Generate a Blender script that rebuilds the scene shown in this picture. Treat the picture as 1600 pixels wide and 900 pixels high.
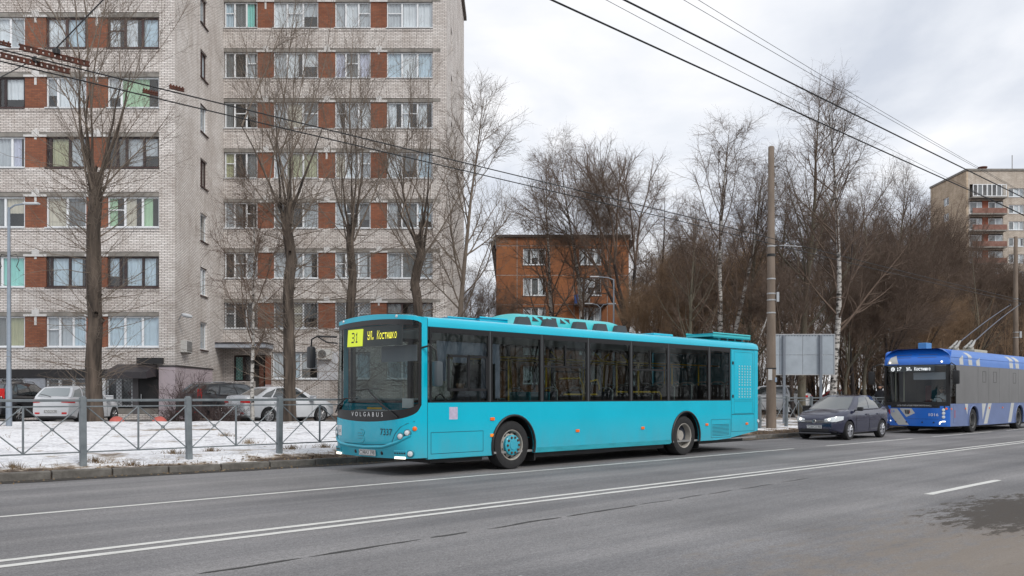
import bpy, bmesh, math, random
from mathutils import Vector, Matrix, noise as mnoise
R = math.radians
for o in list(bpy.data.objects): bpy.data.objects.remove(o)
SC = bpy.context.scene
COL = SC.collection

# ------------------------------------------------------------------ camera
CAMH = 1.47; F = 1370.0; CX = 800.0; HZ = 618.5
cd = bpy.data.cameras.new('camera'); cam = bpy.data.objects.new('camera', cd); COL.objects.link(cam)
cam.location = (0, 0, CAMH); cam.rotation_euler = (R(90), 0, 0)
cd.sensor_width = 36; cd.lens = F/1600*36; cd.shift_y = (HZ-450)/1600
cd.clip_start = 0.1; cd.clip_end = 6000
SC.camera = cam
SC.cycles.transparent_max_bounces = 24; SC.cycles.use_denoising = True
SC.render.resolution_x = 1024; SC.render.resolution_y = 576

# ------------------------------------------------------------------ sky, sun, exposure
SUN_EL, SUN_AZ = 40, 142      # azimuth: compass style, from +Y clockwise
w = bpy.data.worlds.new('World'); SC.world = w; w.use_nodes = True
nt = w.node_tree; nt.nodes.clear()
N = nt.nodes.new; L = nt.links.new
out = N('ShaderNodeOutputWorld')
sky = N('ShaderNodeTexSky'); sky.sky_type = 'NISHITA'; sky.sun_disc = False
sky.sun_elevation = R(SUN_EL); sky.sun_rotation = R(SUN_AZ)
bg1 = N('ShaderNodeBackground'); bg1.inputs[1].default_value = 0.10
L(sky.outputs[0], bg1.inputs[0])
tc = N('ShaderNodeTexCoord')
sp = N('ShaderNodeSeparateXYZ'); L(tc.outputs['Generated'], sp.inputs[0])
# project the view direction on a flat cloud deck
zz = N('ShaderNodeMath'); zz.operation = 'MAXIMUM'; L(sp.outputs[2], zz.inputs[0]); zz.inputs[1].default_value = 0.0
za = N('ShaderNodeMath'); za.operation = 'ADD'; L(zz.outputs[0], za.inputs[0]); za.inputs[1].default_value = 0.22
dv = N('ShaderNodeVectorMath'); dv.operation = 'DIVIDE'; L(tc.outputs['Generated'], dv.inputs[0])
cb = N('ShaderNodeCombineXYZ')
for i in range(3): L(za.outputs[0], cb.inputs[i])
L(cb.outputs[0], dv.inputs[1])
nz = N('ShaderNodeTexNoise'); nz.inputs['Scale'].default_value = 1.5; nz.inputs['Detail'].default_value = 7
nz.inputs['Roughness'].default_value = 0.52; nz.inputs['Distortion'].default_value = 0.25
mp = N('ShaderNodeMapping'); mp.inputs['Location'].default_value = (2.3, 0.4, 0.0); L(dv.outputs[0], mp.inputs[0]); L(mp.outputs[0], nz.inputs['Vector'])
cr = N('ShaderNodeValToRGB'); L(nz.outputs[0], cr.inputs[0])
cr.color_ramp.elements[0].position = 0.36; cr.color_ramp.elements[0].color = (0.60, 0.64, 0.72, 1)
cr.color_ramp.elements[1].position = 0.60; cr.color_ramp.elements[1].color = (0.94, 0.94, 0.955, 1)
e = cr.color_ramp.elements.new(0.50); e.color = (0.80, 0.825, 0.875, 1)
bg2 = N('ShaderNodeBackground'); bg2.inputs[1].default_value = 0.83; L(cr.outputs[0], bg2.inputs[0])
mx = N('ShaderNodeMixShader'); mx.inputs[0].default_value = 0.95
L(bg1.outputs[0], mx.inputs[1]); L(bg2.outputs[0], mx.inputs[2]); L(mx.outputs[0], out.inputs[0])

sd = bpy.data.lights.new('sun', 'SUN'); sun = bpy.data.objects.new('sun', sd); COL.objects.link(sun)
sd.energy = 1.5; sd.angle = R(18); sd.color = (1.0, 0.96, 0.9)
az = R(SUN_AZ); el = R(SUN_EL)
sv = Vector((math.sin(az)*math.cos(el), math.cos(az)*math.cos(el), math.sin(el)))
sun.rotation_euler = sv.to_track_quat('Z', 'Y').to_euler(); sun.location = (0, -20, 40)
vs = SC.view_settings
vs.view_transform = 'Standard'; vs.look = 'None'; vs.gamma = 1; vs.exposure = 0.45; vs.use_curve_mapping = False

# ------------------------------------------------------------------ geometry of the place
VPX = 2201.0; NN = math.hypot(VPX-CX, F)
RX, RY = (VPX-CX)/NN, F/NN            # along the road, away from the camera
QX, QY = -RY, RX                      # across the road, towards the houses
def rd(a, d, z=0.0): return Vector((a*RX+d*QX, a*RY+d*QY, z))
def ad(X, Y): return X*RX+Y*RY, X*QX+Y*QY
def apx(px, D): return D*(NN*NN/F/(VPX-px)-(VPX-CX)/F)     # distance along the road of a pixel column on the line at D
def wx(px, Y): return (px-CX)/F*Y                          # world x of a pixel column at depth Y
def wz(py, Y): return CAMH+(HZ-py)*Y/F
ROADROT = math.atan2(RY, RX); VEHROT = math.atan2(-RY, -RX)
def S(t): t = min(1, max(0, t)); return t*t*(3-2*t)
KP = [(-40, 20.5), (-12, 18.6), (4.2, 16.8), (10.4, 16.13), (26.7, 15.6), (29.6, 15.5), (60, 15.4), (2000, 15.4)]
def dk(a):
    if a <= KP[0][0]: return KP[0][1]
    for (a0, d0), (a1, d1) in zip(KP, KP[1:]):
        if a <= a1: return d0+(d1-d0)*(a-a0)/(a1-a0)
    return KP[-1][1]
def gh(X, Y):
    a, d = ad(X, Y); o = d-dk(a)
    if o < 0: return -0.06
    h = 0.125+0.13*S(o/1.6)+0.21*S((o-1.6)/9)
    h += 0.11*math.exp(-((Y-30.6)/1.0)**2)*S((2-X)/6)
    dr = S((Y-31.2)/0.9)*S((3-X)/3)
    h += (0.36-h)*dr
    if dr < 0.5 and o < 40: h += 0.035*mnoise.noise(Vector((X*0.9, Y*0.9, 0)))*S(o/0.5)
    return h
def ghr(a, d): p = rd(a, d); return gh(p.x, p.y)

# ------------------------------------------------------------------ materials
def lin(c):
    if isinstance(c, str):
        c = [int(c[i:i+2], 16)/255 for i in (0, 2, 4)]
        c = [x/12.92 if x <= .04045 else ((x+.055)/1.055)**2.4 for x in c]
    return (c[0], c[1], c[2], 1)
MATS = {}
def mat(name, c, rough=0.6, metal=0.0, var=0.0, vs=3.0, c2=None, bump=0.0, bs=40.0, emit=0.0, coat=0.0, spec=0.5, stretch=None):
    if name in MATS: return MATS[name]
    m = bpy.data.materials.new(name); m.use_nodes = True; MATS[name] = m
    t = m.node_tree; b = t.nodes['Principled BSDF']
    b.inputs['Roughness'].default_value = rough; b.inputs['Metallic'].default_value = metal
    b.inputs['Specular IOR Level'].default_value = spec
    if coat: b.inputs['Coat Weight'].default_value = coat; b.inputs['Coat Roughness'].default_value = 0.06
    C1 = lin(c); b.inputs['Base Color'].default_value = C1
    if var or c2 or bump:
        g = t.nodes.new('ShaderNodeTexCoord'); src = g.outputs['Object']
        if stretch:
            mm = t.nodes.new('ShaderNodeMapping'); mm.inputs['Scale'].default_value = stretch
            t.links.new(src, mm.inputs[0]); src = mm.outputs[0]
    if var or c2:
        n = t.nodes.new('ShaderNodeTexNoise'); n.inputs['Scale'].default_value = vs; n.inputs['Detail'].default_value = 6; n.inputs['Roughness'].default_value = .62
        t.links.new(src, n.inputs['Vector'])
        r = t.nodes.new('ShaderNodeValToRGB'); r.color_ramp.elements[0].position = .32; r.color_ramp.elements[1].position = .68
        C2 = lin(c2) if c2 else tuple(min(1, x*(1+var)) for x in C1[:3])+(1,)
        r.color_ramp.elements[0].color = C1 if c2 else tuple(x*(1-var) for x in C1[:3])+(1,)
        r.color_ramp.elements[1].color = C2
        t.links.new(n.outputs[0], r.inputs[0]); t.links.new(r.outputs[0], b.inputs['Base Color'])
    if bump:
        n2 = t.nodes.new('ShaderNodeTexNoise'); n2.inputs['Scale'].default_value = bs; n2.inputs['Detail'].default_value = 4
        t.links.new(src, n2.inputs['Vector'])
        bp = t.nodes.new('ShaderNodeBump'); bp.inputs['Strength'].default_value = bump; bp.inputs['Distance'].default_value = .02
        t.links.new(n2.outputs[0], bp.inputs['Height']); t.links.new(bp.outputs[0], b.inputs['Normal'])
    if emit:
        b.inputs['Emission Color'].default_value = C1; b.inputs['Emission Strength'].default_value = emit
    return m
def glass(name, tint, rough=0.03, refl=1.0, ior=1.55):
    if name in MATS: return MATS[name]
    m = bpy.data.materials.new(name); m.use_nodes = True; MATS[name] = m
    t = m.node_tree; t.nodes.clear()
    o = t.nodes.new('ShaderNodeOutputMaterial'); tr = t.nodes.new('ShaderNodeBsdfTransparent'); tr.inputs[0].default_value = lin(tint)
    gl = t.nodes.new('ShaderNodeBsdfGlossy'); gl.inputs['Roughness'].default_value = rough; gl.inputs['Color'].default_value = (refl, refl, refl, 1)
    f0 = ((ior-1)/(ior+1))**2; ge = t.nodes.new('ShaderNodeNewGeometry')     # same reflectance on both faces of a pane
    dt = t.nodes.new('ShaderNodeVectorMath'); dt.operation = 'DOT_PRODUCT'; t.links.new(ge.outputs['Normal'], dt.inputs[0]); t.links.new(ge.outputs['Incoming'], dt.inputs[1])
    def mth(op, a, b=None, c=None):
        n = t.nodes.new('ShaderNodeMath'); n.operation = op; t.links.new(a, n.inputs[0])
        if b is not None: n.inputs[1].default_value = b
        if c is not None: n.inputs[2].default_value = c
        return n.outputs[0]
    ab = mth('ABSOLUTE', dt.outputs['Value']); om = mth('MULTIPLY_ADD', ab, -1.0, 1.0); fr = t.nodes.new('ShaderNodeMath'); fr.operation = 'MULTIPLY_ADD'
    t.links.new(mth('POWER', om, 5.0), fr.inputs[0]); fr.inputs[1].default_value = 1-f0; fr.inputs[2].default_value = f0
    mi = t.nodes.new('ShaderNodeMixShader')
    t.links.new(fr.outputs[0], mi.inputs[0]); t.links.new(tr.outputs[0], mi.inputs[1]); t.links.new(gl.outputs[0], mi.inputs[2]); t.links.new(mi.outputs[0], o.inputs[0])
    return m
def brick(name, c1, c2, mortar, axis, bw=0.26, bh=0.077, ms=0.012, patch=None):
    """axis: 'x' wall seen along y, 'y' wall seen along x"""
    if name in MATS: return MATS[name]
    m = bpy.data.materials.new(name); m.use_nodes = True; MATS[name] = m
    t = m.node_tree; b = t.nodes['Principled BSDF']; b.inputs['Roughness'].default_value = .85
    g = t.nodes.new('ShaderNodeNewGeometry'); s = t.nodes.new('ShaderNodeSeparateXYZ'); t.links.new(g.outputs['Position'], s.inputs[0])
    c = t.nodes.new('ShaderNodeCombineXYZ'); t.links.new(s.outputs[0 if axis == 'x' else 1], c.inputs[0]); t.links.new(s.outputs[2], c.inputs[1])
    bt = t.nodes.new('ShaderNodeTexBrick'); t.links.new(c.outputs[0], bt.inputs['Vector'])
    bt.inputs['Scale'].default_value = 1; bt.inputs['Brick Width'].default_value = bw; bt.inputs['Row Height'].default_value = bh
    bt.inputs['Mortar Size'].default_value = ms; bt.inputs['Mortar Smooth'].default_value = .2; bt.inputs['Bias'].default_value = -.1
    bt.inputs['Color1'].default_value = lin(c1); bt.inputs['Color2'].default_value = lin(c2); bt.inputs['Mortar'].default_value = lin(mortar)
    n = t.nodes.new('ShaderNodeTexNoise'); n.inputs['Scale'].default_value = .55; n.inputs['Detail'].default_value = 8; n.inputs['Roughness'].default_value = .68
    t.links.new(g.outputs['Position'], n.inputs['Vector'])
    r = t.nodes.new('ShaderNodeValToRGB'); r.color_ramp.elements[0].position = .3; r.color_ramp.elements[0].color = (.70, .66, .63, 1)
    r.color_ramp.elements[1].position = .62; r.color_ramp.elements[1].color = (1.0, .99, .98, 1)
    t.links.new(n.outputs[0], r.inputs[0])
    mu = t.nodes.new('ShaderNodeMix'); mu.data_type = 'RGBA'; mu.blend_type = 'MULTIPLY'; mu.inputs[0].default_value = 1
    t.links.new(bt.outputs[0], mu.inputs[6]); t.links.new(r.outputs[0], mu.inputs[7])
    t.links.new(mu.outputs[2], b.inputs['Base Color'])
    ms_ = t.nodes.new('ShaderNodeMapping'); ms_.inputs['Scale'].default_value = (2.4, 2.4, .22); t.links.new(g.outputs['Position'], ms_.inputs[0])     # rain streaks
    n3 = t.nodes.new('ShaderNodeTexNoise'); n3.inputs['Scale'].default_value = 1.0; n3.inputs['Detail'].default_value = 6; n3.inputs['Roughness'].default_value = .65; t.links.new(ms_.outputs[0], n3.inputs['Vector'])
    r3 = t.nodes.new('ShaderNodeValToRGB'); r3.color_ramp.elements[0].position = .33; r3.color_ramp.elements[0].color = (.86, .84, .82, 1); r3.color_ramp.elements[1].position = .50; r3.color_ramp.elements[1].color = (1, 1, 1, 1); t.links.new(n3.outputs[0], r3.inputs[0])
    mu3 = t.nodes.new('ShaderNodeMix'); mu3.data_type = 'RGBA'; mu3.blend_type = 'MULTIPLY'; mu3.inputs[0].default_value = 1; t.links.new(mu.outputs[2], mu3.inputs[6]); t.links.new(r3.outputs[0], mu3.inputs[7]); t.links.new(mu3.outputs[2], b.inputs['Base Color'])
    bp = t.nodes.new('ShaderNodeBump'); bp.inputs['Strength'].default_value = .7 if axis == 'x' else .2; bp.inputs['Distance'].default_value = .012; bp.invert = True
    t.links.new(bt.outputs['Fac'], bp.inputs['Height']); t.links.new(bp.outputs[0], b.inputs['Normal'])
    return m

# ------------------------------------------------------------------ mesh builder
class MB:
    def __init__(s): s.v = []; s.f = []
    def quad(s, a, b, c, d):
        i = len(s.v); s.v += [tuple(a), tuple(b), tuple(c), tuple(d)]; s.f.append((i, i+1, i+2, i+3)); return s
    def box(s, x0, x1, y0, y1, z0, z1):
        if x0 > x1: x0, x1 = x1, x0
        if y0 > y1: y0, y1 = y1, y0
        if z0 > z1: z0, z1 = z1, z0
        i = len(s.v)
        s.v += [(x0,y0,z0),(x1,y0,z0),(x1,y1,z0),(x0,y1,z0),(x0,y0,z1),(x1,y0,z1),(x1,y1,z1),(x0,y1,z1)]
        s.f += [tuple(i+k for k in q) for q in ((3,2,1,0),(4,5,6,7),(0,1,5,4),(1,2,6,5),(2,3,7,6),(3,0,4,7))]
        return s
    def rbox(s, x0, x1, y0, y1, z0, z1, b):
        """box with chamfered edges"""
        bm = bmesh.new(); bmesh.ops.create_cube(bm, size=1)
        for v in bm.verts: v.co = Vector((x0+(v.co.x+.5)*(x1-x0), y0+(v.co.y+.5)*(y1-y0), z0+(v.co.z+.5)*(z1-z0)))
        bmesh.ops.bevel(bm, geom=bm.edges[:], offset=b, segments=2, affect='EDGES', profile=.6)
        s.addbm(bm); return s
    def addbm(s, bm):
        bm.verts.index_update(); i = len(s.v); s.v += [tuple(v.co) for v in bm.verts]
        s.f += [tuple(i+v.index for v in f.verts) for f in bm.faces]; bm.free()
    def prism(s, pts, lo, hi, ax='y'):
        """polygon pts (u,w) pushed along axis ax between lo and hi"""
        def P(u, w_, t): return (u, t, w_) if ax == 'y' else ((t, u, w_) if ax == 'x' else (u, w_, t))
        n = len(pts); i = len(s.v)
        s.v += [P(u, w_, lo) for u, w_ in pts]+[P(u, w_, hi) for u, w_ in pts]
        s.f.append(tuple(range(i, i+n))); s.f.append(tuple(range(i+2*n-1, i+n-1, -1)))
        for k in range(n):
            j = (k+1) % n; s.f.append((i+j, i+k, i+n+k, i+n+j))
        return s
    def tube(s, pts, rad, n=6, cap=True):
        pts = [Vector(p) for p in pts]
        if not isinstance(rad, (list, tuple)): rad = [rad]*len(pts)
        i0 = len(s.v); prev = None
        for k, p in enumerate(pts):
            t = (pts[min(k+1, len(pts)-1)]-pts[max(k-1, 0)])
            if t.length < 1e-9: t = Vector((0, 0, 1))
            t.normalize()
            if prev is None:
                u = t.cross(Vector((0, 0, 1)) if abs(t.z) < .9 else Vector((1, 0, 0))).normalized()
            else:
                u = prev-t*prev.dot(t)
                u = u.normalized() if u.length > 1e-6 else t.orthogonal().normalized()
            prev = u; v = t.cross(u)
            for j in range(n):
                an = 2*math.pi*j/n; s.v.append(tuple(p+(u*math.cos(an)+v*math.sin(an))*rad[k]))
        for k in range(len(pts)-1):
            for j in range(n):
                a = i0+k*n+j; b = i0+k*n+(j+1) % n; s.f.append((a, b, b+n, a+n))
        if cap:
            s.f.append(tuple(i0+j for j in range(n-1, -1, -1))); e = i0+(len(pts)-1)*n; s.f.append(tuple(e+j for j in range(n)))
        return s
    def lathe(s, prof, c, n=24, ax='y', close=True):
        """profile (r, t) turned about axis ax through c"""
        i0 = len(s.v); c = Vector(c)
        for r, t in prof:
            for j in range(n):
                an = 2*math.pi*j/n; u, w_ = r*math.cos(an), r*math.sin(an)
                s.v.append(tuple(c+Vector((u, t, w_) if ax == 'y' else ((t, u, w_) if ax == 'x' else (u, w_, t)))))
        m = len(prof)
        for k in range(m-1):
            for j in range(n):
                a = i0+k*n+j; b = i0+k*n+(j+1) % n; s.f.append((a, b, b+n, a+n))
        if close:
            s.f.append(tuple(i0+j for j in range(n-1, -1, -1))); e = i0+(m-1)*n; s.f.append(tuple(e+j for j in range(n)))
        return s
    def grid(s, fn, nu, nv, u0=0, u1=1, v0=0, v1=1):
        i0 = len(s.v)
        for a in range(nu+1):
            for b in range(nv+1): s.v.append(tuple(fn(u0+(u1-u0)*a/nu, v0+(v1-v0)*b/nv)))
        for a in range(nu):
            for b in range(nv):
                k = i0+a*(nv+1)+b; s.f.append((k, k+nv+1, k+nv+2, k+1))
        return s
    def mesh(s, name, m=None, smooth=None):
        me = bpy.data.meshes.new(name); me.from_pydata(s.v, [], s.f)
        if m: me.materials.append(m)
        bm = bmesh.new(); bm.from_mesh(me); bmesh.ops.recalc_face_normals(bm, faces=bm.faces[:]); bm.to_mesh(me); bm.free()
        if smooth is not None:
            me.shade_smooth(); me.set_sharp_from_angle(angle=R(smooth))
        return me
    def build(s, name, m=None, parent=None, smooth=None, label=None, kind=None):
        return obj(name, s.mesh(name, m, smooth), parent, label, kind)
def obj(name, me, parent=None, label=None, kind=None):
    o = bpy.data.objects.new(name, me); COL.objects.link(o)
    if parent: o.parent = parent
    if label: o['label'] = label
    if kind: o['kind'] = kind
    return o
def thing(name, label, cat, loc=(0, 0, 0), rz=0, group=None):
    o = bpy.data.objects.new(name, None); COL.objects.link(o); o.location = loc; o.rotation_euler = (0, 0, rz)
    o.empty_display_size = .2; return tag(o, label, cat, group)
def tag(o, label, cat, group=None):
    o['label'] = label; o['category'] = cat
    if group: o['group'] = group
    return o
def copy_tree(o, parent=None):
    c = o.copy(); COL.objects.link(c); c.parent = parent
    for ch in [k for k in bpy.data.objects if k.parent == o]: copy_tree(ch, c)
    return c
def text(name, s, size, m, parent, mtx, depth=0.002, width=None):
    cu = bpy.data.curves.new(name, 'FONT'); cu.body = s; cu.size = size; cu.align_x = 'CENTER'; cu.align_y = 'CENTER'; cu.extrude = depth
    cu.resolution_u = 3
    t = bpy.data.objects.new(name+'_tmp', cu); COL.objects.link(t)
    dg = bpy.context.evaluated_depsgraph_get(); dg.update()
    me = bpy.data.meshes.new_from_object(t.evaluated_get(dg)); me.name = name
    bpy.data.objects.remove(t); bpy.data.curves.remove(cu)
    if width:
        xs = [v.co.x for v in me.vertices]
        if xs:
            k = width/(max(xs)-min(xs))
            for v in me.vertices: v.co.x *= k
    me.materials.clear(); me.materials.append(m)
    o = obj(name, me, parent); o.matrix_local = mtx; return o
def facing(p, right, up):
    """matrix whose x is right, y is up, z towards the viewer"""
    x = Vector(right).normalized(); y = Vector(up).normalized(); z = x.cross(y).normalized(); y = z.cross(x)
    return Matrix(((x.x, y.x, z.x, p[0]), (x.y, y.y, z.y, p[1]), (x.z, y.z, z.z, p[2]), (0, 0, 0, 1)))
GLY = {' ': '0'*35, 'у': '10001100011000101111000011000101110', 'л': '00111010010100101001010011000110001', '.': '00000000000000000000000000110001100',
 'К': '10001100101010011000101001001010001', 'о': '00000000000111010001100011000101110', 'с': '00000000000111110000100001000001111',
 'т': '00000000001111100100001000010000100', 'ю': '00000000001001010101111011010110010', 'ш': '00000000001010110101101011010111111',
 'к': '00000000001001010100110001010010010', '3': '11110000010000101110000010000111110', '1': '00100011000010000100001000010001110', '7': '11111000010001000100010000100001000'}
def dots(s, cell, asp=1.0, gap=.12):
    """flat dot-matrix lettering in the xy plane, centred"""
    mb = MB(); n = len(s); W = n*6*cell
    for k, ch in enumerate(s):
        g = GLY[ch]
        for r in range(7):
            for c in range(5):
                if g[r*5+c] == '1':
                    x = -W/2+(k*6+c)*cell; y = (3-r)*cell*asp
                    mb.quad((x, y, 0), (x+cell*(1-gap), y, 0), (x+cell*(1-gap), y+cell*asp*(1-gap), 0), (x, y+cell*asp*(1-gap), 0))
    return mb
# ================================================================== ground, road, kerb
def ground_material():
    m = bpy.data.materials.new('snowy_ground'); m.use_nodes = True; t = m.node_tree; b = t.nodes['Principled BSDF']
    b.inputs['Roughness'].default_value = .9
    g = t.nodes.new('ShaderNodeNewGeometry')
    at = t.nodes.new('ShaderNodeAttribute'); at.attribute_name = 'bare'
    n = t.nodes.new('ShaderNodeTexNoise'); n.inputs['Scale'].default_value = .8; n.inputs['Detail'].default_value = 9; n.inputs['Roughness'].default_value = .7
    t.links.new(g.outputs['Position'], n.inputs['Vector'])
    ad_ = t.nodes.new('ShaderNodeMath'); ad_.operation = 'ADD'; t.links.new(n.outputs[0], ad_.inputs[0]); t.links.new(at.outputs['Fac'], ad_.inputs[1])
    r = t.nodes.new('ShaderNodeValToRGB'); r.color_ramp.elements[0].position = .585; r.color_ramp.elements[0].color = (.80, .81, .84, 1)
    r.color_ramp.elements[1].position = .72; r.color_ramp.elements[1].color = (.075, .05, .035, 1)
    e = r.color_ramp.elements.new(.66); e.color = (.32, .26, .2, 1)
    t.links.new(ad_.outputs[0], r.inputs[0])
    n2 = t.nodes.new('ShaderNodeTexNoise'); n2.inputs['Scale'].default_value = 14; n2.inputs['Detail'].default_value = 6
    t.links.new(g.outputs['Position'], n2.inputs['Vector'])
    r2 = t.nodes.new('ShaderNodeValToRGB'); r2.color_ramp.elements[0].position = .3; r2.color_ramp.elements[0].color = (.62, .6, .58, 1); r2.color_ramp.elements[1].position = .5; r2.color_ramp.elements[1].color = (1, 1, 1, 1)
    t.links.new(n2.outputs[0], r2.inputs[0])
    mu = t.nodes.new('ShaderNodeMix'); mu.data_type = 'RGBA'; mu.blend_type = 'MULTIPLY'; mu.inputs[0].default_value = 1
    t.links.new(r.outputs[0], mu.inputs[6]); t.links.new(r2.outputs[0], mu.inputs[7])
    n5 = t.nodes.new('ShaderNodeTexNoise'); n5.inputs['Scale'].default_value = 1.7; n5.inputs['Detail'].default_value = 8; n5.inputs['Roughness'].default_value = .7; t.links.new(g.outputs['Position'], n5.inputs['Vector'])     # old snow, greyed where trodden
    r5 = t.nodes.new('ShaderNodeValToRGB'); r5.color_ramp.elements[0].position = .36; r5.color_ramp.elements[0].color = (.66, .66, .68, 1); r5.color_ramp.elements[1].position = .5; r5.color_ramp.elements[1].color = (1, 1, 1, 1); t.links.new(n5.outputs[0], r5.inputs[0])
    mu5 = t.nodes.new('ShaderNodeMix'); mu5.data_type = 'RGBA'; mu5.blend_type = 'MULTIPLY'; mu5.inputs[0].default_value = 1; t.links.new(mu.outputs[2], mu5.inputs[6]); t.links.new(r5.outputs[0], mu5.inputs[7]); t.links.new(mu5.outputs[2], b.inputs['Base Color'])
    bp = t.nodes.new('ShaderNodeBump'); bp.inputs['Strength'].default_value = .9; bp.inputs['Distance'].default_value = .09
    n4 = t.nodes.new('ShaderNodeTexNoise'); n4.inputs['Scale'].default_value = 4.5; n4.inputs['Detail'].default_value = 7; n4.inputs['Roughness'].default_value = .65; t.links.new(g.outputs['Position'], n4.inputs['Vector'])
    t.links.new(n4.outputs[0], bp.inputs['Height']); t.links.new(bp.outputs[0], b.inputs['Normal'])
    return m
def build_ground():
    A = [-1500, -500, -200, -90, -50, -30, -22]+[-16+.5*i for i in range(130)]+[50, 53, 57, 62, 70, 80, 95, 120, 160, 220, 400, 800, 2500]
    O = [-1500, -400, -120, -60, -30, -12, -.03, .14, .25, .4, .6, .8, 1.0, 1.25, 1.5, 1.8, 2.1]+[2.5+.5*i for i in range(46)]+[26, 28, 31, 35, 40, 47, 56, 70, 100, 160, 300, 700, 3000]
    v = []; bare = []
    for a in A:
        for o in O:
            p = rd(a, dk(a)+o); z = gh(p.x, p.y) if o > 0 else -.06
            v.append((p.x, p.y, z))
            # how worn the snow is: bare soil along the kerb, under the wood, cleared drive
            k = .20*math.exp(-(o/.75)**2)+.05*math.exp(-((o-1.3)/.5)**2)
            if 8 < a: k += .24*S((a-8)/3)*math.exp(-(o/1.1)**2)
            k += .075*math.exp(-((p.y-26.6-.25*mnoise.noise(Vector((p.x*.3, 0, 0))))/.45)**2)
            k += .25*S((a-20)/8)*S((o-.8)/2)*.4
            k += .13*S((p.x+2)/8)*S((o-4)/5) + .05*S((p.x+2)/8)*S((p.y-45)/20)
            if p.x < 0: k += .22*S((p.y-31.0)/.8)
            bare.append(k if o > 0 else .3)
    n = len(O); f = [(i*n+j, (i+1)*n+j, (i+1)*n+j+1, i*n+j+1) for i in range(len(A)-1) for j in range(n-1)]
    me = bpy.data.meshes.new('ground'); me.from_pydata(v, [], f); me.materials.append(ground_material())
    at = me.attributes.new('bare', 'FLOAT', 'POINT'); at.data.foreach_set('value', bare)
    bm = bmesh.new(); bm.from_mesh(me); bmesh.ops.recalc_face_normals(bm, faces=bm.faces[:])
    if sum(f.normal.z for f in bm.faces) < 0: bmesh.ops.reverse_faces(bm, faces=bm.faces[:])
    bm.to_mesh(me); bm.free(); me.shade_smooth()
    obj('ground', me, kind='structure')
build_ground()

def road_material():
    m = bpy.data.materials.new('worn_asphalt'); m.use_nodes = True; t = m.node_tree; b = t.nodes['Principled BSDF']
    b.inputs['Roughness'].default_value = .82; b.inputs['Specular IOR Level'].default_value = .35
    tc = t.nodes.new('ShaderNodeTexCoord')
    def noise(scale, det, stretch=None, rough=.6):
        n = t.nodes.new('ShaderNodeTexNoise'); n.inputs['Scale'].default_value = scale; n.inputs['Detail'].default_value = det; n.inputs['Roughness'].default_value = rough
        if stretch:
            mm = t.nodes.new('ShaderNodeMapping'); mm.inputs['Scale'].default_value = stretch; t.links.new(tc.outputs['Object'], mm.inputs[0]); t.links.new(mm.outputs[0], n.inputs['Vector'])
        else: t.links.new(tc.outputs['Object'], n.inputs['Vector'])
        return n.outputs[0]
    def ramp(src, p0, c0, p1, c1):
        r = t.nodes.new('ShaderNodeValToRGB'); r.color_ramp.elements[0].position = p0; r.color_ramp.elements[0].color = c0
        r.color_ramp.elements[1].position = p1; r.color_ramp.elements[1].color = c1; t.links.new(src, r.inputs[0]); return r.outputs[0]
    def mul(a, c, fac=1.0, mode='MULTIPLY'):
        mu = t.nodes.new('ShaderNodeMix'); mu.data_type = 'RGBA'; mu.blend_type = mode
        if isinstance(fac, float): mu.inputs[0].default_value = fac
        else: t.links.new(fac, mu.inputs[0])
        t.links.new(a, mu.inputs[6])
        if isinstance(c, tuple): mu.inputs[7].default_value = c
        else: t.links.new(c, mu.inputs[7])
        return mu.outputs[2]
    g = lambda v: (v, v, v*1.01, 1)
    c = ramp(noise(1.0, 8, (.06, 1.1, 1)), .3, (.125, .125, .127, 1), .7, (.25, .244, .236, 1))   # traffic streaks
    c = mul(c, ramp(noise(.30, 7), .35, g(.80), .65, g(1.12)))
    c = mul(c, ramp(noise(55, 3, None, .8), .3, g(.5), .72, g(1.5)))      # aggregate
    c = mul(c, ramp(noise(17, 6, None, .85), .32, g(.66), .68, g(1.28)))     # coarse stone and patching
    c = mul(c, ramp(noise(3.0, 5, (.5, 3.2, 1), .7), .29, g(.55), .36, g(1.0)))   # small dark scuffs and patches
    # sandy shoulder on the near right, with a damp oily stain
    sx = t.nodes.new('ShaderNodeSeparateXYZ'); t.links.new(tc.outputs['Object'], sx.inputs[0])
    def dist(ax, ay, kx, ky):
        mm = t.nodes.new('ShaderNodeMapping'); mm.vector_type = 'POINT'
        mm.inputs['Location'].default_value = (-ax*kx, -ay*ky, 0); mm.inputs['Scale'].default_value = (kx, ky, 0)
        t.links.new(tc.outputs['Object'], mm.inputs[0])
        ln = t.nodes.new('ShaderNodeVectorMath'); ln.operation = 'LENGTH'; t.links.new(mm.outputs[0], ln.inputs[0])
        a = t.nodes.new('ShaderNodeMath'); a.operation = 'ADD'; t.links.new(ln.outputs['Value'], a.inputs[0])
        s_ = t.nodes.new('ShaderNodeMath'); s_.operation = 'MULTIPLY_ADD'; t.links.new(noise(2.3, 10, (.8, 2.2, 1), .8), s_.inputs[0]); s_.inputs[1].default_value = 2.2; s_.inputs[2].default_value = -1.1
        t.links.new(s_.outputs[0], a.inputs[1]); return a.outputs[0]
    sand = ramp(dist(10.0, 0.8, .12, .27), .55, (1, 1, 1, 1), 1.2, (0, 0, 0, 1))
    c = mul(c, (.20, .165, .13, 1), mul(sand, (.7, .7, .7, 1)), 'MIX')
    stain = ramp(dist(12.8, 3.3, .27, .62), .52, (1, 1, 1, 1), .66, (0, 0, 0, 1))
    c = mul(c, (.045, .037, .03, 1), mul(stain, (.92, .92, .92, 1)), 'MIX')
    t.links.new(c, b.inputs['Base Color'])
    bp = t.nodes.new('ShaderNodeBump'); bp.inputs['Strength'].default_value = .35; bp.inputs['Distance'].default_value = .006
    t.links.new(noise(130, 3), bp.inputs['Height']); t.links.new(bp.outputs[0], b.inputs['Normal'])
    return m
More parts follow.
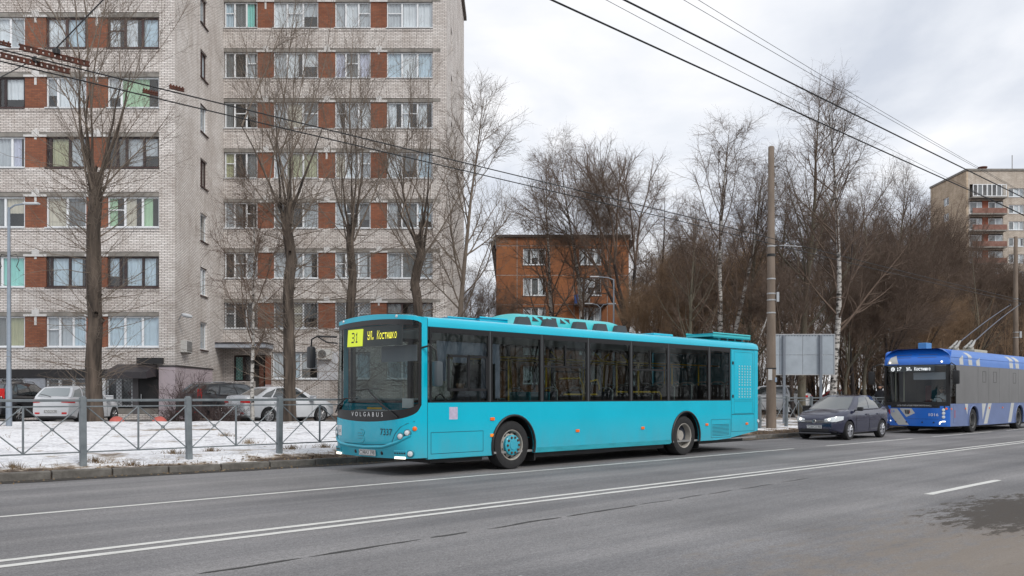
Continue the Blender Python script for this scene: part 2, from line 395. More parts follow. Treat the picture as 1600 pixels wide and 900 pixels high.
def road_sheet(strips, name, m, z, parent=None, kind=None):
    mb = MB()
    for s_ in strips:
        for (a0, lo0, hi0), (a1, lo1, hi1) in zip(s_, s_[1:]):
            mb.quad((a0, lo0, z), (a1, lo1, z), (a1, hi1, z), (a0, hi0, z))
    me = mb.mesh(name, m)
    if me.polygons and me.polygons[0].normal.z < 0: me.flip_normals()
    o = obj(name, me, parent, kind=kind)
    if not parent: o.rotation_euler = (0, 0, ROADROT)
    return o
AS = [-400, -120, -40, -12, 4.2, 10.4, 18, 26.7, 29.6, 40, 60, 120, 400, 1500]
road = road_sheet([[(a, -14, dk(a)-.005) for a in AS]], 'road', road_material(), 0.0, kind='structure')
def paint_material():
    m = mat('road_paint', (.60, .60, .575), .7, var=.06, vs=9)
    t = m.node_tree; b = t.nodes['Principled BSDF']
    src = b.inputs['Base Color'].links[0].from_socket
    g = t.nodes.new('ShaderNodeTexCoord'); n = t.nodes.new('ShaderNodeTexNoise'); n.inputs['Scale'].default_value = 7; n.inputs['Detail'].default_value = 9; n.inputs['Roughness'].default_value = .75
    mm = t.nodes.new('ShaderNodeMapping'); mm.inputs['Scale'].default_value = (.35, 2.2, 1); t.links.new(g.outputs['Object'], mm.inputs[0]); t.links.new(mm.outputs[0], n.inputs['Vector'])
    r = t.nodes.new('ShaderNodeValToRGB'); r.color_ramp.elements[0].position = .33; r.color_ramp.elements[0].color = (.16, .16, .16, 1); r.color_ramp.elements[1].position = .46; r.color_ramp.elements[1].color = (1, 1, 1, 1)
    t.links.new(n.outputs[0], r.inputs[0])
    mu = t.nodes.new('ShaderNodeMix'); mu.data_type = 'RGBA'; mu.inputs[0].default_value = 1
    t.links.new(r.outputs[0], mu.inputs[0]); mu.inputs[6].default_value = (.16, .158, .155, 1); t.links.new(src, mu.inputs[7]); t.links.new(mu.outputs[2], b.inputs['Base Color'])
    return m
PAINT = paint_material()
rng = random.Random(5)
def stripe(a0, a1, d, wd, name, m=PAINT, wob=.008, z=.004):
    n = max(2, int((a1-a0)/.35)); pts = []
    for i in range(n+1):
        a = a0+(a1-a0)*i/n; pts.append((a, d-wd/2+rng.uniform(-wob, wob), d+wd/2+rng.uniform(-wob, wob)))
    return road_sheet([pts], name, m, z, road)
stripe(-20, 22.65, 11.95, .11, 'lane_line')
for a0 in (24.55, 32.75, 41.0, 49.2, 57.4): stripe(a0, a0+6.4, 11.93, .11, 'lane_dash')
stripe(-20, 150, 8.76, .12, 'centre_line'); stripe(-20, 150, 8.46, .12, 'centre_line')
for a0 in (1.85, 13.55, 25.4): stripe(a0, a0+3.2, 5.0, .13, 'lane_dash')
# tar seam down the near lane
TAR = mat('tar', (.045, .044, .043), .8, var=.25, vs=6)
r2 = random.Random(11)
a = 3.2
while a < 15:
    ln = r2.uniform(.5, 1.6); n = 10; pts = []
    base = 6.95+.045*(a-3)
    for i in range(n+1):
        aa = a+ln*i/n; hw = (.028*math.sin(math.pi*i/n)**.5)*r2.uniform(.35, 1.0)*(1.25 if a < 8 else .5)
        c_ = base+.05*mnoise.noise(Vector((aa*1.7, 0, 3)))+.045*(aa-a); pts.append((aa, c_-hw-.003, c_+hw+.003))
    road_sheet([pts], 'tar_seam', TAR, .004, road); a += ln+r2.uniform(.02, .35)
# gritty gutter
GRIT = mat('gutter_grit', (.018, .016, .014), .95, c2=(.055, .048, .041), vs=22, bump=.8, bs=60)
pts = []
for i in range(240):
    a = -8+.25*i; pts.append((a, dk(a)-.46-.26*mnoise.noise(Vector((a*.8, 1, 0)))-.08*mnoise.noise(Vector((a*4, 1, 0))), dk(a)-.004))
road_sheet([pts], 'gutter_grit', GRIT, .006, road, kind='stuff')
# kerb stones
KERB = mat('kerb_concrete', (.085, .078, .07), .9, c2=(.17, .16, .145), vs=5, bump=.6, bs=35)
kerb = obj('kerb', None); kerb['kind'] = 'structure'
kr = random.Random(3); st = MB().rbox(-.49, .49, 0, .15, -.15, .135, .018).mesh('kerb_stone', KERB)
for i in range(74):
    a0 = -9+i; a1 = a0+1; p0 = rd(a0, dk(a0)); p1 = rd(a1, dk(a1)); c_ = (p0+p1)/2
    o = obj('kerb_stone', st, kerb); o.location = (c_.x, c_.y, kr.uniform(-.012, .012))
    o.rotation_euler = (kr.uniform(-.05, .05), kr.uniform(-.008, .008), math.atan2(p1.y-p0.y, p1.x-p0.x)+kr.uniform(-.008, .008))
# cleared drive in front of the flats
DRIVE = mat('drive_asphalt', (.07, .068, .066), .8, c2=(.16, .155, .15), vs=1.2, bump=.3)
o = MB().box(-60, -1.0, 32.3, 40.6, .30, .368).build('driveway', DRIVE, kind='structure')

# dead grass and leaf litter on the verge
def litter():
    g = random.Random(21); mb = MB()
    for k in range(5200):
        if g.random() < .62:
            a = g.uniform(-2, 46); o = abs(g.gauss(.3, .28))+.15
            if a < 10 and g.random() < .55: continue
        else:
            a = g.uniform(-4, 40); o = g.uniform(.6, 9)
            q = mnoise.noise(Vector((a*.5, o*.5, 7)))
            if q < .32: continue
        p = rd(a, dk(a)+o); z = gh(p.x, p.y)
        if g.random() < .45:       # blade
            h = g.uniform(.04, .16); an = g.uniform(0, 6.28); lx, ly = math.cos(an)*.006, math.sin(an)*.006; tx, ty = g.uniform(-.09, .09), g.uniform(-.09, .09)
            i = len(mb.v); mb.v += [(p.x-lx, p.y-ly, z-.01), (p.x+lx, p.y+ly, z-.01), (p.x+tx, p.y+ty, z+h)]; mb.f.append((i, i+1, i+2))
        else:                      # leaf
            s_ = g.uniform(.015, .045); an = g.uniform(0, 6.28); c_, n_ = math.cos(an)*s_, math.sin(an)*s_
            mb.quad((p.x-c_, p.y-n_, z+.006), (p.x+n_, p.y-c_, z+g.uniform(.005, .03)), (p.x+c_, p.y+n_, z+.008), (p.x-n_, p.y+c_, z+g.uniform(.005, .03)))
    for px, py in [(352, 684), (150, 712), (330, 700), (270, 704), (390, 690), (455, 697), (506, 694), (205, 712), (20, 718)]:
        t = (CAMH-.33)*F/(py-HZ); X, Y = wx(px, t), t; z = gh(X, Y)
        for i in range(90):
            an = g.uniform(0, 6.28); r = abs(g.gauss(0, .09)); bx, by = X+math.cos(an)*r*1.6, Y+math.sin(an)*r
            h = g.uniform(.04, .15); dx, dy = g.uniform(-.13, .13), g.uniform(-.08, .08)
            j = len(mb.v); mb.v += [(bx-.006, by, z-.02), (bx+.006, by, z-.02), (bx+dx, by+dy, z+h)]; mb.f.append((j, j+1, j+2))
    for k in range(1500):      # clods of grit in the gutter and on the kerb edge
        a = g.uniform(-3, 48); o = -abs(g.gauss(0, .2))-.02 if g.random() < .7 else g.uniform(.15, .5)
        p = rd(a, dk(a)+o); z = 0 if o < 0 else gh(p.x, p.y); q = g.uniform(.008, .032)
        i = len(mb.v); mb.v += [(p.x-q, p.y-q*.6, z), (p.x+q, p.y-q*.4, z), (p.x+q*.2, p.y+q, z), (p.x, p.y, z+q*.9)]; mb.f += [(i, i+1, i+3), (i+1, i+2, i+3), (i+2, i, i+3)]
    me = bpy.data.meshes.new('litter'); me.from_pydata(mb.v, [], mb.f); me.materials.append(mat('dry_grass', (.11, .07, .04), .95, c2=(.26, .19, .11), vs=2))
    o = obj('dead_grass', me, kind='stuff'); o['label'] = 'dry brown grass and leaf litter scattered over the snowy verge'; o['category'] = 'dead grass'
litter()

# ================================================================== railing along the verge
def build_fence():
    FM = mat('fence_paint', (.13, .15, .165), .5, metal=.2, c2=(.21, .235, .25), vs=5)
    fence = thing('pedestrian_fence', 'grey metal pedestrian fence with crossed bars along the snowy kerb', 'fence')
    D = 17.25; sp = 2.028; base = .25; top = 1.41
    # local pieces run along +x
    post = MB().rbox(-.055, .055, -.055, .055, -.35, 1.19, .012); post.rbox(-.04, .04, -.04, .04, 1.19, 1.215, .01); post = post.mesh('post', FM)
    L_ = sp-.11
    rail = MB().rbox(0, L_, -.03, .03, 0, .05, .008).mesh('top_rail', FM)
    mid = MB().box(0, L_, -.014, .014, 0, .025).mesh('middle_rail', FM)
    bar = MB().box(-.016, .016, -.012, .012, 0, .86).mesh('upright_bar', FM)
    hw = L_/2-.02; hh = .83
    dg = MB().tube([(0, 0, 0), (hw, 0, hh)], .012, 5).mesh('diagonal_bar', FM)
    dg2 = MB().tube([(0, 0, hh), (hw, 0, 0)], .012, 5).mesh('diagonal_bar', FM)
    kn = MB().lathe([(.0, -.022), (.034, -.016), (.034, .016), (.0, .022)], (0, 0, 0), 8, close=False).mesh('boss', FM)
    def put(me, a, z, dd=0.0):
        o = obj(me.name.split('.')[0], me, fence); p = rd(a, D+dd); o.location = (p.x, p.y, z); o.rotation_euler = (0, 0, ROADROT); return o
    fr = random.Random(4)
    for i in range(-5, 24):
        a = 5.704+i*sp; g = base
        o = put(post, a, g); o.rotation_euler = (fr.uniform(-.022, .022), fr.uniform(-.02, .02), ROADROT)
        s0 = a+.055
        put(rail, s0, top-.05); put(mid, s0, top-.15); put(mid, s0, g+.16)
        put(bar, s0+L_/2, g+.17)
        for k in (0, 1):
            x = s0+.01+k*(L_/2)
            put(dg, x, g+.19, -.013); put(dg2, x, g+.19, .013); put(kn, x+hw/2, g+.19+hh/2)
build_fence()

# ================================================================== brick flats
WB1 = brick('white_brick_front', (.85, .82, .80), (.67, .63, .605), (.17, .15, .138), 'x', ms=.011)
WB2 = brick('white_brick_side_lit', (.90, .88, .865), (.78, .74, .71), (.20, .175, .16), 'y', ms=.012)  # same brick as the front, paler: light on this side put into colour
RB = brick('red_brick', (.31, .115, .06), (.22, .08, .045), (.15, .085, .065), 'x', ms=.008)
CONC = mat('concrete_band', (.17, .16, .145), .9, c2=(.30, .28, .255), vs=2, bump=.4)
PLAST = mat('white_plaster_patch', (.58, .57, .56), .9, var=.12, vs=6)
SILLM = mat('white_sill', (.60, .62, .64), .5, var=.08)
FRW = mat('white_frame', (.74, .76, .78), .4); FRD = mat('dark_frame', (.035, .022, .022), .5, var=.2)
FRB = mat('brown_frame', (.06, .032, .03), .5, var=.2)
PANE = glass('house_glass', 'eef2f3', .02, 1.0, 1.9)
ROOM = mat('dark_room', (.035, .033, .032), .9, c2=(.10, .09, .08), vs=.9)
CURT = {k: mat('curtain_'+k, c, .9, var=.10, vs=2) for k, c in dict(white=(.72, .74, .77), grey=(.48, .50, .53), beige=(.60, .54, .44), green=(.40, .58, .38),
        teal=(.30, .68, .62), blue=(.52, .62, .70), olive=(.42, .41, .25), dim=(.20, .205, .21), violet=(.58, .58, .70)).items()}
def wall_open(u0, u1, z0, z1, holes, th, fn):
    """wall with rectangular openings; fn(u, t, z) maps to space, t is depth into the wall"""
    us = sorted({u0, u1, *[h[0] for h in holes], *[h[1] for h in holes]}); zs = sorted({z0, z1, *[h[2] for h in holes], *[h[3] for h in holes]})
    us = [u for u in us if u0 <= u <= u1]; zs = [z for z in zs if z0 <= z <= z1]
    solid = {}
    for i in range(len(us)-1):
        for j in range(len(zs)-1):
            cu, cz = (us[i]+us[i+1])/2, (zs[j]+zs[j+1])/2
            solid[i, j] = not any(h[0] < cu < h[1] and h[2] < cz < h[3] for h in holes)
    mb = MB()
    for (i, j), s_ in solid.items():
        if not s_: continue
        a, b, c, d = us[i], us[i+1], zs[j], zs[j+1]
        mb.quad(fn(a, 0, c), fn(b, 0, c), fn(b, 0, d), fn(a, 0, d))
        mb.quad(fn(a, th, c), fn(a, th, d), fn(b, th, d), fn(b, th, c))
        for di, dj, q in ((-1, 0, ((a, c), (a, d))), (1, 0, ((b, d), (b, c))), (0, -1, ((b, c), (a, c))), (0, 1, ((a, d), (b, d)))):
            if not solid.get((i+di, j+dj), False):
                (p, r), (s2, t2) = q; mb.quad(fn(p, 0, r), fn(p, th, r), fn(s2, th, t2), fn(s2, 0, t2))
    return mb
WR = random.Random(77)
def window(parent, fn, u0, u1, z0, z1, panes, frame, curtains, sill=True, fw=.06, vent=None, depth=.12, lattice=False):
    """window part with frame, panes, curtain; fn(u,t,z): t>0 into the wall"""
    def bx(mb, a, b, t0, t1, c, d):
        P = [fn(a, t0, c), fn(b, t0, c), fn(b, t1, c), fn(a, t1, c), fn(a, t0, d), fn(b, t0, d), fn(b, t1, d), fn(a, t1, d)]
        i = len(mb.v); mb.v += [tuple(p) for p in P]; mb.f += [tuple(i+k for k in q) for q in ((3,2,1,0),(4,5,6,7),(0,1,5,4),(1,2,6,5),(2,3,7,6),(3,0,4,7))]
    win = MB(); d0, d1 = depth, depth+.07
    bx(win, u0, u1, d0, d1, z0, z0+fw); bx(win, u0, u1, d0, d1, z1-fw, z1); bx(win, u0, u0+fw, d0, d1, z0+fw, z1-fw); bx(win, u1-fw, u1, d0, d1, z0+fw, z1-fw)
    W = win.build('window', frame, parent)
    edges = [u0+fw]+[u0+(u1-u0)*p for p in panes]+[u1-fw]
    for p in edges[1:-1]:
        m = MB(); bx(m, p-fw*.75, p+fw*.75, d0-.006, d1-.002, z0+fw+.001, z1-fw-.001); m.build('mullion', frame, W)
    for k in range(len(edges)-1):
        a = edges[k]+(fw*.75 if k else 0); b = edges[k+1]-(fw*.75 if k < len(edges)-2 else 0)
        m = MB(); m.quad(fn(a, d0+.03, z0+fw), fn(b, d0+.03, z0+fw), fn(b, d0+.03, z1-fw), fn(a, d0+.03, z1-fw)); m.build('pane', PANE, W)
        if vent is not None and k == vent:
            m = MB(); zt = z0+(z1-z0)*.56; bx(m, a, b, d0+.002, d1-.01, zt, zt+.05); m.build('transom', frame, W)
        c_ = curtains[k % len(curtains)] if curtains else None
        if c_:
            full = WR.random() < .75; m = MB(); aa, bb = a-.02, b+.02; lo = z0+.05
            if not full:
                if WR.random() < .5: bb = a+(b-a)*WR.uniform(.5, .8)
                else: lo = z0+(z1-z0)*WR.uniform(.2, .5)
            ph = WR.uniform(0, 6); n = max(8, int((bb-aa)/.035))
            m.grid(lambda u, v: fn(aa+(bb-aa)*u, d1+.03+.018*math.sin(ph+(aa+(bb-aa)*u)*38)+.012*math.sin(u*17+ph), lo+(z1-.05-lo)*v), n, 1)
            m.build('curtain', CURT[c_], W, smooth=60)
    if lattice:
        m = MB(); st_ = .17; H_ = z1-z0; n = int((u1-u0+H_)/st_)
        for i in range(n):
            for sg in (1, -1):
                a = u0-H_+i*st_; p0, p1 = (a, z0), (a+H_, z1)
                pts = []
                for (ua, za) in (p0, p1): pts.append((ua, za))
                ua, ub = max(u0, a), min(u1, a+H_)
                if ub-ua < .05: continue
                za, zb = z0+(ua-a), z0+(ub-a)
                if sg < 0: za, zb = z1-(za-z0), z1-(zb-z0)
                m.tube([fn(ua, d0-.05, za), fn(ub, d0-.05, zb)], .008, 4)
        if m.v: m.build('lattice', FRD, W)
    if sill:
        m = MB(); bx(m, u0-.03, u1+.03, -.07, d0-.004, z0-.06, z0-.004); m.build('sill', SILLM if frame is FRW else FRB, W)
    return W
flats = thing('brick_apartment_block', 'tall white brick apartment block with red brick piers between its windows', 'building', (-20, 41, .36))
flats.location = (0, 0, 0)
Y1, Y2 = 41.0, 48.95; XC1 = wx(273, Y1); XC1b = wx(349, Y2); XC2 = wx(698, Y2); YB = 66.5; TOP = 30.0; G0 = .30
def f1(u, t, z): return Vector((u, Y1+t, z))
def f2(u, t, z): return Vector((u, Y2+t, z))
def fs1(u, t, z):   # side wall of the projecting wing, u = depth
    return Vector((XC1+(XC1b-XC1)*(u-Y1)/(Y2-Y1)-t, u, z))
def fs2(u, t, z): return Vector((XC2-t, u, z))
SILL1 = [3.76+2.8*i for i in range(7)]; SILL2 = [5.24+2.8*i for i in range(7)]
WH = 1.43
# --- wing 1 front
XL = wx(-330, Y1)
cols1 = [(wx(-215, Y1), wx(-150, Y1)), (wx(-118, Y1), wx(-77, Y1)), (wx(-45, Y1), wx(38, Y1)), (wx(71, Y1), wx(134, Y1)), (wx(167, Y1), wx(248.5, Y1))]
B0 = cols1[0][0]; B1 = cols1[-1][1]
holes = [(B0, B1, s_-.02, s_+WH+.22) for s_ in SILL1]+[(B0, B1, .62, 2.72)]
wall_open(XL, XC1-.002, G0, TOP, holes, .30, f1).build('front_wall', WB1, flats)
# set-back spandrel face: thin header course under each sill
for s_ in SILL1:
    MB().box(B0+.01, B1-.01, Y1+.02, Y1+.29, s_+WH+.01, s_+WH+.215).build('concrete_lintel', CONC, flats)
    MB().box(B0, B1+.0, Y1-.025, Y1+.0, s_-.2, s_-.1).build('header_course', WB1, flats)
def piers(cols, Yw, sills, seed):
    g = random.Random(seed)
    for s_ in sills:
        for (a, b), (c, d) in zip(cols, cols[1:]):
            p = MB().box(b+.003, c-.003, Yw+.05, Yw+.29, s_-.015, s_+WH).build('red_brick_pier', RB, flats)
            # smeared plaster over the pier head
            m = MB(); w_ = c-b
            m.box(b-.05, c+.05, Yw-.012, Yw+.018, s_+WH+.0, s_+WH+.10); m.box(b+w_*.35, b+w_*.7, Yw-.014, Yw+.017, s_+WH+.10, s_+WH+.30)
            m.box(b+w_*.5, b+w_*.62, Yw-.013, Yw+.0165, s_+WH+.30, s_+WH+.37)
            if g.random() < .3: m.box(b+w_*.45, b+w_*.56, Yw+.03, Yw+.049, s_+WH-.62*g.random()-.1, s_+WH-.002)
            m.build('plaster_patch', PLAST, flats)
piers(cols1, Y1, SILL1, 1)
T3 = (.33, .67)
spec1 = {  # sill index -> column -> (frame, panes, curtains)
 5: {2: (FRW, (.45, .72), ['white', 'white', 'grey']), 3: (FRB, (.5,), ['white', 'blue']), 4: (FRB, T3, ['white', 'white', 'blue'])},
 4: {2: (FRD, (.5, .62), ['blue', None, 'white']), 3: (FRW, (.28,), ['grey', 'white']), 4: (FRW, (.26,), ['white', 'green'])},
 3: {2: (FRW, (.42, .75), ['grey', 'grey', 'violet']), 3: (FRD, (.1, .58), [None, 'olive', 'grey']), 4: (FRD, (.18, .36, .70), [None, 'dim', 'grey', 'grey'])},
 2: {2: (FRW, (.25, .62), ['white', 'dim', 'beige']), 3: (FRW, (.52,), ['beige', 'dim']), 4: (FRW, T3, ['green', 'beige', 'green'])},
 1: {2: (FRW, (.3, .56), ['white', 'dim', 'teal']), 3: (FRD, (.12, .58), [None, 'blue', 'blue']), 4: (FRD, (.24, .34, .68), ['blue', None, 'blue', 'blue'])},
 0: {2: (FRW, (.3, .66), ['beige', 'dim', 'olive']), 3: (FRW, T3, ['grey', 'grey', 'blue']), 4: (FRW, T3, ['blue', 'blue', 'blue'])}}
for i, s_ in enumerate(SILL1):
    for c_, (a, b) in enumerate(cols1):
        fr, pn, cu = spec1.get(i, {}).get(c_, (FRW, T3, ['grey', None, 'white']))
        window(flats, f1, a+.01, b-.01, s_, s_+WH, pn, fr, cu, vent=0 if (i+c_) % 3 == 0 and len(pn) > 1 else None, fw=.065 if fr is FRW else .075)
# ground-floor strip of wing 1
BLK = mat('black_cladding', (.012, .011, .012), .5, var=.3); PINK = mat('pink_render', (.50, .43, .46), .9, var=.07, vs=1.5, bump=.2)
GREYP = mat('grey_panel', (.30, .32, .36), .7, var=.15, vs=7)
MB().box(B0+.01, B1-.01, Y1-.03, Y1+.28, 2.32, 2.715).build('fascia', BLK, flats)
zb, zt = .95, 2.31
MB().box(B0+.01, B1-.01, Y1+.03, Y1+.29, .625, zb-.07).build('plinth', CONC, flats)
def gwin(p0, p1, pn, lat=True): window(flats, f1, wx(p0, Y1), wx(p1, Y1), zb, zt, pn, FRW, ['dim', None], sill=False, fw=.09, lattice=lat)
gwin(-40, 37, (.5,)); MB().box(wx(38, Y1), wx(70, Y1), Y1+.02, Y1+.28, zb-.05, zt-.002).build('grey_panel', GREYP, flats)
gwin(71, 134, T3); gwin(165, 206, (.42, .52)); MB().box(wx(135, Y1), wx(164, Y1), Y1+.04, Y1+.28, zb-.05, zt-.002).build('grey_panel', FRW, flats)
MB().box(wx(207, Y1), wx(216, Y1), Y1+.02, Y1+.28, .37, zt-.002).build('door_frame', mat('door_grey', (.13, .12, .125), .5), flats)
door = MB().rbox(wx(216.4, Y1), wx(247, Y1), Y1+.04, Y1+.12, .37, zt-.003, .01).build('entrance_door', BLK, flats)
MB().tube([(wx(221, Y1), Y1-.02, 1.2), (wx(221, Y1), Y1-.02, 1.55)], .02, 8).build('door_handle', mat('steel', (.55, .56, .57), .3, metal=.9), door)
can = MB(); xa, xb = wx(183, Y1), wx(246, Y1)
can.prism([(Y1-.001, 2.95), (Y1-.001, 2.4), (Y1-1.25, 2.26), (Y1-1.25, 2.56)], xa, xb, 'x'); can.build('entrance_canopy', mat('black_awning', (.03, .026, .03), .45, var=.2), flats)
MB().box(wx(216, Y1), wx(256, Y1), Y1-.22, Y1-.002, 2.98, 3.25).build('sign_box', BLK, flats)
# rendered corner
MB().box(wx(249, Y1), XC1+.06, Y1-.06, Y1+5.0, G0, 2.83).build('rendered_corner', PINK, flats)
MB().box(wx(247, Y1), XC1+.10, Y1-.10, Y1+5.05, 2.832, 2.90).build('corner_flashing', mat('dark_flashing', (.05, .045, .045), .6), flats)
# --- wing 1 side
sw = [(44.85, 46.0, s_+.10, s_+.10+1.42) for s_ in SILL1]
wall_open(Y1+.302, Y2, G0, TOP, sw, .30, fs1).build('side_wall', WB2, flats)
MB().quad(fs1(Y1, 0, G0), fs1(Y1+.302, 0, G0), fs1(Y1+.302, 0, TOP), fs1(Y1, 0, TOP)).build('corner_return', WB2, flats)
for i, h in enumerate(sw):
    window(flats, fs1, h[0]+.01, h[1]-.01, h[2]+.01, h[3]-.01, (.5,) if i % 2 else (), FRB if i in (3, 5, 6) else FRW, ['grey', 'blue'] if i != 3 else [None], sill=False, depth=.10)
    q = MB(); P = [fs1(h[0]-.05, -.08, h[2]-.03), fs1(h[1]+.05, -.08, h[2]-.03), fs1(h[1]+.05, .09, h[2]), fs1(h[0]-.05, .09, h[2])]
    q.v = [tuple(p) for p in P]+[tuple(p-Vector((0, 0, .05))) for p in P]; q.f = [(0,1,2,3),(7,6,5,4),(0,4,5,1),(1,5,6,2),(2,6,7,3),(3,7,4,0)]; q.build('side_sill', FRB, flats)
# --- wing 2 front
cols2 = [(wx(349, Y2)+.05, wx(402, Y2)), (wx(427, Y2), wx(497, Y2)), (wx(523, Y2), wx(579, Y2)), (wx(604, Y2), wx(676, Y2))]
C0 = XC1b+.004; C1 = cols2[-1][1]
holes = [(C0+.01, C1, s_-.02, s_+WH+.22) for s_ in SILL2]+[(wx(425, Y2), wx(497, Y2), 2.40, 3.92), (wx(365, Y2), wx(424, Y2), G0, 3.75), (wx(604, Y2), wx(676, Y2), 2.40, 3.92), (wx(534, Y2), wx(579, Y2), 2.40, 3.92)]
wall_open(C0, XC2-.002, G0, TOP, holes, .30, f2).build('front_wall', WB1, flats)
for s_ in SILL2:
    MB().box(C0+.02, C1-.01, Y2+.02, Y2+.29, s_+WH+.01, s_+WH+.215).build('concrete_lintel', CONC, flats)
    MB().box(C1-.01, XC2-.35, Y2-.02, Y2+.0, s_+WH+.02, s_+WH+.2).build('lintel_end', CONC, flats)
    MB().box(C0+.02, C1, Y2-.025, Y2, s_-.2, s_-.1).build('header_course', WB1, flats)
piers(cols2, Y2, SILL2, 2)
cs2 = {6: ['blue', 'dim', 'teal', 'white', 'white', 'grey', 'grey', 'white', 'grey', 'grey', 'white', 'white'], 5: ['dim', None, 'grey', 'grey', 'white', 'white', 'violet', 'dim', 'violet', 'blue', 'white', 'blue'],
       4: ['dim', None, 'dim', 'grey', 'beige', 'dim', 'grey', 'grey', 'white', 'white', 'white', 'white'], 3: ['olive', None, 'dim', 'grey', 'olive', 'olive', 'beige', 'white', 'grey', 'white', 'dim', 'blue'],
       2: ['grey', 'dim', None, 'dim', None, 'grey', 'grey', None, 'dim', 'grey', 'dim', 'blue'], 1: [None, 'dim', 'grey', 'grey', 'grey', 'grey', 'grey', 'dim', 'grey', 'grey', 'dim', 'grey'],
       0: ['dim', None, 'dim', 'dim', 'beige', 'dim', 'dim', None, 'grey', 'dim', None, 'dim']}
for i, s_ in enumerate(SILL2):
    for c_, (a, b) in enumerate(cols2):
        window(flats, f2, a+.01, b-.01, s_, s_+WH, (.30, .66) if c_ != 3 else T3, FRW if not (i == 0 and c_ == 3) else FRB, cs2[i][c_*3:c_*3+3], vent=(i+c_) % 3 if (i*c_) % 2 == 0 else None, lattice=(i == 0 and c_ in (0, 1, 2)))
for (p0, p1, pn) in ((425.5, 496.5, (.3, .62)), (535, 578.5, (.5,)), (604.5, 675.5, T3)):
    window(flats, f2, wx(p0, Y2), wx(p1, Y2), 2.42, 3.90, pn, FRW, ['grey', 'blue'])
# entrance of wing 2
xe0, xe1 = wx(365, Y2), wx(424, Y2)
MB().box(xe0, xe1, Y2+.28, Y2+.34, G0, 3.75).build('entrance_back', ROOM, flats)
window(flats, f2, xe0+.02, wx(397, Y2), 2.3, 3.7, (.5,), FRD, ['teal', 'dim'], sill=False, lattice=True)
MB().box(xe0+.02, wx(397, Y2), Y2+.06, Y2+.27, G0, 2.29).build('entrance_plinth', WB1, flats)
d2 = MB().rbox(wx(404, Y2), wx(411, Y2), Y2+.1, Y2+.16, .4, 3.2, .01).build('entrance_door', mat('brown_door', (.10, .035, .02), .6, var=.3), flats)
MB().box(wx(414, Y2), wx(424, Y2)-.01, Y2+.05, Y2+.27, 2.1, 3.74).build('brown_panel', mat('brown_tiles', (.20, .075, .045), .6, var=.25), flats)
MB().box(wx(414, Y2), wx(424, Y2)-.01, Y2+.05, Y2+.27, G0, 2.095).build('pink_panel', PINK, flats)
MB().box(wx(338, Y2), wx(427, Y2), Y2-1.6, Y2-.002, 4.08, 4.30).build('entrance_canopy', mat('canopy_slab', (.36, .39, .44), .7, var=.15), flats)
MB().box(wx(337, Y2), wx(428, Y2), Y2-1.65, Y2-.002, 4.302, 4.36).build('canopy_felt', mat('felt', (.06, .055, .06), .9), flats)
MB().box(wx(498, Y2), wx(528, Y2), Y2-.05, Y2-.002, 2.35, 3.95).build('white_panel', mat('white_render', (.56, .57, .60), .8, var=.08), flats)
# --- wing 2 right end
sw2 = [(52.3, 53.5, s_+.10, s_+1.50) for s_ in SILL2]
wall_open(Y2+.302, YB, G0, TOP, sw2, .30, fs2).build('side_wall', WB2, flats)
MB().quad(fs2(Y2, 0, G0), fs2(Y2+.302, 0, G0), fs2(Y2+.302, 0, TOP), fs2(Y2, 0, TOP)).build('corner_return', WB2, flats)
for i, h in enumerate(sw2): window(flats, fs2, h[0]+.01, h[1]-.01, h[2]+.01, h[3]-.01, (.5,), FRB if i % 2 else FRW, ['grey', None], sill=False)
# backs, roof, dark rooms behind the glass
MB().box(XL+.35, XC1b-.36, Y1+.62, YB-.35, G0, TOP-.3).build('interior', ROOM, flats)
MB().box(XC1b-.34, XC2-.62, Y2+.62, YB-.35, G0, TOP-.3).build('interior', ROOM, flats)
MB().box(XL, XC2-.302, YB-.3, YB, G0, TOP).build('back_wall', WB1, flats)
MB().box(XL, XL+.3, Y1+.302, YB-.302, G0, TOP).build('side_wall', WB2, flats)
MB().box(XL-.2, XC1+.2, Y1-.2, Y2-.21, TOP+.002, TOP+.3).build('roof', CONC, flats)
MB().box(XL-.2, XC2+.2, Y2-.2, YB+.2, TOP+.003, TOP+.3).build('roof', CONC, flats)
# things fixed to the flats
def aircon(loc, rz, label, fan=True):
    t = thing('air_conditioner', label, 'air conditioner', loc, rz); AW = mat('ac_white', (.58, .58, .56), .5, var=.06)
    MB().rbox(-.4, .4, -.3, 0, 0, .58, .02).build('casing', AW, t)
    if fan:
        MB().lathe([(.24, -.306), (.24, -.30)], (-.1, 0, .29), 20).build('fan_opening', mat('ac_dark', (.05, .05, .05), .6), t)
        m = MB()
        for r_ in (.07, .13, .19, .24): m.tube([(-.1+r_*math.cos(k*.3927), -.315, .29+r_*math.sin(k*.3927)) for k in range(17)], .006, 4)
        m.build('fan_grille', AW, t)
    else:
        for k in range(9): MB().box(-.36, .36, -.312, -.302, .06+k*.055, .08+k*.055).build('louvre', mat('ac_dark', (.05, .05, .05), .6), t)
    MB().box(-.33, -.29, -.28, 0, -.05, -.002).build('bracket', CONC, t); MB().box(.29, .33, -.28, 0, -.05, -.002).build('bracket', CONC, t)
p = fs1(42.2, 0, wz(551, 42.2)); aircon((p.x, p.y, p.z), R(92.4), 'white air conditioner on the brick side wall above the pink rendered corner', False)
aircon((wx(508, Y2), Y2-.052, wz(562, Y2)), 0, 'white air conditioner with round fan on the white panel of the brick block')
wl = thing('wall_lamp', 'white lamp on a short arm on the corner of the brick block', 'lamp', tuple(fs1(Y1+.5, 0, wz(500, Y1+.5))), 0)
LG = mat('lamp_grey', (.50, .52, .54), .4, var=.05)
MB().tube([(.0, 0, 0), (.12, -.1, .12), (.3, -.3, .28)], .025, 8).build('arm', LG, wl)
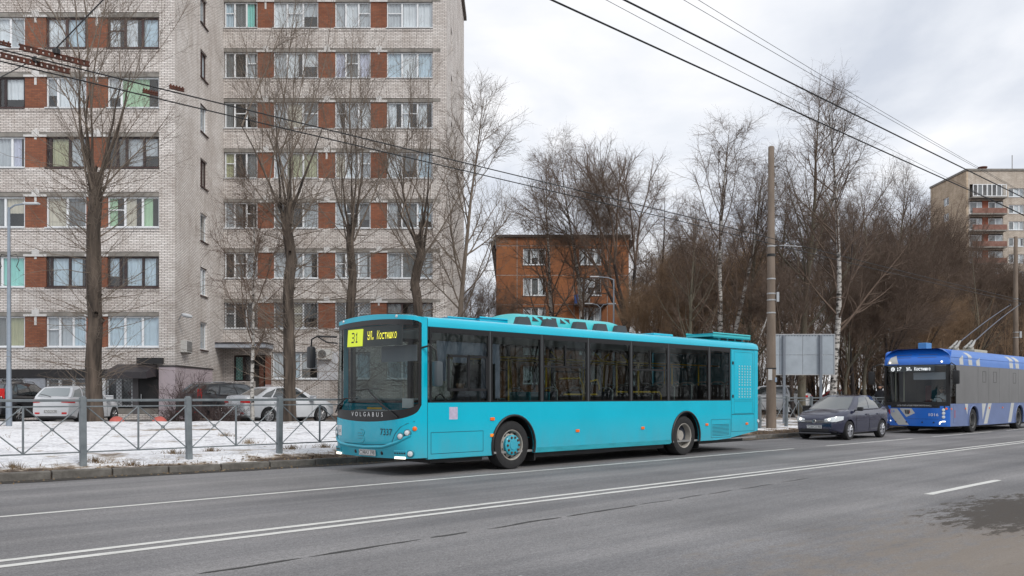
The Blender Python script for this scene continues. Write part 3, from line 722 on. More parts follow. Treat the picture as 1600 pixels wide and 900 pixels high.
MB().lathe([(.02, 0), (.09, .06), (.10, .3), (.06, .48), (.0, .5)], (0, 0, 0), 10, close=False).build('lamp_head', LG, wl, 50).matrix_local = Matrix.Translation((.25, -.25, .24)) @ Matrix.Rotation(R(-25), 4, 'X') @ Matrix.Rotation(R(-62), 4, 'Z')
def rebase(t, loc):
    loc = Vector(loc); t.location = loc
    for c in [k for k in bpy.data.objects if k.parent == t]: c.location = Vector(c.location)-loc
rebase(flats, (-20, 45, .36))
# ================================================================== vehicles: shared pieces
RUB = mat('rubber', (.017, .017, .018), .85, var=.25, vs=9, bump=.2, bs=70); BLACK = mat('black_plastic', (.014, .014, .015), .5, var=.2)
CHROME = mat('chrome', (.62, .63, .64), .18, metal=1.0); AMBER = mat('amber_lens', (.75, .22, .02), .25, emit=.25); REDL = mat('red_lens', (.45, .012, .012), .2, emit=.12)
LAMPW = mat('headlamp_glass', (.62, .66, .68), .12, coat=1.0, var=.1, vs=12); LIT = mat('lit_lamp', (1.0, .93, .76), .3, emit=1.3)
ORANGE = mat('marker_lamp', (.75, .13, .01), .3, emit=.1)
WHITE = mat('white_print', (.72, .73, .74), .5); PLATE = mat('number_plate', (.66, .67, .67), .4); INK = mat('black_ink', (.015, .015, .016), .5)
DARKIN = mat('cabin_dark', (.03, .031, .034), .8, var=.2)
def wheel(parent, x, y, side, r, wd, kind, rim_m, hub_m=None):
    """side = +1 outer face towards +y"""
    s = side
    w_ = MB().lathe([(r*.60, -s*wd*.5), (r*.93, -s*wd*.5), (r, -s*wd*.38), (r, s*wd*.36), (r*.965, s*wd*.47), (r*.90, s*wd*.5), (r*.72, s*wd*.52), (r*.62, s*wd*.45), (r*.60, s*wd*.2)], (0, 0, 0), 40, close=False)
    W = w_.build('wheel', RUB, parent, 40); W.location = (x, y, r)
    if kind == 'bus_front':
        MB().lathe([(r*.635, s*wd*.47), (r*.62, s*wd*.50), (r*.585, s*wd*.46), (r*.56, s*wd*.14), (r*.40, s*wd*.36), (r*.20, s*wd*.40), (.01, s*wd*.4)], (0, 0, 0), 36, close=False).build('rim', rim_m, W, 35)
        m = MB()
        for k in range(10):
            an = k*math.pi/5+.3; c_ = (r*.50*math.cos(an), s*wd*.265, r*.50*math.sin(an)); m.lathe([(.001, s*.012), (.026, s*.010), (.03, -s*.02)], c_, 10, close=False)
        m.build('rim_hole', BLACK, W)
        MB().lathe([(r*.42, s*wd*.30), (r*.42, s*wd*.55), (r*.38, s*wd*.60), (r*.20, s*wd*.62), (r*.19, s*wd*.66), (.002, s*wd*.66)], (0, 0, 0), 32, close=False).build('hub_cover', hub_m, W, 35)
        m = MB()
        for k in range(10):
            an = k*math.pi/5; c_ = (r*.325*math.cos(an), s*wd*.60, r*.325*math.sin(an)); m.lathe([(.024, 0), (.024, s*.02), (.012, s*.035), (.001, s*.036)], c_, 8, close=False)
        m.build('wheel_nuts', mat('rusty_nut', (.10, .045, .025), .8), W)
    elif kind == 'bus_rear':
        MB().lathe([(r*.635, s*wd*.47), (r*.62, s*wd*.50), (r*.58, s*wd*.45), (r*.55, -s*wd*.05), (r*.45, -s*wd*.14), (r*.28, -s*wd*.10), (r*.25, s*wd*.12), (.002, s*wd*.14)], (0, 0, 0), 36, close=False).build('rim', rim_m, W, 35)
        m = MB()
        for k in range(8):
            an = k*math.pi/4; c_ = (r*.42*math.cos(an), -s*wd*.11, r*.42*math.sin(an)); m.lathe([(.002, s*.012), (.04, s*.010), (.042, -s*.02)], c_, 10, close=False)
        m.build('rim_hole', BLACK, W)
    else:
        MB().lathe([(r*.66, s*wd*.44), (r*.645, s*wd*.50), (r*.60, s*wd*.46), (r*.58, s*wd*.05), (.002, s*wd*.02)], (0, 0, 0), 32, close=False).build('rim', DARKIN if kind == 'alloy' else rim_m, W, 35)
        n = 7 if kind == 'alloy' else 9
        m = MB()
        for k in range(n):
            an = 2*math.pi*k/n+.2
            for off in ((-.09, .09) if kind == 'alloy' else (0,)):
                p0 = Vector((math.cos(an)*r*.10, s*wd*.40, math.sin(an)*r*.10)); p1 = Vector((math.cos(an+off)*r*.62, s*wd*.44, math.sin(an+off)*r*.62)); m.tube([p0, p1], [r*.075, r*.06] if kind == 'alloy' else [r*.12, r*.08], 5)
        m.lathe([(r*.655, s*wd*.43), (r*.655, s*wd*.505), (r*.60, s*wd*.49), (r*.59, s*wd*.40)], (0, 0, 0), 32, close=False); m.lathe([(r*.17, s*wd*.3), (r*.16, s*wd*.46), (.002, s*wd*.47)], (0, 0, 0), 14, close=False)
        m.build('spokes', rim_m, W, 40)
    return W
def arch(cx, cz, r, zb, n=14):
    """points over a wheel opening, from the rear foot to the front foot, at height zb"""
    a0 = math.asin(max(-1, min(1, (zb-cz)/r))); a1 = math.pi-a0
    return [(cx+r*math.cos(a1+(a0-a1)*k/n), cz+r*math.sin(a1+(a0-a1)*k/n)) for k in range(n+1)]
def plate(parent, p, right, up, txt, name='number_plate', size=(.52, .112)):
    M = facing(p, right, up)
    o = MB().rbox(-size[0]/2, size[0]/2, -size[1]/2, size[1]/2, -.008, .006, .004).build(name, PLATE, parent); o.matrix_local = M
    b = MB()
    w2, h2 = size[0]/2-.008, size[1]/2-.008
    for q in ((-w2, w2, h2-.006, h2), (-w2, w2, -h2, -h2+.006), (-w2, -w2+.006, -h2, h2), (w2-.006, w2, -h2, h2), (w2*.52, w2*.52+.005, -h2, h2)): b.box(q[0], q[1], q[2], q[3], .0062, .008)
    b.build('plate_border', INK, o)
    t = text('plate_text', txt, size[1]*.86, INK, o, Matrix.Translation((-.0, 0, .0075)), .0008, width=size[0]*.90)
    return o

# ================================================================== the teal city bus
def teal_paint():
    m = mat('teal_paint', (.0, .44, .60), .26, coat=.4, var=.05, vs=.9, spec=.35); t = m.node_tree; b = t.nodes['Principled BSDF']; src = b.inputs['Base Color'].links[0].from_socket
    tc_ = t.nodes.new('ShaderNodeTexCoord'); s_ = t.nodes.new('ShaderNodeSeparateXYZ'); t.links.new(tc_.outputs['Object'], s_.inputs[0])
    # road film: salt spray clinging to the lowest panels, in runs and splashes
    h_ = t.nodes.new('ShaderNodeMapRange'); h_.inputs['From Min'].default_value = 1.0; h_.inputs['From Max'].default_value = .30; t.links.new(s_.outputs[2], h_.inputs['Value'])
    mp_ = t.nodes.new('ShaderNodeMapping'); mp_.inputs['Scale'].default_value = (2.0, 2.0, .7); t.links.new(tc_.outputs['Object'], mp_.inputs[0])
    n = t.nodes.new('ShaderNodeTexNoise'); n.inputs['Scale'].default_value = 1.7; n.inputs['Detail'].default_value = 8; n.inputs['Roughness'].default_value = .7; t.links.new(mp_.outputs[0], n.inputs['Vector'])
    k = t.nodes.new('ShaderNodeMath'); k.operation = 'MULTIPLY'; t.links.new(h_.outputs[0], k.inputs[0]); t.links.new(n.outputs[0], k.inputs[1])
    k2 = t.nodes.new('ShaderNodeMath'); k2.operation = 'MULTIPLY'; t.links.new(k.outputs[0], k2.inputs[0]); k2.inputs[1].default_value = .55
    mx_ = t.nodes.new('ShaderNodeMix'); mx_.data_type = 'RGBA'; t.links.new(k2.outputs[0], mx_.inputs[0]); t.links.new(src, mx_.inputs[6]); mx_.inputs[7].default_value = (.16, .17, .16, 1); t.links.new(mx_.outputs[2], b.inputs['Base Color'])
    return m
def build_bus():
    B = thing('city_bus', 'turquoise low floor city bus showing route 31 driving along the road', 'bus', rd(apx(803, 12.5), 13.775), VEHROT)
    TEAL = teal_paint(); TEALD = mat('teal_dirty', (.015, .29, .36), .5, var=.16, vs=4, stretch=(.6, 1, 3))
    GL = glass('bus_glass', 'c8d0d0', .015, .6); WGL = glass('bus_windscreen', 'ccd4d4', .015, .65); FRT = mat('black_glazing', (.006, .006, .007), .35)
    GAP = mat('panel_gap', (.004, .05, .07), .8)
    a0 = apx(803, 12.5)
    X = lambda px: a0-apx(px, 12.5)
    xs, xr = 2.21, X(1187); ZB, ZS, ZG, HW = .31, 1.345, 2.73, 1.275
    # lower sides with wheel openings, skirt rising at the tail
    def low():
        p = [(xs, ZB)]+[(xs, ZS), (X(1142), ZS), (X(1142), .60)]
        p += [(X(1142), .36)]
        p2 = arch(X(1072), .48, .60, ZB+.02)   # rear foot -> front foot
        p += [(X(1120), ZB+.02)]+p2+arch(0, .48, .60, ZB)
        return p
    for s in (1, -1):
        MB().prism(low(), s*HW, s*(HW-.05), 'y').build('side_panel', TEAL, B)
        # tail panel with louvred engine door
        xt0 = X(1142)-.006
        MB().prism([(xt0, .37), (xt0, ZG-.02), (xr+.10, ZG-.02), (xr+.10, .52)], s*HW, s*(HW-.05), 'y').build('tail_panel', TEAL, B)
        for cx in (0, X(1072)):   # wheel well and rubber lip
            pts = arch(cx, .48, .60, ZB+.01, 20); MB().tube([(u, s*(HW+.004), z) for u, z in pts], .028, 6).build('arch_trim', BLACK, B, 60)
            m = MB(); q = arch(cx, .48, .62, .33, 16)
            for (u, z), (u2, z2) in zip(q, q[1:]): m.quad((u, s*(HW-.05), z), (u2, s*(HW-.05), z2), (u2, s*.72, z2), (u, s*.72, z))
            m.box(cx-.6, cx+.6, s*.70, s*.72, .33, 1.08); m.build('wheel_well', BLACK, B)
            MB().box(cx-.70, cx-.665, s*1.19, s*.86, .14, .52).build('mud_flap', BLACK, B)
        MB().box(X(1072)+.66, -.66, s*(HW+.003), s*(HW-.02), ZB-.002, ZB+.10).build('skirt_strip', TEALD, B)
        MB().box(xs-.3, .66, s*(HW+.003), s*(HW-.02), ZB-.002, ZB+.012).build('skirt_strip', TEALD, B)
    # windows
    div = [670.5, 766, 847, 919.5, 986.5, 1045, 1108.5, 1141.5]
    for s in (1, -1):
        for i, (p, q) in enumerate(zip(div, div[1:])):
            xa, xb = X(p)-.012, X(q)+.012
            W = MB().box(xb, xa, s*(HW-.012), s*(HW-.018), ZS+.012, ZG-.012).build('side_window', GL, B)
            fr = MB(); fr.box(xb, xa, s*(HW-.002), s*(HW-.011), ZG-.10, ZG-.004); fr.box(xb, xa, s*(HW-.002), s*(HW-.011), ZS+.002, ZS+.03)
            fr.box(xa-.05, xa, s*(HW-.002), s*(HW-.011), ZS+.03, ZG-.10); fr.box(xb, xb+.05, s*(HW-.002), s*(HW-.011), ZS+.03, ZG-.10); fr.build('glazing_border', FRT, W)
            if i in (2, 4):   # sliding vent light
                zz = ZS+.72; m = MB(); m.box(xb+.05, xa-.05, s*(HW-.006), s*(HW-.05), zz, zz+.035); m.box((xa+xb)/2-.018, (xa+xb)/2+.018, s*(HW-.0055), s*(HW-.05), zz+.035, ZG-.2); m.build('vent_frame', FRT, W)
        for q in div[1:-1]:
            MB().box(X(q)-.05, X(q)+.05, s*(HW-.06), s*(HW-.02), ZS, ZG).build('window_pillar', DARKIN, B)
            MB().box(X(q)-.008, X(q)+.008, s*(HW-.001), s*(HW-.010), ZS+.004, ZG-.004).build('window_seal', mat('seal_grey', (.10, .11, .115), .5), B)
        MB().box(xr+.1, xs, s*(HW-.06), s*(HW-.02), ZS-.02, ZS+.001).build('sill_rail', DARKIN, B)
    # driver's sliding window
    m = MB(); x0, x1 = X(700), X(762.5)
    z0, z1 = 1.56, 2.24; y = HW-.004
    for (a, b, c, d) in ((x1, x0, z0, z0+.05), (x1, x0, z1-.045, z1), (x0-.045, x0, z0, z1), (x1, x1+.05, z0, z1), (X(733)-.03, X(733)+.03, z0, z1)): m.box(a, b, y, y-.014, c, d)
    m.build('driver_window_frame', FRT, B)
    # roof and cantrail
    prof = [(HW-.03, ZG-.004), (HW, ZG), (HW, 2.80), (HW-.012, 2.85), (HW-.05, 2.895), (HW-.12, 2.925), (.7, 2.965), (0, 2.985)]
    prof = prof+[(-u, z) for u, z in prof[-2::-1]]
    st = [(xs-.004, 1, 0), (xr+.25, 1, 0), (xr+.08, .995, -.012), (xr+.015, .975, -.05), (xr, .95, -.10)]
    m = MB(); n = len(prof)
    for (x, k, dz) in st: m.v += [(x, u*k, z+dz*S((z-ZG)/.2)) for u, z in prof]
    for i in range(len(st)-1):
        for j in range(n-1): m.f.append((i*n+j, i*n+j+1, (i+1)*n+j+1, (i+1)*n+j))
    m.f.append(tuple(range((len(st)-1)*n, len(st)*n))); m.build('roof', TEAL, B, 50)
    MB().box(xr+.05, xs, -HW+.05, HW-.05, ZG-.035, ZG-.008).build('ceiling', mat('bus_ceiling', (.55, .55, .53), .8), B)
    for s in (1, -1): MB().box(xr+.1, xs-.01, s*(HW+.001), s*(HW-.012), ZG-.006, ZG+.008).build('gutter', GAP, B)
    # tail
    def tail(u, v):
        y = -HW+2*HW*u; z = .50+(ZG+.0-.5)*v; t = abs(y)/HW
        return (xr+.10-.10*(1-max(0, (t-.90)/.10)**2)-.0, y, z)
    MB().grid(tail, 40, 1).build('tail_wall', TEAL, B, 40)
    # engine door details on the near side
    for s in (1, -1):
        y = s*(HW+.002)
        xa, xb = X(1147), X(1176)
        def frame(x0, x1, z0, z1, w_=.009, nm='panel_gap'):
            m = MB()
            for q in ((x1, x0, z0, z0+w_), (x1, x0, z1-w_, z1), (x0-w_, x0, z0, z1), (x1, x1+w_, z0, z1)): m.box(q[0], q[1], y, y-s*.006, q[2], q[3])
            m.build(nm, GAP, B)
        frame(X(1143), X(1178.5), .98, 2.70); frame(xa, xb, 1.36, 2.64, .006); frame(xa, xb, 1.0, 1.33, .006); frame(X(1143), X(1178.5), .52, .975)
        for k in range(12):
            zc = 1.42+k*.072+(.03 if k > 3 else 0)
            for c_ in range(5):
                xc = X(1155)+(X(1172)-X(1155))*c_/4
                MB().rbox(xc-.028, xc+.028, y-s*.004, y+s*.006, zc, zc+.042, .004).build('vent_hole', mat('vent_pale_teal', (.26, .52, .56), .4), B)
        MB().rbox(X(1146)-.0, X(1144), y-s*.002, y+s*.012, 2.3, 2.38, .003).build('latch', BLACK, B); MB().rbox(X(1146), X(1144), y-s*.002, y+s*.012, 1.42, 1.5, .003).build('latch', BLACK, B)
        frame(X(1111), X(1141), .39, .86)
        for k in range(9): MB().box(X(1139), X(1113), y, y-s*.004, .44+k*.035, .452+k*.035).build('louvre', GAP, B)
        frame(2.13, .83, .40, .80); frame(xs+.001, xs-.008, ZB, 2.88, .008)
        for px, zc in ((769, 1.02), (769, .70), (902, .72), (1004, .72), (1104, .74), (1166.5, .72)): MB().rbox(X(px)-.055, X(px)+.055, y-s*.004, y+s*.018, zc-.03, zc+.03, .008).build('side_marker', ORANGE if px != 769 or zc > .9 else AMBER, B)
        MB().lathe([(.045, 0), (.045, s*.02), (.001, s*.022)], (X(1184), y-s*.0, .78), 12, close=False).build('side_lamp', LAMPW, B)
    MB().box(X(702), X(715), HW+.0015, HW-.004, 1.03, 1.26).build('pink_sticker', mat('pink_sticker', (.46, .42, .55), .6, var=.15, vs=12), B)
    # floor and underside; chassis boxes enlarged in black to deepen the shade below
    MB().box(xr+.12, xs+.1, -HW+.055, HW-.055, .33, .37).build('floor', mat('bus_floor', (.22, .22, .22), .7, var=.15), B); MB().box(X(1072)+.7, -.7, -1.1, 1.1, .20, .329).build('chassis', BLACK, B)
    MB().box(xr+.6, X(1072)-.7, -1.1, 1.1, .24, .329).build('chassis', BLACK, B)
    MB().box(.7, 2.0, -1.1, 1.1, .22, .329).build('chassis', BLACK, B)
    for x in (0, X(1072)): MB().tube([(x, -1.0, .48), (x, 1.0, .48)], .09, 10).build('axle', BLACK, B)
    RIMG = mat('rim_grey', (.33, .31, .28), .6, var=.12, vs=8)
    for s in (1, -1):
        wheel(B, 0, s*1.08, s, .485, .29, 'bus_front', RIMG, TEAL); wheel(B, X(1072), s*1.08, s, .485, .29, 'bus_rear', RIMG); wheel(B, X(1072), s*.75, s, .485, .28, 'bus_rear', RIMG)
    # ---- front: one curved surface shared by mask, windscreen and bumper
    BUL = .50
    def FX(y, z):
        t = min(1, abs(y)/HW); x = xs+BUL*(1-t**8)**.5*(1-.12*t*t) if t < 1 else xs
        x -= .10*S((z-1.2)/1.9)*(1-t**4)            # raked screen
        x -= .05*S((.62-z)/.3)*(1-t**4)
        return x
    def top(y): return 2.90+.10*(1-(abs(y)/HW)**2)
    def FY(u): t = 2*u-1; return HW*math.copysign(1-(1-abs(t))**1.5, t)   # finer columns near the corners
    WY = 1.262
    def zb(y): t = abs(y)/WY; return .985+.10*t*t+.10*t**14+.12*t**90
    def zt(y): t = abs(y)/WY; return 2.90-.06*t*t-.05*t**60
    def patch(name, m, y0, y1, lo, hi, off, nu=64, nv=14, parent=B, sm=50):
        def fn(u, v):
            y = y0+(y1-y0)*u
            if abs(y0+y1) < 1e-6: t = 2*u-1; y = y1*math.copysign(1-(1-abs(t))**2.2, t)     # columns crowd towards the corners
            elif abs(y1) > 1.2: y = y0+(y1-y0)*(1-(1-u)**2)
            z = lo(y)+(hi(y)-lo(y))*v; return (FX(y, z)+off, y, z)
        return MB().grid(fn, nu, nv).build(name, m, parent, sm)
    cons = lambda c: (lambda y: c)
    def bot(y): return .34-.02*(1-(abs(y)/HW)**2)
    # side posts of the mask
    for s in (1, -1):
        m = MB(); n = 12
        def fn(u, v):
            t = 1-(1-u)**2.2; y = s*(WY+(HW-WY)*t); z = bot(y)+(top(y)-bot(y))*v; return (FX(y, z), y, z)
        m.grid(fn, n, 20).build('front_post', TEAL, B, 40)
    patch('front_header', TEAL, -WY, WY, zt, top, 0, nv=4)
    fp = patch('front_panel', TEAL, -WY, WY, bot, zb, 0, nv=14)
    patch('windscreen', WGL, -WY+.004, WY-.004, zb, zt, -.012, nv=20)
    patch('windscreen_mask', FRT, -WY+.004, WY-.004, zb, lambda y: zb(y)+.20-.06*(abs(y)/WY)**2, -.006, nv=4)
    patch('destination_box', mat('display_case', (.03, .034, .034), .35), -.74, 1.0, cons(2.40), cons(2.78), -.03, nv=3)
    for s in (1, -1): patch('windscreen_border', FRT, s*(WY-.02), s*(WY-.004), lambda y: zb(y)+.10, zt, -.006, nu=10, nv=14)
    patch('windscreen_border', FRT, -WY+.08, WY-.08, lambda y: zt(y)-.10, zt, -.006, nv=3)
    def dome(u, v):
        y = -HW+2*HW*u; x0 = FX(y, top(y)); x = x0+(xs-.004-x0)*v
        k = S(v)*1.0; zr = 2.985-.02*(abs(y)/.7)**2 if abs(y) < .7 else 2.965-(2.965-2.895)*((abs(y)-.7)/.5)**2.2
        zr = min(zr, 2.985); return (x, y, top(y)+(min(zr, 2.99)-top(y))*v+.012*math.sin(math.pi*v))
    MB().grid(dome, 40, 6).build('front_dome', TEAL, B, 50)
    MB().lathe([(.34, 0), (.33, .05), (.26, .085), (.001, .10)], (1.75, -.05, 2.965), 20, ax='z', close=False).build('roof_hatch', TEAL, B, 50)
    # display
    ym = -.45; YEL = mat('display_yellow', (.80, .85, .03), .5, emit=.75); LEDT = mat('display_text', (.85, .80, .06), .5, emit=.9)
    def fmat(y, z, off=.0):   # frame on the front surface: right = +y (viewer's right), up
        dy = .012; p = Vector((FX(y, z)+off, y, z)); tng = Vector((FX(y+dy, z)-FX(y-dy, z), 2*dy, 0)).normalized()
        upv = Vector((FX(y, z+dy)-FX(y, z-dy), 0, 2*dy)).normalized(); return facing(p, tng, upv)
    R_ = MB().rbox(-.26, .26, -.165, .165, -.012, 0, .004).build('route_panel', YEL, B); R_.matrix_local = fmat(ym, 2.585, -.014)
    o = dots('31', .021, 1.35, .0).build('route_number', INK, R_); o.matrix_local = Matrix.Translation((.012, -.01, .002))
    o = dots('ул. Костюшко', .0125, 1.9, .18).build('display_text', LEDT, B); o.matrix_local = fmat(.44, 2.60, -.006)
    # lettering, number, badge
    sp_ = ['V', 'O', 'L', 'G', 'A', 'B', 'U', 'S']
    for k, ch in enumerate(sp_):
        y = -.38+k*.134; text('letter', ch, .12, WHITE, B, fmat(y, 1.12, .004), .001)
    text('fleet_number', '7337', .175, INK, B, fmat(.67, .80, .004), .001, width=.33)
    m = MB()
    for k, r_ in ((.06, .075), (-.06, .08)): m.tube([(-.02+r_*math.cos(a_*.3927)*1.1, k+r_*.8*math.sin(a_*.3927), 0) for a_ in range(-5, 6)], .007, 5)
    for k in (.05, 0, -.05): m.tube([(-.15, k, 0), (.0, k, 0)], .006, 5)
    bd = m.build('badge', TEALD, B); bd.matrix_local = fmat(-.05, .72, .004)
    for k, y in enumerate((-.98, -.85)):
        q = MB().rbox(-.055, .055, -.10, .10, -.002, .003, .001).build('round_sticker', WHITE, B); q.matrix_local = fmat(y, .80, .003)
        text('sticker_mark', 'b' if k == 0 else 'o', .12, INK, q, Matrix.Translation((0, 0, .004)), .0005)
    plate(B, (FX(.08, .40)+.03, .08, .405), (0, 1, 0), (0, 0, 1), 'C248AX 198')
    # seams and swage lines of the mask
    def seam(name, pts, r_=.006, mm=GAP): return MB().tube([(FX(y, z)+.001, y, z) for y, z in pts], r_, 5).build(name, mm, B, 60)
    seam('flap_seam', [(-1.08, 1.04), (-1.02, .70), (-.94, .585), (-.6, .565), (0, .555), (.62, .575), (.82, .60)])
    seam('flap_seam', [(.82, .60), (.90, .77), (1.02, .90), (1.13, .965), (1.22, 1.01)])
    # raised lip over the bumper
    m = MB(); lp = [(-1.18, .72), (-1.05, .62), (-.85, .545), (-.55, .52), (0, .505), (.55, .53), (.78, .58), (.95, .63), (1.08, .70), (1.17, .76)]
    lp2 = []
    for (y0, z0), (y1, z1) in zip(lp, lp[1:]): lp2 += [(y0+(y1-y0)*k/4, z0+(z1-z0)*k/4) for k in range(4)]
    m.tube([(FX(y, z)-.012, y, z) for y, z in lp2+[lp[-1]]], .034, 8); m.build('bumper_lip', TEAL, B, 60)
    DK = mat('teal_dark_plastic', (.004, .16, .21), .4)  # darker teal for the lamp rings
    def disc(name, y, z, r_, mm, off=.004, d=.02, sub=None):
        o = MB().lathe([(r_, -.02), (r_, d*.4), (r_*.86, d), (r_*.5, d*1.3), (.001, d*1.4)], (0, 0, 0), 18, ax='z', close=False).build(name, mm, sub or B, 40); o.matrix_local = fmat(y, z, off); return o
    for s in (1, -1):
        for y, z, r_ in ((1.03, .735, .06), (1.14, .80, .058)):
            disc('headlamp_ring', s*y, z, r_*1.22, DK, .0, .012); disc('headlamp', s*y, z, r_, CHROME, .006, .022); disc('headlamp_lens', s*y, z, r_*.8, LAMPW, .018, .02)
        disc('turn_lamp', s*1.22, .875, .042, ORANGE, .004)
        pod = MB().rbox(-.14, .14, -.05, .05, -.02, .012, .01).build('grille_pod', TEAL, B); pod.matrix_local = fmat(s*1.0, .43, .0)
        for k in range(5): MB().rbox(-.125+k*.052, -.09+k*.052, -.014, .014, .01, .014, .002).build('grille_slot', BLACK, pod)
        L_ = MB().rbox(-.12, .12, -.02, .02, -.01, .02, .006).build('daytime_lamp', LIT, B); L_.matrix_local = fmat(s*.99, .345, .0)
        disc('fog_lamp_ring', s*1.17, .42, .07, DK, -.004, .014); disc('fog_lamp', s*1.17, .42, .05, LAMPW, .008, .02)
        disc('tow_eye', s*.42+.08, .41, .036, BLACK, .0, .008)
        disc('roof_marker', s*.86, 2.925, .03, LAMPW, -.01, .02)
    # wipers
    for y0, z0, y1, z1 in ((.98, 1.08, .12, 1.60), (-1.1, 1.14, -.62, 1.42)):
        m = MB(); m.tube([(FX(y0, z0)+.03, y0, z0), (FX((y0+y1)/2, (z0+z1)/2)+.05, (y0+y1)/2, (z0+z1)/2), (FX(y1, z1)+.02, y1, z1)], .014, 6)
        m.build('wiper_arm', BLACK, B, 60)
        m = MB(); m.tube([(FX(y1-.42, z1-.02)+.015, y1-.42, z1-.03), (FX(y1, z1)+.022, y1, z1), (FX(y1+.35, z1+.01)+.015, y1+.35, z1+.0)], .011, 5); m.build('wiper_blade', BLACK, B, 60)
    # mirrors
    def mirror(base, elbow, head, sz, mm):
        Mo = MB(); Mo.rbox(head[0]-.07, head[0]+.07, head[1]-sz[0]/2, head[1]+sz[0]/2, head[2]-sz[1], head[2], .045); o = Mo.build('mirror', mm, B, 50)
        m = MB(); m.tube([base, elbow[0], elbow[1], (head[0], head[1], head[2]-.04)], .018, 7)
        if base[1] < 0: m.tube([(base[0]-.02, base[1], base[2]-.13), ((base[0]+elbow[0][0])/2, (base[1]+elbow[0][1])/2, base[2]-.10), elbow[0]], .014, 6)
        m.build('mirror_arm', BLACK, o, 60)
        MB().box(head[0]-.078, head[0]-.071, head[1]-sz[0]/2+.03, head[1]+sz[0]/2-.03, head[2]-sz[1]+.04, head[2]-.04).build('mirror_glass', CHROME, o)
    mirror((2.60, -1.10, 2.64), ((2.80, -1.50, 2.66), (2.86, -1.60, 2.60)), (2.86, -1.62, 2.46), (.15, .44), mat('mirror_black', (.016, .018, .022), .4))
    mirror((2.34, 1.24, 2.34), ((2.26, 1.42, 2.38), (2.15, 1.45, 2.30)), (2.12, 1.45, 2.10), (.17, .46), mat('mirror_grey', (.06, .075, .085), .4))
    # roof equipment
    rc = (.75*.8)
    m = MB(); x0, x1 = -.45, -4.35
    def hump(u, v):
        x = x0+(x1-x0)*u; an = math.pi*v; e_ = S(u/.16)*S((1-u)/.10); hw = .80*(.80+.20*S(u/.2)); 
        return (x, hw*math.cos(an)*(1 if abs(math.cos(an)) < 1 else 1), 2.93+(.08+.25*e_)*max(0, math.sin(an))**.55)
    MB().grid(hump, 26, 14).build('roof_air_conditioner', mat('teal_light_plastic', (.04, .46, .50), .4, var=.05), B, 50)
    for k in range(5):
        xc = -1.0-k*.72+(.35 if k < 2 else 0)-(.1 if k == 1 else 0)
        MB().prism([(xc-.22, 2.93), (xc+.22, 2.93), (xc+.14, 3.11), (xc-.14, 3.11)], .93, .80, 'y').build('vent_scoop', mat('scoop_grey', (.06, .065, .07), .7), B)
    for k in range(7):
        uc = .12+k*.055; lo_, hi_ = (.05, .17) if k % 2 else (.17, .05); P_ = [Vector(hump(uc+e_, v_))+Vector((0, .006, .012)) for e_, v_ in ((-.024, lo_), (.024, lo_), (0, hi_))]
        m = MB(); m.v = [tuple(q) for q in P_]; m.f = [(0, 1, 2)]; m.build('vent_opening', BLACK, B)
    MB().rbox(.3, -.43, -.62, .62, 2.95, 3.05, .03).build('roof_box', TEAL, B); MB().rbox(1.1, .4, -.55, .55, 2.96, 3.02, .02).build('roof_hatch', TEAL, B)
    MB().rbox(-6.1, -5.3, -.1, .8, 2.94, 3.02, .02).build('roof_hatch', TEAL, B)
    LT = mat('teal_light_plastic', (.04, .46, .50), .4)
    MB().rbox(-7.5, -9.3, .25, 1.08, 3.03, 3.11, .03).build('roof_fan_cover', LT, B); MB().rbox(-7.9, -9.1, .35, .98, 2.93, 3.03, .01).build('roof_fan_base', LT, B)
    for k in range(3): MB().rbox(-8.0-k*.37, -8.28-k*.37, .90, .99, 2.955, 3.015, .005).build('fan_slot', BLACK, B)
    # ---- cabin: driver's place, seats, rails
    GREY = mat('cabin_grey', (.28, .29, .30), .7, var=.1); YR = mat('yellow_rail', (.85, .50, .015), .35, coat=.3); SEAT = mat('seat_cloth', (.03, .035, .05), .8, var=.3, vs=14); TQ = mat('turquoise_panel', (.01, .22, .27), .5)
    m = MB(); m.prism([(2.40, .95), (2.42, 1.16), (2.10, 1.20), (1.75, 1.12), (1.72, .95)], -1.10, 1.10, 'y'); m.build('dashboard', GREY, B)
    MB().prism([(1.72, .55), (1.75, 1.30), (1.60, 1.32), (1.45, 1.1), (1.40, .55)], .25, 1.1, 'y').build('instrument_desk', DARKIN, B)
    sw_ = MB().tube([(1.42+.05*math.cos(k*math.pi/8), .68+.23*math.cos(k*math.pi/8), 1.30+.20*math.sin(k*math.pi/8)) for k in range(17)], .016, 6, cap=False); sw_.build('steering_wheel', BLACK, B, 60)
    MB().box(.42, .46, -.05, 1.18, .38, 2.1).build('cab_partition', DARKIN, B); MB().box(.4, .44, .1, 1.1, 1.25, 2.2).build('cab_glass', GL, B)
    MB().rbox(.55, 1.05, .42, .98, .75, .90, .05).build('driver_seat', SEAT, B); MB().rbox(.5, .66, .42, .98, .90, 1.62, .06).build('driver_seat_back', GREY, B)
    LIL = mat('lilac_curtain', (.42, .41, .52), .85, var=.1)
    def cur(x0, x1, z0, z1, y=1.10):
        MB().grid(lambda u, v: (x0+(x1-x0)*u, y+.018*math.sin(u*(x1-x0)*-44), z0+(z1-z0)*v), 60, 1).build('curtain', LIL, B, 60)
    cur(1.85, .25, 2.26, 2.50); cur(1.85, 1.60, 1.75, 2.26); cur(.72, .22, 1.42, 2.26); cur(1.45, 1.10, 2.10, 2.26)
    MB().grid(lambda u, v: (2.20, -.15+1.12*u, 2.12+.30*v), 8, 2).build('sun_blind', mat('blind_grey', (.30, .31, .34), .8), B)
    MB().rbox(2.18, 2.21, .52, .84, 1.24, 1.42, .003).build('paper_notice', mat('paper', (.62, .63, .63), .8), B)
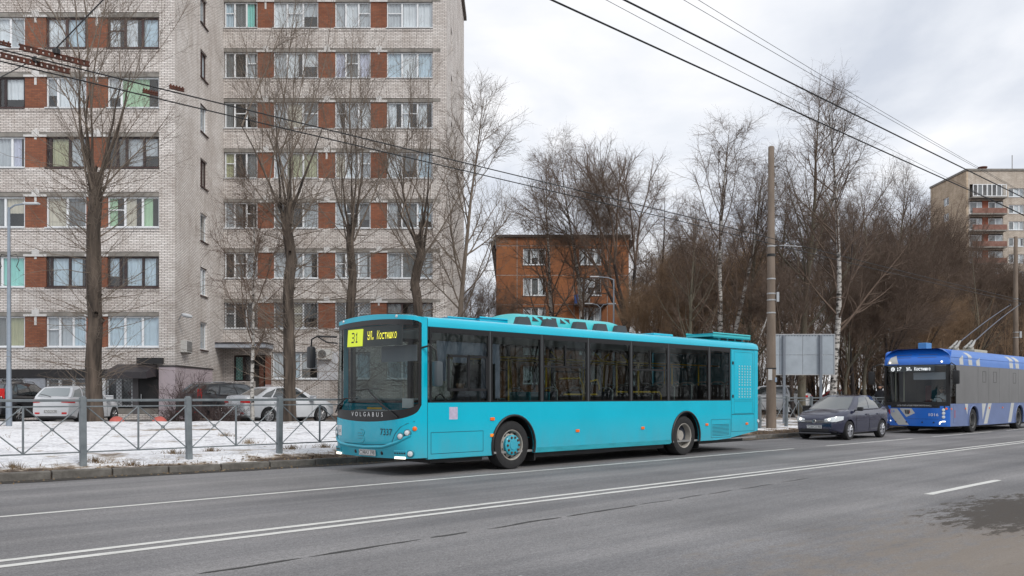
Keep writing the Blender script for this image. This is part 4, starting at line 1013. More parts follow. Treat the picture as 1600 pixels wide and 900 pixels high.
    MB().rbox(1.9, 1.93, -1.02, -.55, 1.2, 1.24, .003).build('yellow_handle', YR, B)
    def rail(*p): MB().tube(p, .019, 8).build('handrail', YR, B, 60)
    for s in (1, -1):
        rail((.2, s*.55, 2.28), (-8.6, s*.55, 2.28))
        for x in (-.55, -1.7, -3.0, -4.15, -5.0, -6.4, -7.6): rail((x, s*.55, .38), (x, s*.55, 2.28))
    for x in (-2.1, -3.6, -4.6): rail((x, .55, 2.28), (x-.25, .55, 2.45)) ; rail((x, .55, 2.28), (x+.25, .55, 2.45))
    rail((-1.65, 1.12, 1.50), (-2.75, 1.12, 1.50)); rail((-2.9, .7, 1.78), (-3.25, .7, 1.84), (-3.32, .7, 1.70), (-3.32, .7, .5)); rail((-1.75, .9, 1.84), (-2.4, .9, 1.86), (-2.52, .9, 1.74), (-2.52, .9, .6))
    rail((-3.45, 1.1, 1.56), (-4.75, 1.1, 1.56)); rail((-4.8, 1.1, 1.56), (-5.1, 1.1, 1.56), (-5.17, 1.1, 1.48), (-5.17, 1.1, .9))
    for x in (-.62, -1.2): MB().rbox(x-.02, x+.02, .5, 1.12, .6, 1.55, .01).build('partition', TQ, B)
    MB().rbox(-.7, -1.15, -1.15, -.55, .5, 1.5, .03).build('locker', mat('brown_case', (.22, .11, .045), .7, var=.2), B)
    def seat(x, y, z, rot=1):
        q = MB(); q.rbox(x-.22, x+.22, y-.21, y+.21, z, z+.09, .03); q.rbox(x-.24*rot-.04, x-.24*rot+.04, y-.21, y+.21, z+.05, z+.72, .03); q.box(x-.15, x+.15, y-.15, y+.15, .37, z); o = q.build('seat', SEAT, B, 40)
        MB().tube([(x-.28*rot, y-.20, z+.30), (x-.30*rot, y-.20, z+.74), (x-.30*rot, y-.1, z+.80), (x-.30*rot, y+.1, z+.80), (x-.30*rot, y+.20, z+.74), (x-.28*rot, y+.20, z+.30)], .016, 6).build('seat_handle', mat('handle_grey', (.36, .35, .34), .5), o, 60)
    for x, z in ((-1.15, .85), (-1.95, .85), (-3.0, .85), (-3.7, .75), (-4.5, .75), (-5.4, .95), (-6.15, 1.0), (-6.9, 1.02), (-7.65, 1.05), (-8.3, 1.05)):
        for y in (.92, .48, -.92, -.48):
            if y in (.48, -.48) and x > -4: continue
            seat(x, y, z, 1)
    return B, X
BUS, BX = build_bus()
# ================================================================== people
SKIN = mat('skin', (.52, .31, .22), .6, var=.05)
def skin_body(name, joints, edges, m, parent, sub=2):
    """joints: list of (pos, radius); one continuous surface grown along the edges"""
    me = bpy.data.meshes.new(name); me.from_pydata([j[0] for j in joints], edges, [])
    o = bpy.data.objects.new(name+'_tmp', me); COL.objects.link(o)
    sk = o.modifiers.new('skin', 'SKIN'); sb = o.modifiers.new('sub', 'SUBSURF'); sb.levels = sub
    sk.use_smooth_shade = True
    for i, j in enumerate(joints):
        r_ = j[1]; d = me.skin_vertices[0].data[i]; d.radius = (r_, r_) if not isinstance(r_, tuple) else r_; d.use_root = (i == 0)
    dg = bpy.context.evaluated_depsgraph_get(); dg.update()
    me2 = bpy.data.meshes.new_from_object(o.evaluated_get(dg)); me2.name = name
    bpy.data.objects.remove(o); me2.materials.clear(); me2.materials.append(m); me2.shade_smooth()
    return obj(name, me2, parent)
def head(parent, c, fwd, s=1.0, hair=(.03, .022, .018)):
    f = Vector(fwd).normalized(); up = Vector((0, 0, 1)); rt = f.cross(up).normalized(); c = Vector(c)
    def P(x, y, z): return tuple(c+(rt*x+f*y+up*z)*s)
    def ell(u, v):
        th, ph = 2*math.pi*u, math.pi*v; x = .075*math.sin(ph)*math.cos(th); y = .092*math.sin(ph)*math.sin(th); z = .115*math.cos(ph)
        if z < 0: x *= 1+z*2.0; y = y*(1+z*1.2)+(.012 if y > 0 else 0)
        return P(x, y, z)
    h = MB().grid(ell, 18, 12); nose = [P(0, .088, .02), P(0, .115, -.02), P(0, .095, -.03)]; h.tube(nose, [.008*s, .014*s, .01*s], 6)
    for sx in (-1, 1): h.lathe([(.028*s, -.008*s), (.03*s, 0), (.02*s, .008*s)], P(sx*.077, -.005, -.005), 8, ax='x')
    H = h.build('head', SKIN, parent, 60)
    for sx in (-1, 1): MB().lathe([(.011*s, -.004), (.011*s, .003), (.001, .005)], P(sx*.03, .082, .018), 8, close=False).build('eye', INK, H)
    MB().tube([P(-.022, .088, -.055), P(0, .094, -.056), P(.022, .088, -.055)], .005*s, 5).build('mouth', mat('lips', (.32, .12, .10), .6), H)
    def hr(u, v):
        th, ph = 2*math.pi*u, math.pi*.55*v; k = 1.10; y = .097*k*math.sin(ph)*math.sin(th)
        return P(.079*k*math.sin(ph)*math.cos(th), y-.012, .118*k*math.cos(ph)-.0+(.035*v if y > .02 else -.03*v))
    MB().grid(hr, 16, 7).build('hair', mat('hair_%d' % int(hair[0]*1000), hair, .8, var=.2), H, 60)
def hand(parent, c, d, up, s=1.0, side=1):
    """a half-closed hand: palm and five fingers as one skinned surface"""
    c = Vector(c); d = Vector(d).normalized(); up = Vector(up).normalized(); rt = d.cross(up).normalized()*side; up = rt.cross(d)*side
    def P(x, y, z): return tuple(c+(rt*x+d*y+up*z)*s)
    J = [(P(0, 0, 0), .024*s), (P(0, .05, 0), (.034*s, .018*s)), (P(0, .085, 0), (.036*s, .015*s))]; E_ = [(0, 1), (1, 2)]
    for k, (x, l_) in enumerate(((-.03, .072), (-.010, .080), (.010, .075), (.029, .058))):
        i = len(J); J += [(P(x, .10, 0), .009*s), (P(x, .10+l_*.45, -.012), .0085*s), (P(x, .10+l_*.55, -.04), .008*s), (P(x, .10+l_*.25, -.055), .007*s)]; E_ += [(2, i), (i, i+1), (i+1, i+2), (i+2, i+3)]
    i = len(J); J += [(P(-.045, .045, -.01), .011*s), (P(-.055, .08, -.03), .010*s), (P(-.045, .10, -.045), .008*s)]; E_ += [(1, i), (i, i+1), (i+1, i+2)]
    return skin_body('hand', J, E_, SKIN, parent, 1)
def seated_driver(parent_thing_name, label, origin, rz, jacket, zs=.90, hair=(.03, .022, .018), arm_t=((.62, -.22, .52), (.62, .22, .52))):
    """origin: middle of the seat top in world, rz heading; local x forward"""
    t = thing('person', label, 'person', origin, rz)
    J = [((0, 0, .10), .15), ((.0, 0, .30), .155), ((-.03, 0, .50), .165), ((-.02, 0, .60), .09), ((0, 0, .68), .058),          # pelvis .. neck
         ((-.02, .19, .53), .075), ((.16, .25, .33), .055), ((.40, .23, .40), .042),
         ((-.02, -.19, .53), .075), ((.16, -.25, .33), .055), ((.40, -.23, .40), .042),
         ((.08, .10, .08), .095), ((.46, .13, .10), .07), ((.50, .13, -.30), .05), ((.62, .13, -.36), .04),
         ((.08, -.10, .08), .095), ((.46, -.13, .10), .07), ((.50, -.13, -.30), .05), ((.62, -.13, -.36), .04)]
    E_ = [(0, 1), (1, 2), (2, 3), (3, 4), (2, 5), (5, 6), (6, 7), (2, 8), (8, 9), (9, 10), (0, 11), (11, 12), (12, 13), (13, 14), (0, 15), (15, 16), (16, 17), (17, 18)]
    skin_body('body', J, E_, jacket, t)
    head(t, (.03, 0, .80), (1, 0, 0), 1.0, hair)
    hand(t, (.41, .225, .405), (.8, -.1, .25), (0, 0, 1), 1.0, 1); hand(t, (.41, -.225, .405), (.8, .1, .25), (0, 0, 1), 1.0, -1)
    return t
def veh(Vobj, x, y, z): return Vobj.matrix_basis @ Vector((x, y, z))
bpy.context.view_layer.update()
seated_driver('person', 'bus driver in dark jacket holding the steering wheel of the turquoise bus', veh(BUS, .86, .68, .90), VEHROT, mat('jacket_dark', (.02, .025, .04), .85, var=.2))

# ================================================================== cars
def car(name, label, loc, rz, paint, kind='sedan', group=None, L_=(2.10, -2.28), W_=.845, H_=1.46, wb=1.275, plate_txt=None, rim=None, lit=False, badge=None, rear_plate=True, tail='wide', rails=False, alloy='alloy', glassm=None):
    t = thing(name, label, 'car', loc, rz, group)
    xf, xr = L_; k = H_/1.46
    GLS = glassm or mat('car_glass', (.035, .042, .045), .04, coat=1.0, spec=.9)
    if kind == 'sedan': top = [(xf, .55), (xf-.02, .68), (xf-.12, .775), (xf-.40, .875), (xf-.8, .955), (xf-1.12, 1.0), (.3, .985), (-.6, 1.0), (-1.2, 1.02), (-1.62, 1.07), (xr+.28, 1.10), (xr+.08, 1.08), (xr+.02, .97), (xr, .70)]
    else: top = [(xf, .56), (xf-.03, .68), (xf-.16, .78), (xf-.45, .87), (xf-.9, .95), (xf-1.15, .99), (.3, .98), (-.6, 1.0), (-1.2, 1.03), (-1.62, 1.06), (xr+.18, 1.06), (xr+.05, 1.02), (xr+.01, .92), (xr, .70)]
    top = [(x, z*k) for x, z in top]
    def hw(x):
        if x > xf-.9: q = (x-(xf-.9))/.9; return W_*(1-.30*q**2.6)
        if x < xr+.7: q = ((xr+.7)-x)/.7; return W_*(1-.17*q**2.4)
        return W_
    m = MB(); n = None
    for i, (x, zt) in enumerate(top):
        w_ = hw(x); zb = .20+(.10*S((x-(xf-.5))/.5)+.12*S(((xr+.5)-x)/.5)); zt = max(zt, zb+.3) if 0 < i < len(top)-1 else zt
        hh = zt-zb
        ring = [(0, zb), (w_*.86, zb), (w_*.965, zb+.05), (w_*.985, zb+hh*.22), (w_, zb+hh*.45), (w_*.99, zb+hh*.72), (w_*.965, zb+hh*.86), (w_*.90, zb+hh*.965), (w_*.80, zt), (w_*.4, zt+.02), (0, zt+.025)]
        ring = ring+[(-y, z) for y, z in ring[-2:0:-1]]; n = len(ring); m.v += [(x, y, z) for y, z in ring]
    for i in range(len(top)-1):
        for j in range(n): a = i*n+j; b = i*n+(j+1) % n; m.f.append((a, b, b+n, a+n))
    m.f.append(tuple(range(n-1, -1, -1))); m.f.append(tuple(range((len(top)-1)*n, len(top)*n)))
    me = m.mesh('body', paint, 35); bo = bpy.data.objects.new('body', me); COL.objects.link(bo)
    rw = .315*(k if k > 1.05 else 1); cut = []
    for x in (wb, -wb):
        for s in (1, -1):
            c_ = MB().lathe([(rw+.055, -.17), (rw+.055, .17)], (x, s*(W_-.06), rw), 28).mesh('cut'); co = bpy.data.objects.new('cut', c_); COL.objects.link(co); cut.append(co)
            md = bo.modifiers.new('b', 'BOOLEAN'); md.operation = 'DIFFERENCE'; md.object = co; md.solver = 'EXACT'
    dg = bpy.context.evaluated_depsgraph_get(); dg.update()
    me2 = bpy.data.meshes.new_from_object(bo.evaluated_get(dg)); me2.name = 'body'
    bpy.data.objects.remove(bo)
    for c_ in cut: bpy.data.objects.remove(c_)
    me2.materials.clear(); me2.materials.append(paint); me2.polygons.foreach_set('material_index', [0]*len(me2.polygons)); me2.shade_smooth(); me2.set_sharp_from_angle(angle=R(35)); obj('body', me2, t)
    # greenhouse
    zbelt = .96*k
    if kind == 'sedan': bf, bt, rf, rr, br = xf-1.02, 0, .28, -1.05, -1.78
    elif kind == 'hatch': bf, bt, rf, rr, br = xf-1.12, 0, .32, -1.55, xr+.12
    else: bf, bt, rf, rr, br = xf-1.10, 0, .40, -1.62, xr+.10
    wbt, wrf = W_*.93, W_*.70; zr = H_
    def roofz(x): q = (x-(rf+rr)/2)/((rf-rr)/2); return zr-.045*q*q
    def belt(u): x = bf+(br-bf)*u; return Vector((x, wbt*(1-.10*S((u-.75)/.25)-.06*S((.15-u)/.15)), zbelt+.05*u*k))
    def roof(u): x = rf+(rr-rf)*u; return Vector((x, wrf*(1-.05*(2*u-1)**2), roofz(x)-.02))
    def SD(u, v, s, off=0):
        p = belt(u).lerp(roof(u), v); p.y += .035*math.sin(math.pi*v)+off; p.y *= s; return p
    def WS(u, v, off=0, front=True):   # screen, u across -1..1
        u0 = 0 if front else 1; b = belt(u0); r_ = roof(u0); p = b.lerp(r_, v); y = p.y+.035*math.sin(math.pi*v); bulge = (.10 if front else -.06)*(1-u*u)
        return Vector((p.x+bulge+(off if front else -off), y*u, p.z+(.015*(1-u*u))*v+off*.7))
    g = MB()
    for s in (1, -1): g.grid(lambda u, v: SD(u, v, s), 14, 5)
    g.grid(lambda u, v: WS(2*u-1, v), 10, 5); g.grid(lambda u, v: WS(2*u-1, v, 0, False), 10, 5)
    def RF(u, v):
        p = roof(u); y = 2*v-1; q = WS(y, 1) if u <= 0 else (WS(y, 1, 0, False) if u >= 1 else None)
        if q is not None: return q
        b = (.10*(1-y*y)*(1-u/.12) if u < .12 else 0)+(-.06*(1-y*y)*((u-.88)/.12) if u > .88 else 0)
        return (p.x+b, p.y*y, p.z+.028*(1-y**4)+.0)
    g.grid(RF, 16, 12)
    bm = bmesh.new(); tmp = g.mesh('roof', paint); bm.from_mesh(tmp); bmesh.ops.remove_doubles(bm, verts=bm.verts[:], dist=.004); bmesh.ops.recalc_face_normals(bm, faces=bm.faces[:]); bm.to_mesh(tmp); bm.free(); tmp.shade_smooth(); tmp.set_sharp_from_angle(angle=R(38)); obj('roof', tmp, t)
    MB().grid(lambda u, v: WS(-.90+1.80*u, .05+.88*v, .008), 12, 6).build('windscreen', GLS, t, 60)
    MB().grid(lambda u, v: WS(-.86+1.72*u, .12+.78*v, .008, False), 12, 6).build('rear_window', GLS, t, 60)
    wins = [(.13, .45), (.475, .76), (.785, .93)] if kind == 'sedan' else [(.10, .42), (.445, .73), (.76, .95)]
    for s in (1, -1):
        for i, (u0, u1) in enumerate(wins):
            def fn(u, v):
                uu = u0+(u1-u0)*u; vv = .06+.82*v
                if i == 0: uu = max(uu, u0+.0)
                if i == 2: vv = .06+(.82-.40*u)*v if kind == 'sedan' else .06+(.82-.2*u)*v
                return SD(uu, vv, s, .006)
            MB().grid(fn, 6, 5).build('side_window', GLS, t, 60)
            if i < 2: MB().rbox((belt(u1-.06).x)-.10, belt(u1-.06).x+.08, s*(W_*.985), s*(W_*.985+.03), .80*k, .835*k, .008).build('door_handle', paint, t)
        # door gaps
        for u in (.10, .455, .80):
            xg = belt(u).x; zz_ = [.27, .45, .65, .80*k, .90*k]; m = MB(); m.tube([(xg+.04*(z-.5), s*(W_*(1.0 if z < .75 else .985)+.001), z) for z in zz_[:4]], .005, 4); m.build('door_gap', BLACK, t)
        mi = MB(); xm = bf-.32; mi.rbox(xm-.07, xm+.07, s*(W_+.02), s*(W_+.20), .93*k, 1.06*k, .035); mi.build('mirror', BLACK if kind == 'sedan' and lit else paint, t, 50)
        MB().box(xm-.03, xm+.03, s*(W_*.90), s*(W_+.03), .935*k, .965*k).build('mirror_foot', BLACK, t)
        wheel(t, wb, s*(W_-.10), s, rw, .20, alloy, rim or CHROME); wheel(t, -wb, s*(W_-.10), s, rw, .20, alloy, rim or CHROME)
        MB().box(wb-.36, wb+.36, s*(W_-.24), s*(W_-.23), .22, .62).build('arch_liner', BLACK, t); MB().box(-wb-.36, -wb+.36, s*(W_-.24), s*(W_-.23), .22, .62).build('arch_liner', BLACK, t)
        # head and tail lamps wrapping the corners
        def HL(u, v):
            if u < .45: x = xf; y = s*(.34+(hw(xf)-.34)*u/.45)
            else: x = xf-.42*(u-.45)/.55; y = s*(hw(x)+.006)
            zc = .635+.075*u; hh = .045+.045*min(1, u*1.6)-.085*max(0, u-.6); z = zc-hh+2*hh*v
            nx = .02*max(0, min(1, (z-.55)/.13))+.10*max(0, (z-.68)/.095)
            return (x+.014-nx*(1 if u < .6 else .3), y+s*.004, z*k)
        MB().grid(HL, 8, 4).build('headlamp', LAMPW, t, 50)
        if lit:
            MB().lathe([(.042, -.01), (.042, .03), (.001, .04)], (xf-.03, s*.50, .665*k), 12, ax='x', close=False).build('lit_bulb', LIT, t)
        def TL(u, v):
            if tail == 'wide': x = xr-.012+.30*max(0, u-.55)/.45; y = s*(W_*(.50+.33*min(1, u/.55)) if u < .55 else hw(x)+.006); zc, hh = .88, .06+.02*u
            else: x = xr+.0+.12*u; y = s*(hw(x)*(.86+.14*u)+.006); zc, hh = 1.05, .2
            zc *= k; return (x, y, zc-hh+2*hh*v)
        MB().grid(TL, 8, 3).build('tail_lamp', REDL, t, 50)
        MB().rbox(xr+.0, xr-.012, s*W_*.52, s*W_*.74, .40, .46, .004).build('reflector', REDL, t)
        MB().lathe([(.055, -.02), (.055, .02), (.001, .03)], (xf-.10, s*W_*.62, .36), 12, ax='x', close=False).build('fog_lamp', LAMPW, t)
        if rails: MB().tube([(rf-.1, s*wrf*.96, zr-.03), (rf-.25, s*wrf*.95, zr+.035), (rr+.25, s*wrf*.95, zr+.03), (rr+.1, s*wrf*.95, zr-.03)], .018, 6).build('roof_rail', CHROME, t, 60)
    # nose: grille, lower intake, plate
    def nose(y, z): return xf+.004-.012*(abs(y)/W_)**2
    def npatch(nm, y0, y1, z0, z1, mm, off=.006): return MB().grid(lambda u, v: (nose(y0+(y1-y0)*u, 0)+off-.0, y0+(y1-y0)*u, z0+(z1-z0)*v), 10, 2).build(nm, mm, t, 60)
    gr = npatch('grille', -.48, .48, .575, .655, BLACK, .004)
    for z in (.595, .635): npatch('grille_bar', -.46, .46, z, z+.012, CHROME, .012)
    npatch('lower_intake', -.50, .50, .285, .375, BLACK, .010)
    npatch('bumper_lip', -.57, .57, .215, .25, mat('bumper_grey', (.10, .10, .11), .6), .012)
    if badge:
        o = MB().lathe([(.062, -.01), (.062, .012), (.05, .016)], (0, 0, 0), 20, ax='z').build('badge', BLACK, t); o.matrix_local = facing((xf+.018, 0, .625), (0, 1, 0), (0, 0, 1))
        m = MB(); m.tube([(.058*math.cos(q*math.pi/12), .058*math.sin(q*math.pi/12), .018) for q in range(25)], .006, 5, cap=False)
        for P_ in ([(-.026, .05), (0, .006), (.026, .05)], [(-.048, .03), (-.02, -.046), (0, -.006), (.02, -.046), (.048, .03)]): m.tube([(x, y, .018) for x, y in P_], .006, 5)
        m.build('emblem', CHROME, o)
    if plate_txt: plate(t, (xf+.03, 0, .44), (0, 1, 0), (0, 0, 1), plate_txt[0])
    if rear_plate: plate(t, (xr-.014, 0, .50), (0, -1, 0), (0, 0, 1), (plate_txt or ('X742OC 98',))[-1])
    if kind != 'sedan': MB().tube([(xr+.02, 0, 1.03*k), (xr-.03, .20, 1.10*k), (xr-.02, .42, 1.14*k)], .012, 5).build('rear_wiper', BLACK, t)
    MB().box(xr+.35, xf-.35, -W_*.8, W_*.8, .17, .24).build('underside', BLACK, t)
    return t
NAVY = mat('navy_paint', (.020, .023, .052), .2, metal=.2, coat=.8, var=.08, vs=2)
WHITEC = mat('white_car_paint', (.62, .64, .67), .3, coat=.6, var=.05, vs=1.5); DARKC = mat('black_car_paint', (.012, .013, .016), .3, coat=.7, var=.1)
SILV = mat('silver_car_paint', (.50, .52, .54), .3, metal=.4, coat=.5); MAR = mat('red_car_paint', (.30, .02, .02), .3, coat=.6)
LG_ = mat('light_car_glass', (.24, .27, .28), .05, coat=1.0, spec=.9)
aw = (apx(1329, 13.0)+apx(1378, 13.0))/2
car('sedan_car', 'dark blue sedan with lit headlights driving behind the turquoise bus', rd(aw, 13.0+.84), VEHROT, NAVY, 'sedan', H_=1.51, plate_txt=('T286CE 98', 'T286CE 98'), lit=True, badge=True, rim=mat('alloy_rim', (.46, .47, .50), .3, metal=.7), glassm=mat('car_glass_front', (.05, .06, .06), .03, coat=1.0, spec=.9))
DZ = .368
def gpos(px, Y, z=DZ): return (wx(px, Y), Y, z)
car('hatchback_car', 'white hatchback parked by the brick block behind the bare poplar trunk', gpos(124, 36.0), R(88), WHITEC, 'hatch', L_=(2.05, -2.10), H_=1.50, wb=1.28, plate_txt=('X742OC 98', 'E742OX 98'), glassm=LG_)
car('parked_suv', 'black sport utility car with tall red tail lamps parked beside the white hatchback', gpos(26, 37.4), R(88), DARKC, 'suv', L_=(2.2, -2.25), H_=1.66, W_=.90, wb=1.31, tail='tall', rails=True)
car('sedan_car', 'white sedan with red tail lamps parked near the brick block entrance', gpos(443, 36.0), R(50), WHITEC, 'sedan', H_=1.49, alloy='steel', rim=mat('steel_rim', (.34, .34, .35), .4, metal=.5), plate_txt=('H318KM 98',))
car('parked_suv', 'black sport utility car parked behind the leafless bush by the brick block', gpos(360, 38.4), R(58), DARKC, 'suv', L_=(2.2, -2.25), H_=1.66, W_=.90, wb=1.31, tail='tall', rails=True)
def wood_ground(px, Y): X = wx(px, Y); return (X, Y, gh(X, Y))
car('hatchback_car', 'silver hatchback parked in front of the wood beside the trolleybus', wood_ground(1352, 64), R(70), SILV, 'hatch', L_=(2.05, -2.10), H_=1.56, wb=1.28)
car('hatchback_car', 'dark red hatchback parked in front of the wood behind the blue sedan', wood_ground(1306, 66), R(150), MAR, 'hatch', L_=(2.05, -2.10), H_=1.50, wb=1.28)
car('parked_suv', 'white sport utility car parked behind the concrete pole', wood_ground(1201, 50), R(150), WHITEC, 'suv', L_=(2.2, -2.25), H_=1.62, wb=1.31)

# ================================================================== blue trolleybus
def build_trolley():
    T = thing('trolleybus', 'blue and grey trolleybus on route 17 with white stripes and raised poles', 'trolleybus', rd(apx(1521, 12.2), 13.45), VEHROT)
    a0 = apx(1521, 12.2); X = lambda px: a0-apx(px, 12.2)
    BLUE = mat('trolley_blue', (.01, .13, .55), .35, coat=.4, var=.05, vs=1); DUST = mat('trolley_dusty_blue', (.125, .17, .32), .5, var=.10, vs=1.6); ROOFB = mat('trolley_roof_blue', (.07, .18, .50), .45, var=.06, vs=1.2)
    GREYW = mat('trolley_side_film', (.135, .135, .137), .35, var=.12, vs=1.5, stretch=(1, 1, .5)); STRI = mat('trolley_stripe', (.46, .47, .46), .55, var=.08, vs=2)
    GL = glass('trolley_windscreen', 'd8e0e2', .02, .8); FRT = mat('black_glazing', (.006, .006, .007), .12)
    HW = 1.25; xs = X(1485); xr = -9.2; xw2 = X(1592.5)
    ZB, ZS, ZG, ZT = .28, 1.165, 2.66, 3.26
    for s in (1, -1):
        p = [(xs, ZB+.02), (xs, ZS), (xr, ZS), (xr, ZB)]+arch(xw2, .48, .58, ZB)+arch(0, .48, .58, ZB)
        MB().prism(p, s*HW, s*(HW-.05), 'y').build('side_panel', DUST, T)
        for cx in (0, xw2):
            MB().tube([(u, s*(HW+.004), z) for u, z in arch(cx, .48, .60, ZB+.01, 20)], .035, 6).build('arch_trim', DUST, T, 60)
            m = MB(); q = arch(cx, .48, .60, .30, 16)
            for (u, z), (u2, z2) in zip(q, q[1:]): m.quad((u, s*(HW-.05), z), (u2, s*(HW-.05), z2), (u2, s*.72, z2), (u, s*.72, z))
            m.box(cx-.58, cx+.58, s*.70, s*.72, .3, 1.05); m.build('wheel_well', BLACK, T)
        # film covered windows, each its own sheet
        xx = [xs-.62, -.55, -1.85, -3.2, -4.5, -5.8, -7.1, -8.4, xr]
        for i, (u0, u1) in enumerate(zip(xx, xx[1:])):
            W = MB().box(u1+.006, u0-.006, s*HW-s*.004, s*(HW-.03), ZS+.004, ZG).build('side_window', GREYW, T)
            if i in (1, 2, 4, 6):
                m = MB(); c_ = (u0+u1)/2-.1; m.box(c_-.20, c_+.20, s*(HW-.0), s*(HW-.012), 2.46, 2.48); m.box(c_-.20, c_-.185, s*HW, s*(HW-.012), 2.04, 2.46); m.box(c_+.185, c_+.20, s*HW, s*(HW-.012), 2.04, 2.46); m.box(c_-.2, c_+.2, s*HW, s*(HW-.012), 2.02, 2.04); m.build('vent_frame', FRT, W)
        MB().box(xs-.61, xs-.05, s*(HW-.004), s*(HW-.03), ZS+.004, ZG).build('driver_window', glass('trolley_side_glass', '9aa3a6', .02, .7), T)
        MB().box(xs-.05, xs, s*HW, s*(HW-.05), ZS, ZG).build('door_post', FRT, T); MB().box(xs-.63, xs-.60, s*(HW+.001), s*(HW-.04), ZS, ZG).build('door_post', mat('post_grey', (.12, .125, .13), .5), T)
        # stripes on the lower side
        def para(x, w_, lean, z0=ZB+.04, z1=ZS-.004, n='white_stripe'): MB().prism([(x, z0), (x-w_, z0), (x-w_-lean, z1), (x-lean, z1)], s*(HW+.003), s*(HW-.004), 'y').build(n, STRI, T)
        MB().prism([(.98, 1.155), (.62, 1.155), (.70, .72)], s*(HW+.003), s*(HW-.004), 'y').build('white_stripe', STRI, T)
        MB().prism([(-1.0, 1.155), (-1.5, 1.155), (-1.08, .50)], s*(HW+.003), s*(HW-.004), 'y').build('white_stripe', STRI, T)
        para(-1.22, .42, .55); para(-4.35, .42, .42); para(-7.4, .45, .45)
        # white spires on the roof fairing
        for x, w_, z1 in ((1.55, .42, 3.08), (.55, .42, 3.2), (-.35, .42, 3.02), (-4.55, .5, 3.2), (-5.4, .5, 3.2), (-8.0, .5, 3.2)):
            zt = [z for z in (2.68, 2.9, 3.05, z1)]
            def fn(u, v, x=x, w_=w_, z1=z1):
                z = 2.685+(z1-2.685)*v; return (x-w_*(1-u)*(S((v-.55)/.45) if z1 < 3.19 else 0)-w_*u, s*(ry(z)+.004), z)
            MB().grid(fn, 1, 8).build('roof_stripe', STRI, T)
        MB().box(xs-.30, xs-.62, s*(HW+.003), s*HW-s*.002, .42, 1.12).build('hatch_outline', mat('dusty_dark', (.06, .09, .24), .6), T); MB().box(xs-.31, xs-.61, s*(HW+.005), s*HW, .43, 1.11).build('hatch', DUST, T)
        MB().box(xs-.42, xs-.50, s*(HW+.007), s*HW, .62, .92).build('red_emblem', mat('emblem_red', (.30, .05, .06), .6), T)
        for x in (xs-.1, .9, -1.9, -3.6): MB().rbox(x-.05, x+.05, s*HW-s*.003, s*(HW+.018), .94, 1.0, .006).build('side_marker', ORANGE, T)
        wheel(T, 0, s*1.08, s, .48, .29, 'bus_rear', mat('rim_dark', (.12, .12, .12), .6)); wheel(T, xw2, s*1.08, s, .48, .29, 'bus_rear', mat('rim_dark', (.12, .12, .12), .6))
    # roof fairing
    prof = [(ry(z), z) for z in (2.66, 2.80, 2.93, 2.945, 2.96, 3.06, 3.14, 3.2, 3.24)]+[(.8, 3.30), (0, 3.31)]
    prof = prof+[(-u, z) for u, z in prof[-2::-1]]; n = len(prof)
    m = MB()
    for x in (xs-.0, xs-.3, -2, -5, xr): m.v += [(x, u, z) for u, z in prof]
    for i in range(4):
        for j in range(n-1): m.f.append((i*n+j, i*n+j+1, (i+1)*n+j+1, (i+1)*n+j))
    m.f.append(tuple(range(4*n, 5*n))); m.build('roof_fairing', ROOFB, T, 45)
    MB().box(xr, xs, -HW+.02, HW-.02, ZG-.03, ZG-.003).build('ceiling', mat('bus_ceiling', (.34, .34, .33), .8), T); MB().box(xr, xs, -HW+.06, HW-.06, .30, .36).build('floor', DARKIN, T)
    MB().box(xr-.02, xr, -HW, HW, .35, ZG).build('tail_wall', BLUE, T)
    for x in (0, xw2): MB().tube([(x, -1.0, .48), (x, 1.0, .48)], .09, 10).build('axle', BLACK, T)
    MB().box(xr+.3, xs-.9, -.7, .7, .16, .299).build('chassis', BLACK, T)
    # front
    def FX(y, z):
        t = min(1, abs(y)/HW); x = xs+.24*(1-t**3.2)**.7; x -= .06*S((z-1.1)/1.6)*(1-t**4); x -= .42*S((z-2.72)/.62)*(.35+.65*(1-t**6)); return x
    def patch(nm, mm, y0, y1, lo, hi, off=0, nu=30, nv=10):
        return MB().grid(lambda u, v: (FX(y0+(y1-y0)*u, lo+(hi-lo)*v)+off, y0+(y1-y0)*u, lo+(hi-lo)*v), nu, nv).build(nm, mm, T, 40)
    def cols(nm, mm, lo, hi, off=0, ymax=HW, nv=10):
        def fn(u, v):
            t = 2*u-1; y = ymax*math.copysign(1-(1-abs(t))**1.6, t); z = lo+(hi-lo)*v; return (FX(y, z)+off, y, z)
        return MB().grid(fn, 40, nv).build(nm, mm, T, 40)
    cols('front_panel', BLUE, .30, 1.00); cols('windscreen', GL, 1.14, 2.68); cols('windscreen_mask', FRT, 1.00, 1.14, .0); cols('windscreen_mask', FRT, 1.14, 1.24, .004, nv=2)
    cols('front_cap', BLUE, 2.68, 3.18)
    def cap(u, v):
        t = 2*u-1; y = HW*math.copysign(1-(1-abs(t))**1.6, t); x0 = FX(y, 3.18); yy = y*(1-.0*v); zt = 3.24+(.07*(1-(abs(y)/HW)**2)); return (x0+(xs-.3-x0)*v, y*(1-(.03*v)), 3.18+(zt-3.18)*S(v*1.3))
    MB().grid(cap, 30, 5).build('front_cap_top', BLUE, T, 50)
    for s in (1, -1):
        MB().grid(lambda u, v: (FX(s*(1.13+.12*u), 1.24+1.44*v)+.004, s*(1.13+.12*u), 1.24+1.44*v), 6, 6).build('windscreen_post', FRT, T, 60)
        MB().grid(lambda u, v: (FX(s*(.93+.30*u), .34+.74*v)+.006, s*(.93+.30*u), .34+.74*v), 6, 6).build('lamp_pillar', BLUE, T, 60)
    for z in (2.95, 3.06):
        for y0, y1 in ((-.9, -.2), (.05, .75)): patch('cap_groove', mat('dusty_dark', (.06, .09, .24), .6), y0, y1, z, z+.025, .004, 8, 1)
